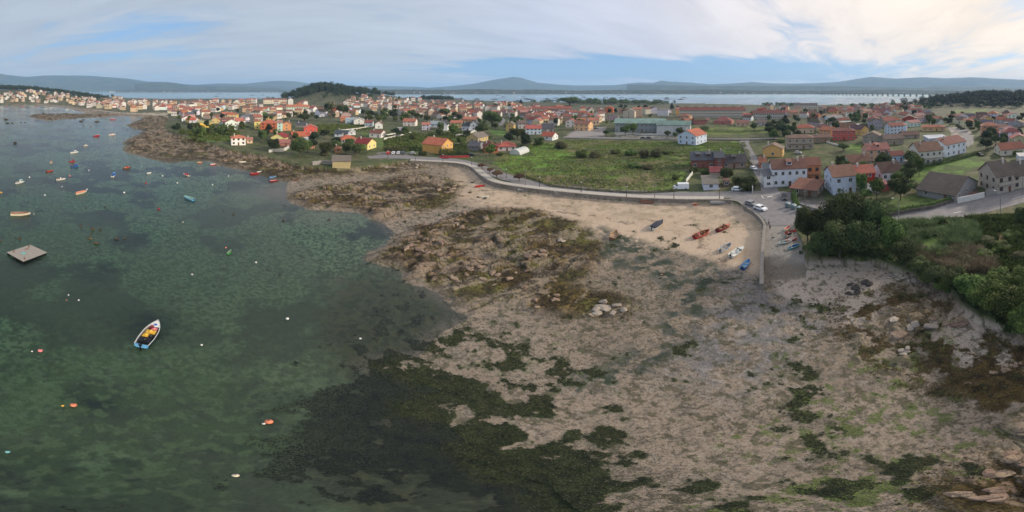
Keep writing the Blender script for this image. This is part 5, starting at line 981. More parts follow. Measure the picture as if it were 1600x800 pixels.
# hedges
def hedge(pts, h, w, label, M='dark', n=3000):
    P = [at(*p) for p in pts]; mb = []
    rg = np.random.default_rng(len(label)); per = []
    for a, b in zip(P[:-1], P[1:]):
        L_ = (b-a).length; k = max(2, int(L_/(w*.6)))
        for i in range(k): q = a.lerp(b, i/k); per.append(((q[0]-P[0][0], q[1]-P[0][1], q[2]-P[0][2]+h*.45), (w*.6, w*.6, h*.55*random.uniform(.9, 1.15))))
    o = link('hedge', leaf_cloud('hedge', per, n, .3 if h > 1.5 else .22, LM[M], 3), None, P[0]); return tag(o, label, 'hedge')
hedge([(690,243),(712,242),(735,241)], 4.2, 3.0, 'tall clipped dark hedge beside the ochre house', n=9000); hedge([(657,243),(668,243)], 2.6, 2, 'short dark hedge left of the ochre house')
hedge([(1386,337),(1420,330),(1455,324.5),(1488,314)], 1.9, 1.2, 'ivy hedge topping the wall of the hill road', 'green', 7000); hedge([(1100,206),(1130,207),(1190,206)], 2.0, 2, 'long hedge at the back of the upper meadow')
hedge([(1097,204),(1108,203)], 4, 4, 'round dark hedge bush before the big hipped red roof'); hedge([(620,236),(600,236),(640,237)], 3, 2.5, 'scrubby hedge above the parked cars', 'olive', 5000); hedge([(1150,287),(1172,289),(1172,298),(1150,299)], 3.4, 3, 'overgrown hedge around the corner garden', 'dark', 9000)
hedge([(1440,262),(1480,254),(1530,240)], 2.2, 2.5, 'dark hedge line crossing the green slope', 'dark', 6000); hedge([(1242,300),(1240,312),(1246,324)], 2.0, 1.6, 'green hedge strip beside the dark parked car', 'green', 3500); hedge([(810,272),(860,291),(930,298),(1000,302),(1060,299)], .9, 1.2, 'ragged weedy hedge along the road side of the field', 'olive', 9000)
hedge([(1305,213),(1330,217)], 1.5, 1.5, 'low hedge below the coral red house')
# masses far off
def wood(label_name, spots, n, size, M, seed):
    rg = np.random.default_rng(seed); bl = []
    for (px, d, spread, rad, hgt, cnt) in spots:
        for i in range(cnt):
            a = R((px-800)*S)+rg.normal()*spread[0]/d; D = d+rg.normal()*spread[1]; x, y = D*math.sin(a), D*math.cos(a); z = gz(x, y) if D < 1600 else 3
            if z < 1.0: continue
            s = rad*(.7+.6*rg.random()); hh = hgt*(.75+.5*rg.random()); bl.append(((x, y, z+hh*.62), (s, s, hh*.42)))
    o = link(label_name, leaf_cloud(label_name, bl, n, size, M, seed)); return tag(o, kind='stuff')
wood('pine_wood', [(488,872,(44,30),6,17,120),(545,885,(38,22),6,17,80),(510,880,(55,35),6,17,120),(462,850,(10,14),5,12,16),(590,905,(26,16),4.5,12,26)], 60000, 2.2, LM['pine'], 1)
wood('hillside_wood', [(20,1180,(70,40),7,15,120),(80,1170,(90,26),6,13,110),(110,1120,(40,30),6,12,70),(140,1050,(26,30),6,11,50),(0,1200,(60,50),7,15,80),(60,1150,(160,50),5,9,30)], 60000, 2.4, LM['pine'], 2)
wood('islet_wood', [(682,1130,(26,12),7,14,70),(650,1150,(18,8),4,9,10),(705,1150,(12,10),5,7,10)], 12000, 2.2, LM['pine'], 3)
wood('headland_wood', [(1540,700,(70,40),6,13,130),(1500,690,(50,40),6,12,100),(1470,640,(30,30),5,9,60),(1590,660,(60,40),6,12,110),(1560,560,(50,24),5,6,60),(1620,600,(60,40),6,10,60)], 70000, 1.9, LM['pine'], 4)
wood('coastal_trees', [(930,830,(55,22),6,12,60),(960,800,(60,18),6,10,50),(985,820,(40,15),6,9,30),(1025,780,(18,12),5,9,18),(845,850,(14,10),6,10,8),(1215,720,(18,12),5,8,14),(1235,700,(16,10),5,7,12),(1420,560,(34,14),4,7,30),(1360,640,(30,12),5,7,20)], 34000, 1.7, LM['dark'], 5)
# garden trees all over the town
recs = []
TZ = [([(-8,152),(20,146),(60,146),(110,149),(196,157),(215,172),(110,163),(0,160)], 45, 'across the bay'),([(262,180),(330,175),(400,172),(430,186),(400,206),(345,204),(300,196)], 20, 'behind the yellow house'),([(262,200),(300,200),(370,206),(372,218),(300,222),(270,212)], 26, 'in the green thicket on the point'),
      ([(560,178),(600,178),(660,178),(715,183),(700,192),(640,190),(600,194),(562,190)], 44, 'in the dark tree belt'),([(440,172),(560,170),(560,186),(470,190),(440,188)], 16, 'below the pine knoll'),([(400,210),(500,214),(540,230),(590,238),(560,246),(470,246),(410,236)], 22, 'among the shore cottages'),
      ([(600,150),(700,158),(800,163),(800,176),(600,176)], 34, 'between far roofs'),([(700,185),(760,183),(800,192),(790,205),(700,200)], 12, 'by the white gables'),([(800,176),(960,176),(960,196),(880,200),(800,212)], 26, 'around the terrace houses'),([(960,168),(1060,170),(1060,184),(960,182)], 18, 'behind the sports hall'),
      ([(1200,176),(1440,176),(1440,190),(1330,200),(1240,196),(1200,190)], 40, 'on the wooded right slope'),([(1200,196),(1240,196),(1250,216),(1215,228),(1200,215)], 26, 'in the thicket above the ochre house'),([(1290,176),(1350,190),(1400,200),(1340,212),(1280,204)], 16, 'above the coral red house'),
      ([(1440,184),(1540,180),(1600,186),(1600,200),(1530,205),(1450,200)], 34, 'on the upper right slope'),([(1530,212),(1600,206),(1600,238),(1540,238)], 12, 'right of the orange tower house'),([(1300,262),(1430,270),(1430,312),(1390,320),(1340,314)], 16, 'in the gardens above the grove'),
      ([(1370,262),(1400,262),(1440,262),(1440,280),(1400,290)], 8, 'below the curving street'),([(600,205),(760,208),(760,226),(690,232),(600,232)], 10, 'on the terraced gardens'),([(770,222),(850,226),(840,236),(760,246)], 10, 'near the greenhouse')]
for zi, (poly, n, where) in enumerate(TZ):
    rr = random.Random(300+zi)
    for (x, y, p) in scatter(poly, n, 6.5, 70+zi, tries=25):
        kd = rr.choice(('dark_tree', 'dark_tree', 'green_tree', 'shrub', 'olive_shrub', 'pine_tree')); h = rr.uniform(5, 9) if 'shrub' not in kd else rr.uniform(2, 4); r = rr.uniform(2.6, 4.4) if 'shrub' not in kd else rr.uniform(1.8, 3.2)
        o = tree(x, y, 0, 0, kd, '', 'garden trees and shrubs', r=r, h=h, clear=.1)
        recs.append(({'dark_tree': 'dark rounded tree', 'green_tree': 'mid green leafy tree', 'shrub': 'green shrub', 'olive_shrub': 'olive grey shrub', 'pine_tree': 'dark pine'}[kd]+' '+where, x, o))
ALLREC += recs
# ground cover one cannot count: grass and weeds of the field, reeds, brambles
def cover(name, polys, n, hgt, M, seed, wid=.18, per=3):
    rg = np.random.default_rng(seed); V = []; tot = 0; pts = []
    for poly, share in polys:
        W = [tuple(at(*p)[:2]) for p in poly]; xs = [p[0] for p in W]; ys = [p[1] for p in W]; k = int(n*share*2.2)
        X = rg.uniform(min(xs), max(xs), k); Y = rg.uniform(min(ys), max(ys), k); ok = inside(X, Y, W) & (fbm(X/5, Y/5, 3, seed) > .38); pts.append(np.stack([X[ok], Y[ok]], 1))
    P = np.concatenate(pts); n = len(P); z = np.array([gz(x, y) for x, y in P]); hh = hgt*(.5+rg.random(n))*(.6+.8*fbm(P[:, 0]/4, P[:, 1]/4, 3, seed+1))
    out = []
    for k in range(per):
        a = rg.random(n)*6.28; dx = np.cos(a)*wid*(.6+rg.random(n)); dy = np.sin(a)*wid*(.6+rg.random(n)); ox = rg.normal(size=n)*wid; oy = rg.normal(size=n)*wid; lx = rg.normal(size=n)*hh*.5; ly = rg.normal(size=n)*hh*.5
        b0 = np.stack([P[:, 0]+ox-dx, P[:, 1]+oy-dy, z-.05], 1); b1 = np.stack([P[:, 0]+ox+dx, P[:, 1]+oy+dy, z-.05], 1); t = np.stack([P[:, 0]+ox+lx, P[:, 1]+oy+ly, z+hh], 1); out.append(np.stack([b0, b1, t], 1))
    v = np.concatenate(out).reshape(-1, 3); m = len(v)//3; me = bpy.data.meshes.new(name); me.vertices.add(m*3); me.vertices.foreach_set('co', v.astype(np.float32).ravel()); me.loops.add(m*3); me.loops.foreach_set('vertex_index', np.arange(m*3, dtype=np.int32)); me.polygons.add(m)
    me.polygons.foreach_set('loop_start', np.arange(0, m*3, 3, dtype=np.int32)); me.polygons.foreach_set('loop_total', np.full(m, 3, np.int32)); me.update(calc_edges=True); me.materials.append(M); return tag(link(name, me), kind='stuff')
cover('field_grass', [(FIELD, .8), ([(765,252),(800,262),(835,284),(800,270)], .03), ([(1060,222),(1165,222),(1175,262),(1080,262)], .15)], 15000, .40, leafmat('grass_blades', (.13,.185,.045), (.27,.29,.11), .06, 0), 21, .22)
cover('reeds', [([(1405,352),(1470,345),(1520,352),(1530,375),(1500,398),(1440,400),(1400,385)], 1)], 11000, 1.5, LM['reed'], 22, .12, 4)
cover('dry_scrub', [([(1420,385),(1500,380),(1550,395),(1560,425),(1500,428),(1440,412)], 1)], 7000, 1.1, LM['dry'], 23, .14, 4)
cover('brambles', [([(1510,340),(1600,336),(1600,425),(1550,420),(1500,390)], .6), ([(1440,345),(1560,338),(1580,345),(1450,350)], .5)], 7000, .8, LM['green'], 24, .25, 3)
cover('bank_scrub', [([(1250,395),(1300,398),(1380,404),(1430,420),(1480,432),(1500,462),(1560,500),(1600,520),(1600,470),(1520,440),(1440,412),(1380,395),(1300,385)], 1)], 7000, 1.2, LM['dark'], 25, .25, 3)
cover('plot_vegetation', [([(470,195),(570,193),(580,203),(520,212),(480,205)], .3), ([(290,205),(375,205),(370,222),(300,220)], .3), ([(600,208),(740,205),(770,215),(720,235),(600,236)], .4)], 9000, .9, LM['green'], 26, .3, 3)
# ---------------------------------------------------------------- boats
def paint_m(name, c, rough=.45): return mat('paint_'+name, srgb(c), rough, 2.5, .10, spec=.4, stain=(tuple(x*.5 for x in srgb(c)), 1.2, .35))
PA = {'white': (214,214,208), 'red': (176,38,36), 'maroon': (120,28,48), 'blue': (46,92,160), 'lightblue': (96,160,204), 'green': (70,150,70), 'orange': (206,124,92), 'brown': (120,80,58), 'grey': (150,150,148), 'dark': (30,34,50), 'teal': (110,170,170), 'cream': (206,196,170), 'pink': (206,120,120), 'yellow': (214,170,60), 'black': (20,20,22), 'tan': (170,150,120)}
PM = lambda k: paint_m(k, PA[k])
def hull_mesh(L, B, D, out, inn, fl=.28, flat=.0, name='hull'):
    n = 12; mb = MB(); secs = []
    for i in range(n+1):
        t = i/n; b = B/2*(1-max(0, (t-.42)/.58)**2.3)*(.86+.14*min(1, t*4)); sh = D*(1+.42*t**2.2); k = D*(-.22)*(1-t**4)-.02+ (D*.5*t**6); x = -L/2+L*t; b = max(b, .02); bi = max(b-.09, .012)
        f = max(k+.12, D*fl*.55)
        secs.append([(x, 0, k), (x, -b*.72, k+D*.26), (x, -b, sh), (x, -bi, sh), (x, -bi*.82, f), (x, bi*.82, f), (x, bi, sh), (x, b, sh), (x, b*.72, k+D*.26)])
    m = 9; v = [p for s in secs for p in s]; fo = []; fi = []; fg = []
    for i in range(n):
        for j in range(m):
            a, b_, c, d = i*m+j, i*m+(j+1) % m, (i+1)*m+(j+1) % m, (i+1)*m+j
            (fi if j in (3, 4, 5) else (fg if j in (2, 6) else fo)).append((a, b_, c, d))
    mb.add(v, fo, 0); q = len(mb.f); mb.f += fi; mb.m += [1]*len(fi); mb.f += fg; mb.m += [2]*len(fg)
    mb.f += [(0, 8, 7, 6, 5, 4, 3, 2, 1)]; mb.m += [0]; e = n*m; mb.f += [tuple(e+j for j in (0,1,2,3,4,5,6,7,8))]; mb.m += [0]
    # inner transom
    mb.box(-L/2+.02, -L/2+.10, -B*.40, B*.40, D*.1, D*.96, 0)
    return mb
def boat(px, py, L, hd, out='white', inn='grey', gun=None, label='', kind='open', group=None, water=True, name='motorboat', cat='boat', cover=None, z=None, tilt=0, B=None, motor=True, seats=2, cab='white', roll=0, cargo=None):
    p = at(px, py) if not water else Vector((*unproj(px, py), 0)); az = math.atan2(p[0], p[1]); B = B or L*.36; D = max(.42, L*.12)
    zz = 0 if water else p[2]+D*.22
    root = empty(name, (p[0], p[1], zz if z is None else z), 0, label, cat, group); root.rotation_euler = (R(roll), R(tilt), math.pi/2-az-R(hd))
    hull_mesh(L, B, D, out, inn).build('hull', [PM(out), PM(inn), PM(gun or out)], root)
    if kind in ('open', 'cabin', 'console') and seats:
        for i in range(seats):
            s = MB(); x = -L*.22+i*L*.3; s.box(x-.13, x+.13, -B*.36, B*.36, D*.62, D*.68); s.build('seat', PM('tan' if inn != 'tan' else 'brown'), root)
    if kind == 'cabin':
        c = MB(); x0, x1 = L*.02, L*.26; c.add([(x0,-B*.27,D*.3),(x1+L*.05,-B*.24,D*.3),(x1+L*.05,B*.24,D*.3),(x0,B*.27,D*.3),(x0,-B*.24,D*.3+1.35),(x1-L*.02,-B*.2,D*.3+1.35),(x1-L*.02,B*.2,D*.3+1.35),(x0,B*.24,D*.3+1.35)], [(4,5,6,7),(0,1,5,4),(1,2,6,5),(2,3,7,6),(3,0,4,7)]); co = c.build('cabin', PM(cab), root)
        r_ = MB(); r_.box(x0-.15, x1+.02, -B*.27, B*.27, D*.3+1.352, D*.3+1.42); r_.build('cabin_roof', PM(gun or 'white'), co)
        g = MB(); g.box(x0+.1, x1-.12, -B*.275, B*.275, D*.3+.75, D*.3+1.15); g.build('cabin_window', GLASS, co)
    if kind == 'console':
        c = MB(); c.box(-L*.06, L*.04, -B*.13, B*.13, D*.3, D*.3+.95); c.build('console', PM(cab), root); g = MB(); g.add([(L*.04,-B*.14,D*.3+.9),(L*.04,B*.14,D*.3+.9),(-L*.0,B*.12,D*.3+1.25),(-L*.0,-B*.12,D*.3+1.25),(L*.05,-B*.14,D*.3+.9),(L*.05,B*.14,D*.3+.9),(L*.01,B*.12,D*.3+1.25),(L*.01,-B*.12,D*.3+1.25)], [(0,1,2,3),(7,6,5,4),(0,4,5,1),(1,5,6,2),(2,6,7,3),(3,7,4,0)]); g.build('windscreen', GLASS, root)
    if cover:
        c = MB(); c.add([(-L*.42,-B*.47,D*1.02),(L*.2,-B*.46,D*1.1),(L*.36,0,D*1.35),(L*.2,B*.46,D*1.1),(-L*.42,B*.47,D*1.02),(-L*.42,0,D*1.25),(0,0,D*1.6)], [(0,1,6),(1,2,6),(2,3,6),(3,4,6),(4,5,6),(5,0,6),(0,5,4,3,2,1)]); c.build('cover', PM(cover), root)
    if kind == 'foredeck' or kind == 'cabin' or kind == 'console':
        c = MB(); c.add([(L*.22,-B*.40,D*1.09),(L*.22,B*.40,D*1.09),(L*.47,.02,D*1.36),(L*.47,-.02,D*1.36),(L*.22,-B*.40,D*1.04),(L*.22,B*.40,D*1.04),(L*.47,.02,D*1.3),(L*.47,-.02,D*1.3)], [(0,1,2,3),(4,7,6,5),(0,4,5,1),(1,5,6,2),(3,7,4,0)]); c.build('foredeck', PM(gun or out), root)
    if motor:
        m = MB(); m.box(-L/2-.38, -L/2-.02, -.14, .14, D*.75, D*.75+.42); m.tube((-L/2-.2, 0, D*.75), (-L/2-.2, 0, -D*.45), .07, .05, 6); m.box(-L/2-.34, -L/2-.06, -.05, .05, -D*.5, -D*.2); m.build('outboard_motor', PM('black' if out != 'black' else 'grey'), root)
    if cargo:
        for i, (cx, cy, sx, sy, colr) in enumerate(cargo):
            c = MB(); c.box(cx*L-sx/2, cx*L+sx/2, cy*B-sy/2, cy*B+sy/2, D*.35, D*.35+.5); c.lathe([(.22, 0), (.28, .15), (.15, .3)], 8, (cx*L, cy*B, D*.35+.5)); c.build('gear_pile', PM(colr), root)
    return root
b = boat
b(235,524,6.6,20,'lightblue','grey','white','big blue fishing boat at anchor with heaped yellow, black and pink gear','foredeck',B=2.2,seats=0,name='fishing_boat',cargo=[(-.30,0,1.2,1.5,'black'),(-.12,.12,.9,.9,'yellow'),(-.14,-.2,.8,.7,'black'),(.03,.0,.9,1.3,'yellow'),(.14,-.1,.7,.8,'pink'),(.22,.12,.7,.6,'maroon'),(.3,-.02,.6,.7,'blue')])
b(31,286,4.4,60,'white','grey','teal','white motorboat with teal cabin near the left edge','cabin'); b(78,268,3.8,60,'red','brown',None,'bright red open boat below the orange and blue ones'); b(80,254,3.4,8,'cream','orange',None,'small cream and orange boat just above the bright red one')
b(113,253,3.4,80,'red','brown','maroon','red boat with dark cabin directly above the blue one','cabin',cab='maroon'); b(117,261,4.2,70,'blue','dark','blue','dark blue boat with low cabin touching the red one','cabin',cab='blue'); b(116,239,5.4,70,'white','grey','white','largest white cabin boat in the left bay','cabin')
b(134,228,3.8,70,'cream','grey',None,'small cream boat between reef and white cabin boat','console'); b(95,281,4.2,75,'white','brown','white','white boat with brown interior and small wheelhouse','console'); b(127,302,5.0,55,'cream','orange','white','long cream boat with orange-red floor'); b(178,275,4.6,18,'white','blue','lightblue','white boat with blue canopy in the middle of the bay','cabin',cab='blue')
b(199,263,4.4,55,'brown','orange',None,'brown wooden boat right of the blue-canopied one','console',cab='red'); b(233,271,2.2,70,'white','grey',None,'tiny white dinghy in the open bay',motor=False); b(291,274,4.2,-40,'white','red','pink','white boat with red front below the rocky point','console',cab='red'); b(295,311,5.0,-42,'lightblue','teal','white','light blue open boat alone in the middle water')
b(32,336,6.0,92,'cream','brown','grey','long grey-cream launch lying broadside near the left edge','open',seats=4); b(359,395,1.9,25,'green','grey','green','tiny green rimmed dinghy in mid water',motor=False,seats=1,name='dinghy'); b(151,213,5.6,75,'red','brown',None,'far red boat left of the red and white one','cabin',cab='red'); b(175,211,6.4,75,'white','red','orange','far white boat with red deck below the harbour','cabin',cab='white')
b(428,283.5,3.6,80,'maroon','pink',None,'maroon boat moored nearest the small sand beach'); b(426,277.5,3.6,60,'lightblue','blue','white','blue and white boat just above the maroon one','open'); b(398,272,4.2,80,'red','maroon',None,'red boat moored close to the rocky shore'); b(405,269.5,3.2,50,'grey','white',None,'grey boat between red boat and rocks'); b(462,281,3.4,70,'brown','dark',None,'dark brown rowing boat stranded on the small beach',water=False,motor=False,name='rowing_boat')
b(379,254,3.6,80,'white','cream',None,'white boat drawn up on the rocks under the point house',water=False,motor=False); b(333,257.5,3.4,70,'pink','white',None,'pinkish boat at the foot of the point rocks'); b(312,254.5,2.6,90,'orange','cream',None,'small orange boat below the point rocks, person-sized',motor=False)
for i,(x,y,hd,l) in enumerate(((57,166.5,60,'white motorboat moored off the far dark quay'),(72,170.5,70,'white boat with cabin in the far harbour, nearest the reef'),(79,169,80,'white boat beside the reef boat in the far harbour'),(34,166.5,80,'pale boat anchored alone at the far left harbour'),(10,166,70,'reddish boat on the far left shore'),(177,187,80,'pink boat just below the quay reef'),(105,172,70,'small pale boat near the tip of the harbour spit'))):
    b(x,y,8,hd,'white' if 'red' not in l and 'pink' not in l else 'red','grey',None,l,'cabin',seats=0)
# stranded on the sand
g='boats stranded on the beach'
b(1027,354,6.2,28,'white','grey','dark','white boat with long dark cover on the upper sand','open',water=False,cover='dark',tilt=0,roll=6,group=g); b(1097,368,5.6,42,'red','brown','orange','red wooden boat with fishing gear, larger of the red pair','open',water=False,roll=5,group=g,cargo=[(.12,0,.7,.6,'brown'),(-.2,.1,.5,.5,'pink')]); b(1131,358,5.2,40,'maroon','brown','orange','dark red boat with blue gear, nearer the wall than its pair','console',water=False,cab='brown',roll=-5,group=g)
b(1134,389,4.4,32,'white','grey','lightblue','smaller white dinghy with two seats on the low sand','open',water=False,roll=6,group=g); b(1152,396,5.2,32,'white','white','white','larger bare white boat on the low sand','console',water=False,seats=0,roll=4,group=g); b(1166,415,4.0,20,'blue','lightblue','blue','small blue boat lying lowest on the sand',water=False,roll=-5,group=g); b(959,369,5.0,12,'brown','tan','brown','weathered brown boat leaning beside the tidal drain',water=False,roll=14,group=g,motor=False)
b(1087,318,3.6,8,'red','cream','orange','small red and cream boat on the stones under the wall',water=False,group=g,motor=False); b(750,292,4.0,70,'red','red',None,'red kayak-like boat left on the sand near the bend',water=False,B=.9,motor=False,seats=1,name='kayak',cat='kayak'); b(758,308.5,2.6,80,'white','cream',None,'small white tender on the dark rock in the sand',water=False,motor=False,seats=1)
def upturned(px, py, L, hd, c, label):
    p = at(px, py); az = math.atan2(p[0], p[1]); root = empty('upturned_boat', (p[0], p[1], p[2]+L*.15), 0, label, 'boat'); root.rotation_euler = (math.pi, 0, math.pi/2-az-R(hd)); hull_mesh(L, L*.34, L*.12, c, c).build('hull', [PM(c), PM('grey'), PM(c)], root)
    k = MB(); k.box(-L*.4, L*.38, -.03, .03, -L*.06, -L*.02); k.build('keel', PM('tan'), root)
upturned(1122,317.5,5.0,88,'grey','long pale grey upturned boat under the sea wall corner'); upturned(1013,316.5,5.2,92,'brown','brown upturned boat lying along the foot of the wall'); upturned(816,297,3.4,80,'grey','small grey upturned boat near the beach steps')
for i,(x,y,hd,o_,i_,l,u) in enumerate(((1231,358,25,'cream','pink','cream dinghy uppermost in the row under the grove',0),(1236,364,60,'red','brown','dark red dinghy second in the row under the grove',0),(1233,369,40,'grey','dark','grey dinghy third in the row under the grove',0),(1237,376,55,'red','white','red and white striped dinghy under the grove',0),(1228,380,70,'white','teal','white and teal dinghy lying furthest onto the ramp',0),(1241,387,50,'teal','blue','bright turquoise dinghy lowest under the grove',0))):
    b(x,y,3.0,hd,o_,i_,None,l,'open',water=False,motor=False,seats=1,name='dinghy',group='dinghies under the grove')
# --- buoys
def buoy(px, py, d, c, label, group='mooring buoys'):
    p = unproj(px, py); root = empty('buoy', (p[0], p[1], 0), 0, label, 'buoy', group); m = MB(); m.lathe([(.02,-.42),(.3,-.34),(.47,-.12),(.5,.08),(.42,.32),(.24,.46),(.05,.5)], 14); o = m.build('float', PM(c), root, smooth=True); o.scale = (d*.72,)*3
    r_ = MB(); r_.tube((0,0,.46),(0,0,.66),.05,.05,6); r_.lathe([(.10,.62),(.13,.68),(.10,.74)],8); q = r_.build('ring', PM('dark'), root); q.scale = (d*.72,)*3
for a in ((420,659,1.0,'orange','large orange buoy with small white one on its left'),(412,662,.4,'white','small white buoy touching the large orange one'),(115,633,.9,'orange','orange buoy over the dark weed patch at lower left'),(98,634,.4,'yellow','small yellow buoy left of the orange one'),(63,548,.9,'pink','faded pink buoy near the left edge'),(50,549,.35,'white','tiny white float left of the pink buoy'),
          (368,743,.6,'cream','cream buoy lowest in the green water'),(12,706,.5,'teal','pale buoy with dark rope in the bottom left corner'),(449,498,.7,'white','white buoy right of the big fishing boat'),(445,501,.4,'dark','dark float beside the white buoy'),(315,539,.45,'white','tiny white buoy below the big fishing boat'),(123,469,.45,'white','right one of two tiny white floats under the raft'),
          (107,461,.4,'white','left one of two tiny white floats under the raft'),(300,429,.8,'grey','grey buoy in mid water below the rocks'),(400,410,.6,'white','white buoy right of the green dinghy'),(353,387,.6,'orange','small orange buoy touching the green dinghy'),(248,327,1.4,'maroon','large dark red buoy in open water'),(228,286,1.1,'red','red buoy left of the tiny white dinghy'),
          (194,301,1.1,'white','white mooring buoy between orange and light blue boats'),(46,277,1.0,'white','white buoy right of the teal-cabined boat'),(109,275,1.1,'orange','orange buoy right of the brown-floored white boat'),(97,292,1.0,'grey','grey buoy under the brown-floored white boat'),(136,296,.8,'white','white buoy at the bow of the long cream boat'),(2,301,1.1,'yellow','yellowish buoy cut by the left edge'),
          (70,305,.8,'white','white buoy above the grey launch'),(254,275,1.0,'white','white buoy between tiny dinghy and red-fronted boat'),(277,286,.9,'white','white buoy under the red-fronted boat'),(357,275,.8,'white','white buoy off the rocky shore'),(332,289,.8,'white','pale buoy in the right part of the bay'),(104,469,.3,'orange','tiny orange float left of the white pair'),
          (563,529,.5,'white','white float at the edge of the dark weed'),(286,347,.5,'cream','tiny cream float in the middle water'),(139,266,.8,'white','white buoy right of the dark blue boat'),(299,261,.9,'dark','dark float in the calm blue strip'),(315,262,.7,'grey','small grey float in the calm blue strip')): buoy(*a)
# --- working raft and the mussel rafts of the far bay
def raft(px, py):
    p = unproj(px, py); az = math.atan2(p[0], p[1]); root = empty('work_raft', (p[0], p[1], .35), 0, 'square grey plank raft floating near the left edge', 'raft'); root.rotation_euler = (0, 0, -az+R(40))
    m = MB()
    for i in range(14): m.box(-3.4+i*.49, -3.4+i*.49+.46, -2.9, 2.9, .18+.01*(i % 3), .26+.01*(i % 3))
    m.build('deck', mat('old_planks', (.30,.275,.24), .9, 3, .25), root); f = MB()
    for y in (-2.4, 0, 2.4): f.box(-3.4, 3.4, y-.35, y+.35, -.5, .17)
    f.build('float', PM('black'), root)
    for x, y in ((-2.6,-2.3),(2.4,2.1),(-2.2,1.9)): k = MB(); k.lathe([(.12,0),(.12,.3),(.2,.32),(.2,.4)],8,(x,y,.29)); k.build('bollard', PM('brown'), root)
    k = MB(); k.box(-1.3,-.6,-.4,.3,.30,.55); k.build('crate', PM('teal'), root); k = MB(); k.tube((.5,1.2,.36),(1.9,1.6,.36),.09,.09,6); k.build('spar', PM('brown'), root)
raft(42, 398)
rr = random.Random(8); pts = []; ml = []
rm = MB(); 
for i in range(9): rm.box(-12, 12, -9+i*2.25-.2, -9+i*2.25+.2, 1.2, 1.6)
for i in range(4): rm.box(-11+i*7-.3, -11+i*7+.3, -9.5, 9.5, .8, 1.19)
for x in (-8, 8):
    for y in (-6, 6): rm.box(x-2, x+2, y-1.6, y+1.6, -.6, .79)
rm.box(-3, 3, -2, 2, 1.61, 3.4); rme = rm.mesh('mussel_raft', mat('raft_timber', (.055,.05,.045), .9, 1, .2))
for k in range(400):
    if len(pts) >= 84: break
    x = rr.uniform(330, 1090) if rr.random() < .82 else rr.uniform(640, 1000); y = rr.uniform(145.8, 158.5) if x > 620 else rr.uniform(145.5, 152)
    X, Y = unproj(x, y)
    if math.hypot(X, Y) > 2750 and x > 620: continue
    if inside(np.array([X]), np.array([Y]), DRY)[0] or any((X-a)**2+(Y-c)**2 < 3600 for a, c in pts): continue
    pts.append((X, Y)); o = link('mussel_raft', rme); o.location = (X, Y, 0); o.rotation_euler = (0, 0, -math.atan2(X, Y)+rr.uniform(-.5, .5)); tag(o, 'x', 'raft', 'mussel rafts in the bay'); ml.append((f"{'near' if y > 151.5 else 'distant'} dark mussel raft "+('beyond the old town roofs' if x < 470 else 'left of the wooded islet' if x < 660 else 'right of the wooded islet' if x < 800 else 'above the terrace roofs' if x < 900 else 'above the dark coastal trees' if x < 1000 else 'left of the long apartment row'), x, o))
ALLREC += ml
# --- bridge
def bridge():
    a = unproj(1272, 147.3); b_ = unproj(1468, 151.2); root = empty('road_bridge', (a[0], a[1], 0), math.atan2(b_[1]-a[1], b_[0]-a[0]), 'very long low road bridge on many piers across the bay', 'bridge'); L_ = math.hypot(b_[0]-a[0], b_[1]-a[1]); M = mat('bridge_concrete', (.19,.19,.19), .9, .05, .1)
    d = MB(); d.box(0, L_+60, -7, 7, 11.5, 14.0); d.build('deck', M, root); r_ = MB(); r_.box(0, L_+60, -7.2, -7.0, 13.0, 15.0); r_.build('parapet', M, root); n = int(L_/48); me = None
    for i in range(n):
        if me is None: m = MB(); m.tube((0,-4,-3),(0,-4,11.4),2.6,2.6,8); m.tube((0,4,-3),(0,4,11.4),2.6,2.6,8); m.box(-2.8,2.8,-7,7,9.6,11.45); me = m.mesh('pier', M)
        o = link('pier', me, root, ((i+.5)*L_/n, 0, 0))
bridge()
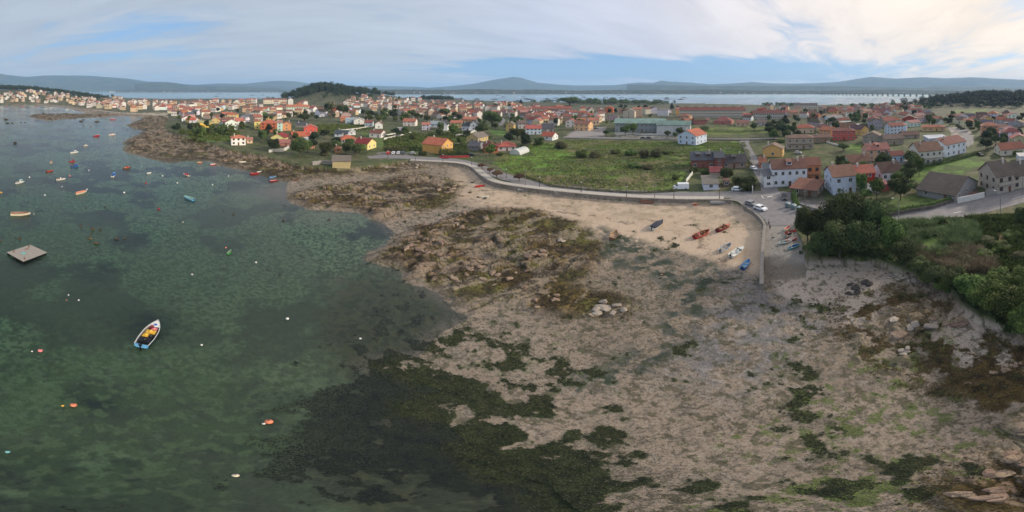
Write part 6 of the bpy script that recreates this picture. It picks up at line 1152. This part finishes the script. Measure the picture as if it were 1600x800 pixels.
# ---------------------------------------------------------------- vehicles
TY = mat('tyre', (.02,.02,.02), .9); LT = mat('head_light', (.7,.7,.68), .2); LR = mat('rear_light', (.35,.02,.02), .3)
def car(px, py, hd, c, label, kind='car', pos=None):
    p = at(px, py) if pos is None else pos; az = math.atan2(p[0], p[1]); root = empty('parked_'+kind, (p[0], p[1], gz(p[0], p[1])+.08), math.pi/2-az-R(hd), label, kind, 'parked vehicles'); M = mat('car_%d_%d_%d' % c, srgb(c), .25, 0, spec=.6)
    if kind == 'van': L_, W, prof, gl = 5.6, 2.0, [(-2.8,.35),(-2.8,2.25),(-2.6,2.4),(1.2,2.4),(2.0,1.45),(2.75,1.1),(2.8,.35)], [(1.15,1.5),(1.15,2.2),(1.28,2.2),(1.86,1.5)]; 
    else: L_, W, prof, gl = 4.2, 1.75, [(-2.1,.3),(-2.1,.85),(-1.85,1.0),(-1.45,1.42),(.35,1.45),(1.0,.98),(2.0,.78),(2.1,.3)], [(-1.55,.98),(-1.3,1.34),(.28,1.36),(.82,.98)]
    m = MB(); n = len(prof)
    def lay(y, k): return [(x, y*(1-.10*max(0, (z-.9))), z) for x, z in prof]
    A = lay(-W/2, 0); B_ = lay(W/2, 0); m.add(A+B_, [tuple(range(n)), tuple(range(2*n-1, n-1, -1))]+[(i, n+i, n+(i+1) % n, (i+1) % n) for i in range(n)]); m.build('body', M, root)
    for s in (-1, 1):
        g = MB(); g.add([(x, s*(W/2*(1-.10*max(0, z-.9))+.015), z) for x, z in gl]+[(x, s*(W/2*(1-.10*max(0, z-.9))-.02), z) for x, z in gl], [(0,1,2,3),(7,6,5,4),(0,4,5,1),(1,5,6,2),(2,6,7,3),(3,7,4,0)]); g.build('side_window', GLASS, root)
    def pane(x0, z0, x1, z1, nm): g = MB(); w0, w1 = W*.44*(1-.1*max(0, z0-.9)), W*.42*(1-.1*max(0, z1-.9)); dx, dz = (z1-z0), -(x1-x0); l = math.hypot(dx, dz); dx, dz = dx/l*.02, dz/l*.02; g.add([(x0+dx,-w0,z0+dz),(x0+dx,w0,z0+dz),(x1+dx,w1,z1+dz),(x1+dx,-w1,z1+dz),(x0-dx,-w0,z0-dz),(x0-dx,w0,z0-dz),(x1-dx,w1,z1-dz),(x1-dx,-w1,z1-dz)], [(0,1,2,3),(7,6,5,4),(0,4,5,1),(1,5,6,2),(2,6,7,3),(3,7,4,0)]); g.build(nm, GLASS, root)
    if kind == 'van': pane(1.96, 1.5, 1.3, 2.28, 'windscreen')
    else: pane(.95, 1.02, .42, 1.41, 'windscreen'); pane(-1.5, 1.38, -1.8, 1.06, 'rear_window')
    r_ = .36 if kind == 'van' else .31
    for x in (L_*.31, -L_*.31):
        for s in (-1, 1):
            w = MB(); w.tube((x, s*(W/2-.16), r_), (x, s*(W/2+.03), r_), r_, r_, 14); wo = w.build('wheel', TY, root); h_ = MB(); h_.tube((x, s*(W/2+.031), r_), (x, s*(W/2+.045), r_), r_*.58, r_*.5, 10); h_.build('rim', mat('rim', (.4,.4,.4), .3, metal=.6), wo)
    for s in (-1, 1):
        h_ = MB(); h_.box(L_/2-.05, L_/2+.012, s*W*.36-.16, s*W*.36+.16, .6, .74); h_.build('headlight', LT, root); h_ = MB(); h_.box(-L_/2-.012, -L_/2+.05, s*W*.38-.12, s*W*.38+.12, .66, .84); h_.build('tail_light', LR, root)
    return root
car(1064,296,-92,(225,228,232),'white delivery van parked by the field on the coast road','van'); car(1152.5,298,92,(224,228,234),'white hatchback parked before the corner garden'); car(1174,321,132,(128,130,134),'grey car parked first along the beach wall corner'); car(1188.5,328,132,(228,230,234),'white car behind the grey one above the ramp')
car(1225.5,311,178,(30,30,36),'black car facing away beside the green hedge strip'); car(1178,265,150,(226,226,228),'white car halfway up the side street'); car(697,247.5,88,(160,34,44),'dark red car in front of the crimson fence'); car(736,243.5,88,(30,34,48),'dark blue car at the right end of the crimson fence')
for i, (x, c, l) in enumerate(((607,(200,60,60),'red car first in the row left of the ochre house'),(615,(214,216,220),'white car second in the parked row'),(623,(206,206,210),'pale silver car third in the parked row'),(630,(60,80,90),'slate coloured car last in the parked row'),(645,(150,154,160),'grey car apart from the row, toward the ochre house'))): car(x, 240.5, 10, c, l)
car(1507,232,200,(60,60,64),'dark car on the upper street beside the white house'); car(1247,240,100,(200,200,206),'pale car parked below the grey stone house'); car(931,201.5,90,(90,92,96),'dark car in the grey parking yard'); car(1005,217,92,(50,52,58),'left dark car in front of the sports hall'); car(1014,217,92,(46,48,54),'right dark car in front of the sports hall'); car(1532,243,150,(40,40,44),'dark car under the slope of the upper street')
# --- street lamps, poles, bins, signs
IRON = mat('black_iron', (.025,.027,.03), .5, metal=.4); LGL = mat('lamp_glass', (.55,.55,.50), .3); STEEL = mat('grey_steel', (.30,.31,.32), .5, metal=.5)
def lamp(px, py, h, label, style='lantern', group='street lamps'):
    p = at(px, py); root = empty('street_lamp', p, 0, label, 'street lamp', group); root.rotation_euler = (0, 0, -math.atan2(p[0], p[1]))
    if style == 'lantern':
        m = MB(); m.lathe([(.22,-.1),(.22,.12),(.13,.2),(.11,.9),(.08,1.0),(.06,h*.8),(.10,h*.82),(.05,h*.86),(.05,h*.9)], 8); m.build('pole', IRON, root); g = MB(); g.lathe([(.08,h*.9),(.24,h*.92),(.28,h),(.24,h+.12)],8); g.build('lantern', LGL, root); c = MB(); c.lathe([(.33,h+.121),(.18,h+.32),(.02,h+.42)],8); c.build('cap', IRON, root)
    else:
        m = MB(); m.tube((0,0,-.3),(0,0,h),.13,.07,8); m.build('pole', STEEL, root); a = MB(); a.tube((0,0,h-.1),(-1.2,-.3,h+.25),.045,.04,6); a.build('arm', STEEL, root); l = MB(); l.box(-1.85,-1.15,-.42,-.16,h+.2,h+.34); l.build('lamp_head', LGL, root)
for a in ((843,292,'lantern lamp just right of the lone promenade tree'),(908,300.5,'lantern lamp above the beach steps'),(979,308,'lantern lamp at the middle of the field road'),(1053,310.5,'lantern lamp in front of the white van'),(1124,311,'lantern lamp before the white garage'),(692,253.2,'lantern lamp beside the dark red car'),(737,258,'lantern lamp at the promenade bend'),(649,251,'lantern lamp nearest the ochre house'),(791,278,'lantern lamp right of the spreading russet tree'),(606,247,'lantern lamp at the far left end of the road')): lamp(a[0], a[1], 4.0, a[2])
lamp(1404,347,7.0,'grey lamp post between grove and reed bed','arm'); lamp(1563,336,7.5,'tall post at the right end of the hill road','arm'); lamp(1507,237,8,'tall lamp mast on the pale sloping square','arm'); lamp(1348,219,7,'thin lamp mast above the pale square roofs','arm')
def pole(px, py, h, label):
    p = at(px, py); root = empty('utility_pole', p, 0, label, 'pole', 'utility poles'); m = MB(); m.tube((0,0,-.3),(0,0,h),.12,.08,7); m.build('post', mat('pole_wood', (.17,.15,.125), .9, 3, .2), root); c = MB(); c.box(-.7,.7,-.05,.05,h-.5,h-.4); c.build('crossarm', STEEL, root)
for a in ((1023,311,5.5,'thin pole between lantern lamps by the field'),(821,290,6.5,'thin pole by the left corner of the field'),(757,214,9,'pole in front of the broad black-green tree'),(762,258,6,'pole beside the green triangle meadow'),(1258,325,6,'pole in the rusty garage yard'),(942,208,8,'pole at the right end of the parking yard'),(1598,305,7,'pole right of the twin stone houses')): pole(*a)
def bin_(px, py, label):
    p = at(px, py); root = empty('waste_bin', (p[0], p[1], p[2]+.06), -math.atan2(p[0], p[1])+R(-30), label, 'waste bin', 'waste bins by the hedge'); M = mat('bin_plastic', (.16,.22,.235), .5)
    m = MB(); m.add([(-.6,-.5,.15),(.6,-.5,.15),(.6,.5,.15),(-.6,.5,.15),(-.72,-.6,1.25),(.72,-.6,1.25),(.72,.6,1.25),(-.72,.6,1.25)], [(0,3,2,1),(0,1,5,4),(1,2,6,5),(2,3,7,6),(3,0,4,7),(4,5,6,7)]); m.build('container', M, root); l = MB(); l.prism([(-.76,1.26),(-.6,1.5),(-.2,1.62),(.2,1.62),(.6,1.5),(.76,1.26)], -.64, .64); l.build('lid', mat('bin_lid', (.26,.33,.345), .5), root)
    for x in (-.5, .5):
        for y in (-.42, .42): w = MB(); w.tube((x-.05,y,.1),(x+.05,y,.1),.1,.1,8); w.build('wheel', TY, root)
for a in ((1231,324,'first blue-grey bin, nearest the junction'),(1240,327,'second blue-grey bin from the junction'),(1248.5,330.5,'third blue-grey bin, nearest the grove')): bin_(*a)
# greenhouse
def greenhouse(px, py):
    p = at(px, py); root = empty('greenhouse', p, -math.atan2(p[0], p[1])+R(-28), 'white arched plastic greenhouse beside the long red-orange roof', 'greenhouse'); m = MB(); pr = [(math.cos(t*math.pi/10)*3.4, math.sin(t*math.pi/10)*3.0) for t in range(11)]; m.prism(pr, -6, 6); o = m.build('cover', mat('greenhouse_plastic', (.52,.54,.52), .5, .6, .1), root); r_ = MB()
    for k in range(5):
        y = -5.6+k*2.8; r_ = MB(); [r_.tube((pr[i][0]*1.01,y,pr[i][1]*1.01),(pr[i+1][0]*1.01,y,pr[i+1][1]*1.01),.06,.06,5) for i in range(10)]; r_.build('arch', STEEL, root)
greenhouse(812, 239)
# outside stairs of the dark red house, and yard extras
def stairs(a_px, b_px, w, label):
    a = at(*a_px); b_ = at(*b_px); root = empty('outside_stairs', (b_[0], b_[1], b_[2]), 0, label, 'stairs'); d = Vector((a[0]-b_[0], a[1]-b_[1], 0)); L_ = d.length; root.rotation_euler = (0, 0, math.atan2(d[1], d[0])); m = MB(); n = 12
    for i in range(n): m.box(i*L_/n, (i+1)*L_/n-.004, -w/2, w/2, -1, .25+i*3.0/n)
    m.build('steps', WHW, root); r_ = MB(); r_.add([(0,-w/2-.15,.2),(L_,-w/2-.15,3.2),(L_,-w/2-.15,4.1),(0,-w/2-.15,1.1),(0,-w/2-.004,.2),(L_,-w/2-.004,3.2),(L_,-w/2-.004,4.1),(0,-w/2-.004,1.1)], [(0,1,2,3),(7,6,5,4),(0,4,5,1),(1,5,6,2),(2,6,7,3),(3,7,4,0)]); r_.build('balustrade', WHW, root)
stairs((1336,292), (1372,302), 1.2, 'white outside staircase in front of the dark red house')
def beach_steps(px, py):
    p = at(px, py); root = empty('beach_steps', (p[0], p[1], 0), -math.atan2(p[0], p[1]), 'pale stone ramp and steps from the promenade to the sand', 'steps'); m = MB()
    for i in range(9): m.box(i*.5, i*.5+.496, -1.6, -.1, 1.2, LZ+.12-i*.17)
    m.build('steps', CAP, root)
beach_steps(866, 301)
# people
def person(px, py, hd, shirt, label, lean=0):
    p = at(px, py); root = empty('person', (p[0], p[1], p[2]+.07), -math.atan2(p[0], p[1])+R(hd), label, 'person', None)
    J = {'pel': (0,0,.95,.13), 'che': (0,0,1.28,.15), 'nec': (0,-.01,1.47,.055), 'hea': (0,-.03,1.58,.085), 'top': (0,-.03,1.68,.075), 'la': (.19,0,1.42,.055), 'le': (.26,-.02,1.15,.042), 'lw': (.25,-.14,.92,.032), 'lh': (.25,-.18,.86,.035), 'ra': (-.19,0,1.42,.055), 're': (-.26,.03,1.15,.042), 'rw': (-.27,-.03,.90,.032), 'rh': (-.27,-.06,.83,.035),
         'lt': (.10,0,.90,.085), 'lk': (.11,-.10,.50,.058), 'lf': (.11,.02,.07,.042), 'lo': (.11,-.14,.03,.035), 'rt': (-.10,0,.90,.085), 'rk': (-.11,.02,.50,.058), 'rf': (-.11,.20,.09,.042), 'ro': (-.11,.06,.03,.035)}
    def skin(name, keys, edges, M, k, par):
        me = bpy.data.meshes.new(name); me.from_pydata([J[q][:3] for q in keys], [(keys.index(a), keys.index(c)) for a, c in edges], []); me.materials.append(M); o = link(name, me, par); md = o.modifiers.new('skin', 'SKIN')
        if not me.skin_vertices: me.skin_vertices.new() if hasattr(me.skin_vertices, 'new') else None
        for i, q in enumerate(keys): v = me.skin_vertices[0].data[i]; v.radius = (J[q][3]*k,)*2; v.use_root = (i == 0)
        s = o.modifiers.new('sub', 'SUBSURF'); s.levels = s.render_levels = 1; return o
    try:
        body = skin('body', list(J), [('pel','che'),('che','nec'),('nec','hea'),('hea','top'),('che','la'),('la','le'),('le','lw'),('lw','lh'),('che','ra'),('ra','re'),('re','rw'),('rw','rh'),('pel','lt'),('lt','lk'),('lk','lf'),('lf','lo'),('pel','rt'),('rt','rk'),('rk','rf'),('rf','ro')], mat('skin', (.42,.26,.19), .6), 1.0, root)
        skin('jacket', ['pel','che','la','le','lw','ra','re','rw'], [('pel','che'),('che','la'),('la','le'),('le','lw'),('che','ra'),('ra','re'),('re','rw')], PM(shirt), 1.22, root); skin('trousers', ['pel','lt','lk','lf','rt','rk','rf'], [('pel','lt'),('lt','lk'),('lk','lf'),('pel','rt'),('rt','rk'),('rk','rf')], PM('dark'), 1.25, root)
    except Exception as e: print('person', e)
    h_ = MB(); h_.lathe([(.03,1.77),(.09,1.74),(.11,1.66),(.10,1.58)][::-1], 10, (0,.0,0)); h_.build('hair', PM('brown'), root, smooth=True)
person(1203, 359, 30, 'grey', 'person in grey jacket walking at the top of the boat ramp'); person(1201, 352.5, 200, 'white', 'person in light top further up on the road above the ramp')
# ---------------------------------------------------------------- rocks
def rock_mesh(seed, flat):
    import bmesh
    bm = bmesh.new(); bmesh.ops.create_icosphere(bm, subdivisions=3, radius=1); rg = np.random.default_rng(seed); pl = [(Vector(rg.normal(size=3)).normalized(), .38+.32*rg.random()) for _ in range(12)]
    for v in bm.verts:
        d = v.co.copy()
        for n_, k in pl:
            t = d.dot(n_)
            if t > k: d -= n_*(t-k)*.97
        s = 1+.10*(vn(np.array([v.co.x*3+seed]), np.array([v.co.y*3+v.co.z*2]), seed)[0]-.5); v.co = Vector((d.x*s*1.25, d.y*s*.95, d.z*s*flat))
    me = bpy.data.meshes.new('boulder'); bm.to_mesh(me); bm.free(); return me
GRA = mat('granite', (.27,.195,.14), .9, 2.6, .6, bump=1.0, objvar=.5, stain=((.06,.048,.035), 1.6, .9)); WRK = mat('wrack_rock', (.060,.044,.022), .85, 2.2, .6, bump=.8, objvar=.5, stain=((.15,.11,.07), 1.1, .6)); PAL = mat('pale_granite', (.32,.275,.23), .88, 1.6, .4, bump=.6, objvar=.35, stain=((.10,.085,.07), .8, .6)); DRK = mat('dark_rock', (.050,.045,.040), .85, 2.2, .6, bump=.8, objvar=.4)
RKS = {}
def rockme(M, i, flat):
    k = (M.name, i)
    if k not in RKS: me = rock_mesh(i+3, flat); me.materials.append(M); RKS[k] = me
    return RKS[k]
def rock(px, py, rpx, M=None, label=None, group=None, z=None, rr=random, name='boulder', sc=None):
    M = M or GRA; p = at(px, py) if z is None else Vector((*unproj(px, py), z)); s = sc or rpx*mpp(p); o = link(name, rockme(M, rr.randrange(5), .62)); o.location = (p[0], p[1], p[2]+s*.12); o.rotation_euler = (rr.uniform(-.2,.2), rr.uniform(-.2,.2), rr.uniform(0, 6.28)); o.scale = (s*rr.uniform(.8,1.15), s*rr.uniform(.75,1.05), s*rr.uniform(.6,.95)); tag(o, label, 'rock', group); return o
rl = []
W4 = 'rocks standing out of the bay'
for a in ((24,223,5,'dark flat rock alone in the left bay'),(10,186,5,'rock nearest the left edge below the reef'),(11,191.5,5,'dark rock under the one at the left edge'),(19,191.5,4,'dark rock joined to the left-edge group'),(33,190.5,3,'left half of the rock pair below the reef'),(39,190.5,3,'right half of the rock pair below the reef'),(127,189,5,'brown rock below the right end of the reef'),(131,186.5,3,'small rock touching the brown one below the reef'),
          (130,196,2.4,'small square rock below the brown one'),(153,189.5,5,'long low weedy rock right of the brown one'),(142,197,2,'tiny rock right of the square one'),(108,197.5,2.4,'tiny dark rock left of the square one'),(109,185,2.2,'small dark rock at the reef edge'),(117,184.5,3,'weedy rock at the reef edge'),(134,324,3.4,'low brown rock in mid bay'),(164,323,3.4,'pale brown rock right of the low one'),
          (127,353,5.5,'long olive rock above the dark cluster'),(145,358,6,'broad dark rock in the middle of the cluster'),(157,359,4.5,'right rock of the dark cluster'),(143,365,2.6,'tiny rock under the dark cluster'),(139,372,5.5,'dark rock lower left in the cluster'),(152,380,6.5,'lowest tawny rock of the cluster'),(183,373,6.5,'tawny sharp rock right of the cluster'),(195,372,3.6,'small dark rock beside the tawny sharp one'),
          (31,373,5,'olive rock above the plank raft'),(25,370,2.5,'tiny dark rock above the plank raft'),(2,375,4,'rock cut by the left edge'),(365,333,4.5,'dark rock in the right part of the bay'),(349,329,2.2,'tiny dark rock left of the dark right-bay rock'),(443,344,4.5,'tawny rock off the weedy reef'),(514,343,4.5,'weedy rock near the reef edge'),(204,212,2,'tiny rock off the point'),(222,206,2.4,'small rock beside the point'),(198,202.5,2,'dark tiny rock left of the point'),(154,336,1.6,'pin-sized rock in the empty water')):
    rock(a[0], a[1]+1, a[2]*.8, random.choice((WRK, DRK, WRK)), a[3], W4, z=.05)
for (cx, cy, rx, ry, n, s0, s1, M, lab, gr) in (
  (700,300,34,14,26,4,9,GRA,'weathered boulder heaped above the sand channel','granite heap above the sand channel'),
  (640,296,40,12,16,2,5,WRK,'dark weed-covered rock on the upper reef','upper reef rocks'),
  (710,345,52,16,24,4,10,GRA,'brown boulder below the sand channel','granite ridge below the sand channel'),
  (800,340,60,14,14,2.5,6,WRK,'weedy rock at the top of the main reef','main reef top rocks'),(895,358,18,6,13,3,5.5,GRA,'rounded grey boulder in the cluster right of the reef','boulder cluster right of the reef'),
  (880,376,8,4,2,7,10,PAL,'cracked pale granite dome on the main reef','pale domes on the reef'),(835,400,14,7,4,11,19,GRA,'broad pinkish granite slab bare of weed mid-reef','bare slabs on the reef'),(740,430,60,20,30,5,13,GRA,'jagged slab lower left of the main reef','slabs at the lower left of the reef'),
  (665,385,36,14,18,5,12,GRA,'brown slab at the water edge of the main reef','water edge slabs'),(850,465,40,16,22,4,10,GRA,'tan slab at the bottom edge of the main reef','bottom edge slabs'),(945,485,30,9,14,9,17,PAL,'large tan split slab at the reef tip','split slabs at the reef tip'),(925,440,24,10,8,4,7,WRK,'low weedy rock near the reef tip','weedy rocks near the reef tip'),
  (1028,430,9,5,5,3,6,WRK,'weedy rock alone beside the tidal drain','rocks by the tidal drain'),(1340,447,14,10,7,6,13,DRK,'dark weed-hung rock on the pale right sand','dark rocks on the pale sand'),(1402,433,26,9,18,6,12,PAL,'pale grey rock under the grove bank','rocks under the grove bank'),
  (1450,432,18,6,8,4,7,GRA,'brown rock under the right thicket','rocks under the thicket'),(1432,508,26,11,17,10,20,PAL,'bulky light block in the big right outcrop','big outcrop blocks'),(1488,506,22,9,14,10,19,GRA,'smooth pale slab right of the big outcrop','big outcrop slabs'),(1412,548,10,5,4,7,10,PAL,'lone grey boulder below the big outcrop','boulders below the outcrop'),
  (1575,580,22,6,6,6,11,GRA,'brown block at the top of the right wrack bed','blocks above the wrack bed'),(1565,720,36,22,9,8,15,GRA,'huge ribbed granite slab in the bottom right corner','huge corner slabs'),(1560,765,34,20,8,8,16,GRA,'wide brown slab lowest in the bottom right corner','lowest corner slabs'),(1498,772,16,5,3,8,14,GRA,'flat rock left of the corner slabs','flat rocks near the corner'),
  (755,310,9,3,5,3,5,DRK,'dark rock in the ring around the white tender','dark ring rocks'),(840,338,5,3,3,3,5,WRK,'small dark rock on the upper sand','small rocks on the sand'),(860,338,6,3,3,3,5,WRK,'small dark rock right on the upper sand','small rocks right on the sand'),
  (270,232,50,12,30,2,4.5,GRA,'grey-brown boulder on the rocky point','boulders on the point'),(240,205,26,9,16,2,4,GRA,'brown boulder near the harbour end of the point','boulders near the harbour'),(420,258,56,8,26,2,4.5,GRA,'tan boulder on the shore below the cottages','boulders below the cottages'),(590,263,50,6,20,2,4.5,PAL,'pale boulder along the shore right of the stone hut','boulders right of the hut'),(700,262,36,5,0,2,3,GRA,'x','x'),
  (655,258,20,4,6,3,6,PAL,'big pale boulder at the start of the sea wall','boulders at the wall start')):
    rr = random.Random(int(cx*7+cy)); 
    for i in range(max(3, int(n*.58)) if n > 7 else n):
        s = rr.uniform(s0, s1)*.66; px_ = cx+rr.gauss(0, rx*.55); py_ = cy+rr.gauss(0, ry*.55); big = 'big ' if s > (s0+s1)*.33 else 'small '
        lb = lab if 'small' in lab or 'huge' in lab or 'large' in lab or 'big' in lab else big+lab
        o = rock(px_, py_, s, M if rr.random() < .8 else random.choice((GRA, WRK)), lb, gr, rr=rr); rl.append((o['label'], px_, o))

ALLREC += rl
# ---------------------------------------------------------------- loose weed and shingle nobody could count
def on_ground(name, mask, n, size, M, seed, rmax=190, lift=.03, tilt=.35, rmin=7):
    rg = np.random.default_rng(seed); k = n*14; a = rg.uniform(AZ[0]*.9, AZ[-1]*.9, k); d = rmin*(rmax/rmin)**rg.random(k); d = d*1.0
    c = np.clip(np.round((a-AZ[0])/(AZ[1]-AZ[0])).astype(int), 0, len(AZ)-1); i = np.clip(np.searchsorted(-DD, -d), 0, len(DD)-1)
    ok = rg.random(k) < mask[i, c]; a, d, i, c = a[ok][:n], d[ok][:n], i[ok][:n], c[ok][:n]; n = len(a); x, y = d*np.sin(a), d*np.cos(a); z = GZ[i, c]+lift*rg.random(n)*2
    nr = np.stack([rg.normal(size=n)*tilt, rg.normal(size=n)*tilt, np.ones(n)], 1); nr /= np.linalg.norm(nr, axis=1)[:, None]; t = np.cross(nr, rg.normal(size=(n, 3))); t /= np.linalg.norm(t, axis=1)[:, None]; b_ = np.cross(nr, t)
    s = (size*(.5+rg.random(n))*np.clip(d/45, .55, 2.2))[:, None]; p = np.stack([x, y, z+.02], 1); asp = (.3+.5*rg.random(n))[:, None]
    v = np.stack([p-t*s, p-b_*s*asp, p+t*s, p+b_*s*asp], 1).reshape(-1, 3); me = bpy.data.meshes.new(name); me.vertices.add(n*4); me.vertices.foreach_set('co', v.astype(np.float32).ravel()); me.loops.add(n*4); me.loops.foreach_set('vertex_index', np.arange(n*4, dtype=np.int32)); me.polygons.add(n)
    me.polygons.foreach_set('loop_start', np.arange(0, n*4, 4, dtype=np.int32)); me.polygons.foreach_set('loop_total', np.full(n, 4, np.int32)); me.update(calc_edges=True); me.materials.append(M); return tag(link(name, me), kind='stuff')
on_ground('green_seaweed', GWEED, 60000, .16, leafmat('weed_fronds', (.012,.018,.009), (.045,.055,.022), .8, 0), 41)
on_ground('brown_wrack', GBROWN, 42000, .15, leafmat('wrack_fronds', (.020,.014,.007), (.12,.085,.028), .8, 0), 42)
on_ground('sea_lettuce', GLIME, 16000, .11, leafmat('lettuce_fronds', (.07,.10,.02), (.16,.21,.06), .8, 0), 43)
dry = np.where((GSL < -1) & (GZ > .02), 1, 0)*(1-GROCK)*(.25+.75*sst(fbm(GD*np.sin(GA)/5, GD*np.cos(GA)/5, 4, 300), .42, .62))*np.where((GV < 430) & (GU > 700) & (GU < 1200), .12, 1)
on_ground('dark_wrack_specks', dry*.8, 45000, .075, mat('speck_weed', (.045,.042,.028), .9), 44, rmax=130)
on_ground('pale_shingle', dry*.6, 14000, .045, mat('shell_shingle', (.40,.35,.30), .8), 45, rmax=100)

# ---------------------------------------------------------------- copies that nothing in the photograph shows are left out; then every repeat is named by its place
HIDDEN = [(-669,472),(-511,370),(-416,492),(7,476),(-72,417),(-116,756),(86,451),(82,546),(18,360),(112,503),(184,439),(254,394),(208,413),(295,302),(237,409),(208,433),(487,189),(363,304),(515,195),(-984,185),(-870,144),(-872,295),(-874,-2),(-904,237),(-720,276),(-855,286),(-775,268),(-955,68),(-917,173),(-696,239),(-932,51),(-890,134),(-872,264),(-881,52),(-900,263),(-865,77),(-637,246),(-861,2),(-861,298),(-941,146),(-284,203),(-304,279),(-261,269),(-141,371),(-157,383),(-139,410),(-130,376),(-151,347),(-89,417),(-109,347),(-312,387),(-230,399),(-273,435),(-263,440),(-167,190),(-219,772),(-91,677),(-111,496),(-112,688),(-221,619),(-249,669),(-64,606),(-182,466),(-150,535),(-92,476),(-107,592),(-79,760),(-129,787),(-66,491),(-14,356),(-36,390),(-3,329),(-32,304),(89,381),(16,286),(106,376),(17,432),(30,425),(70,397),(72,387),(158,417),(208,516),(235,455),(162,407),(189,455),(438,157),(404,136),(331,307),(270,189),(425,219),(363,242),(320,299),(295,174),(427,154),(390,130),(360,290),(327,248),(273,212),(247,221),(271,148),(373,223),(333,316),(389,219),(206,191),(226,217),(218,189),(188,158),(305,204),(356,97),(383,65),(358,86),(349,109),(401,80),(383,83),(362,72),(407,53),(351,91),(233,11),(130,48),(-2047,2005),(-1110,1504),(-732,1946),(-1035,1409),(103,2449),(-224,1292),(-1361,2091),(766,2280),(-2066,2492),(-1633,1810),(-411,1841),(-1425,1962),(-1253,1910),(-1699,1313),(506,2071),(-629,1618),(-1009,1896),(-918,2283),(-1227,2150),(-258,2128),(-880,1578),(-987,1610),(389,1200),(-1184,2474),(-1223,2865),(-1532,2285),(-2407,2532),(-447,1997),(194,1096),(-428,1454),(-1017,2364),(-1414,2179),(-955,1869),(939,2266),(357,2372),(26,55),(55,16),(54,16),(-10,113),(7,95),(-195,123),(-208,99),(-127,116),(-64,141),(-77,130)]
_key = {}
for x, y in HIDDEN: _key.setdefault((x, y), 1)
def _drop(o):
    for c in list(o.children): _drop(c)
    bpy.data.objects.remove(o, do_unlink=True)
_keep = []
for b_, x, o in ALLREC:
    p = o.location
    if (round(p[0]), round(p[1])) in _key: _drop(o)
    else: _keep.append((b_, x, o))
give_labels(_keep)
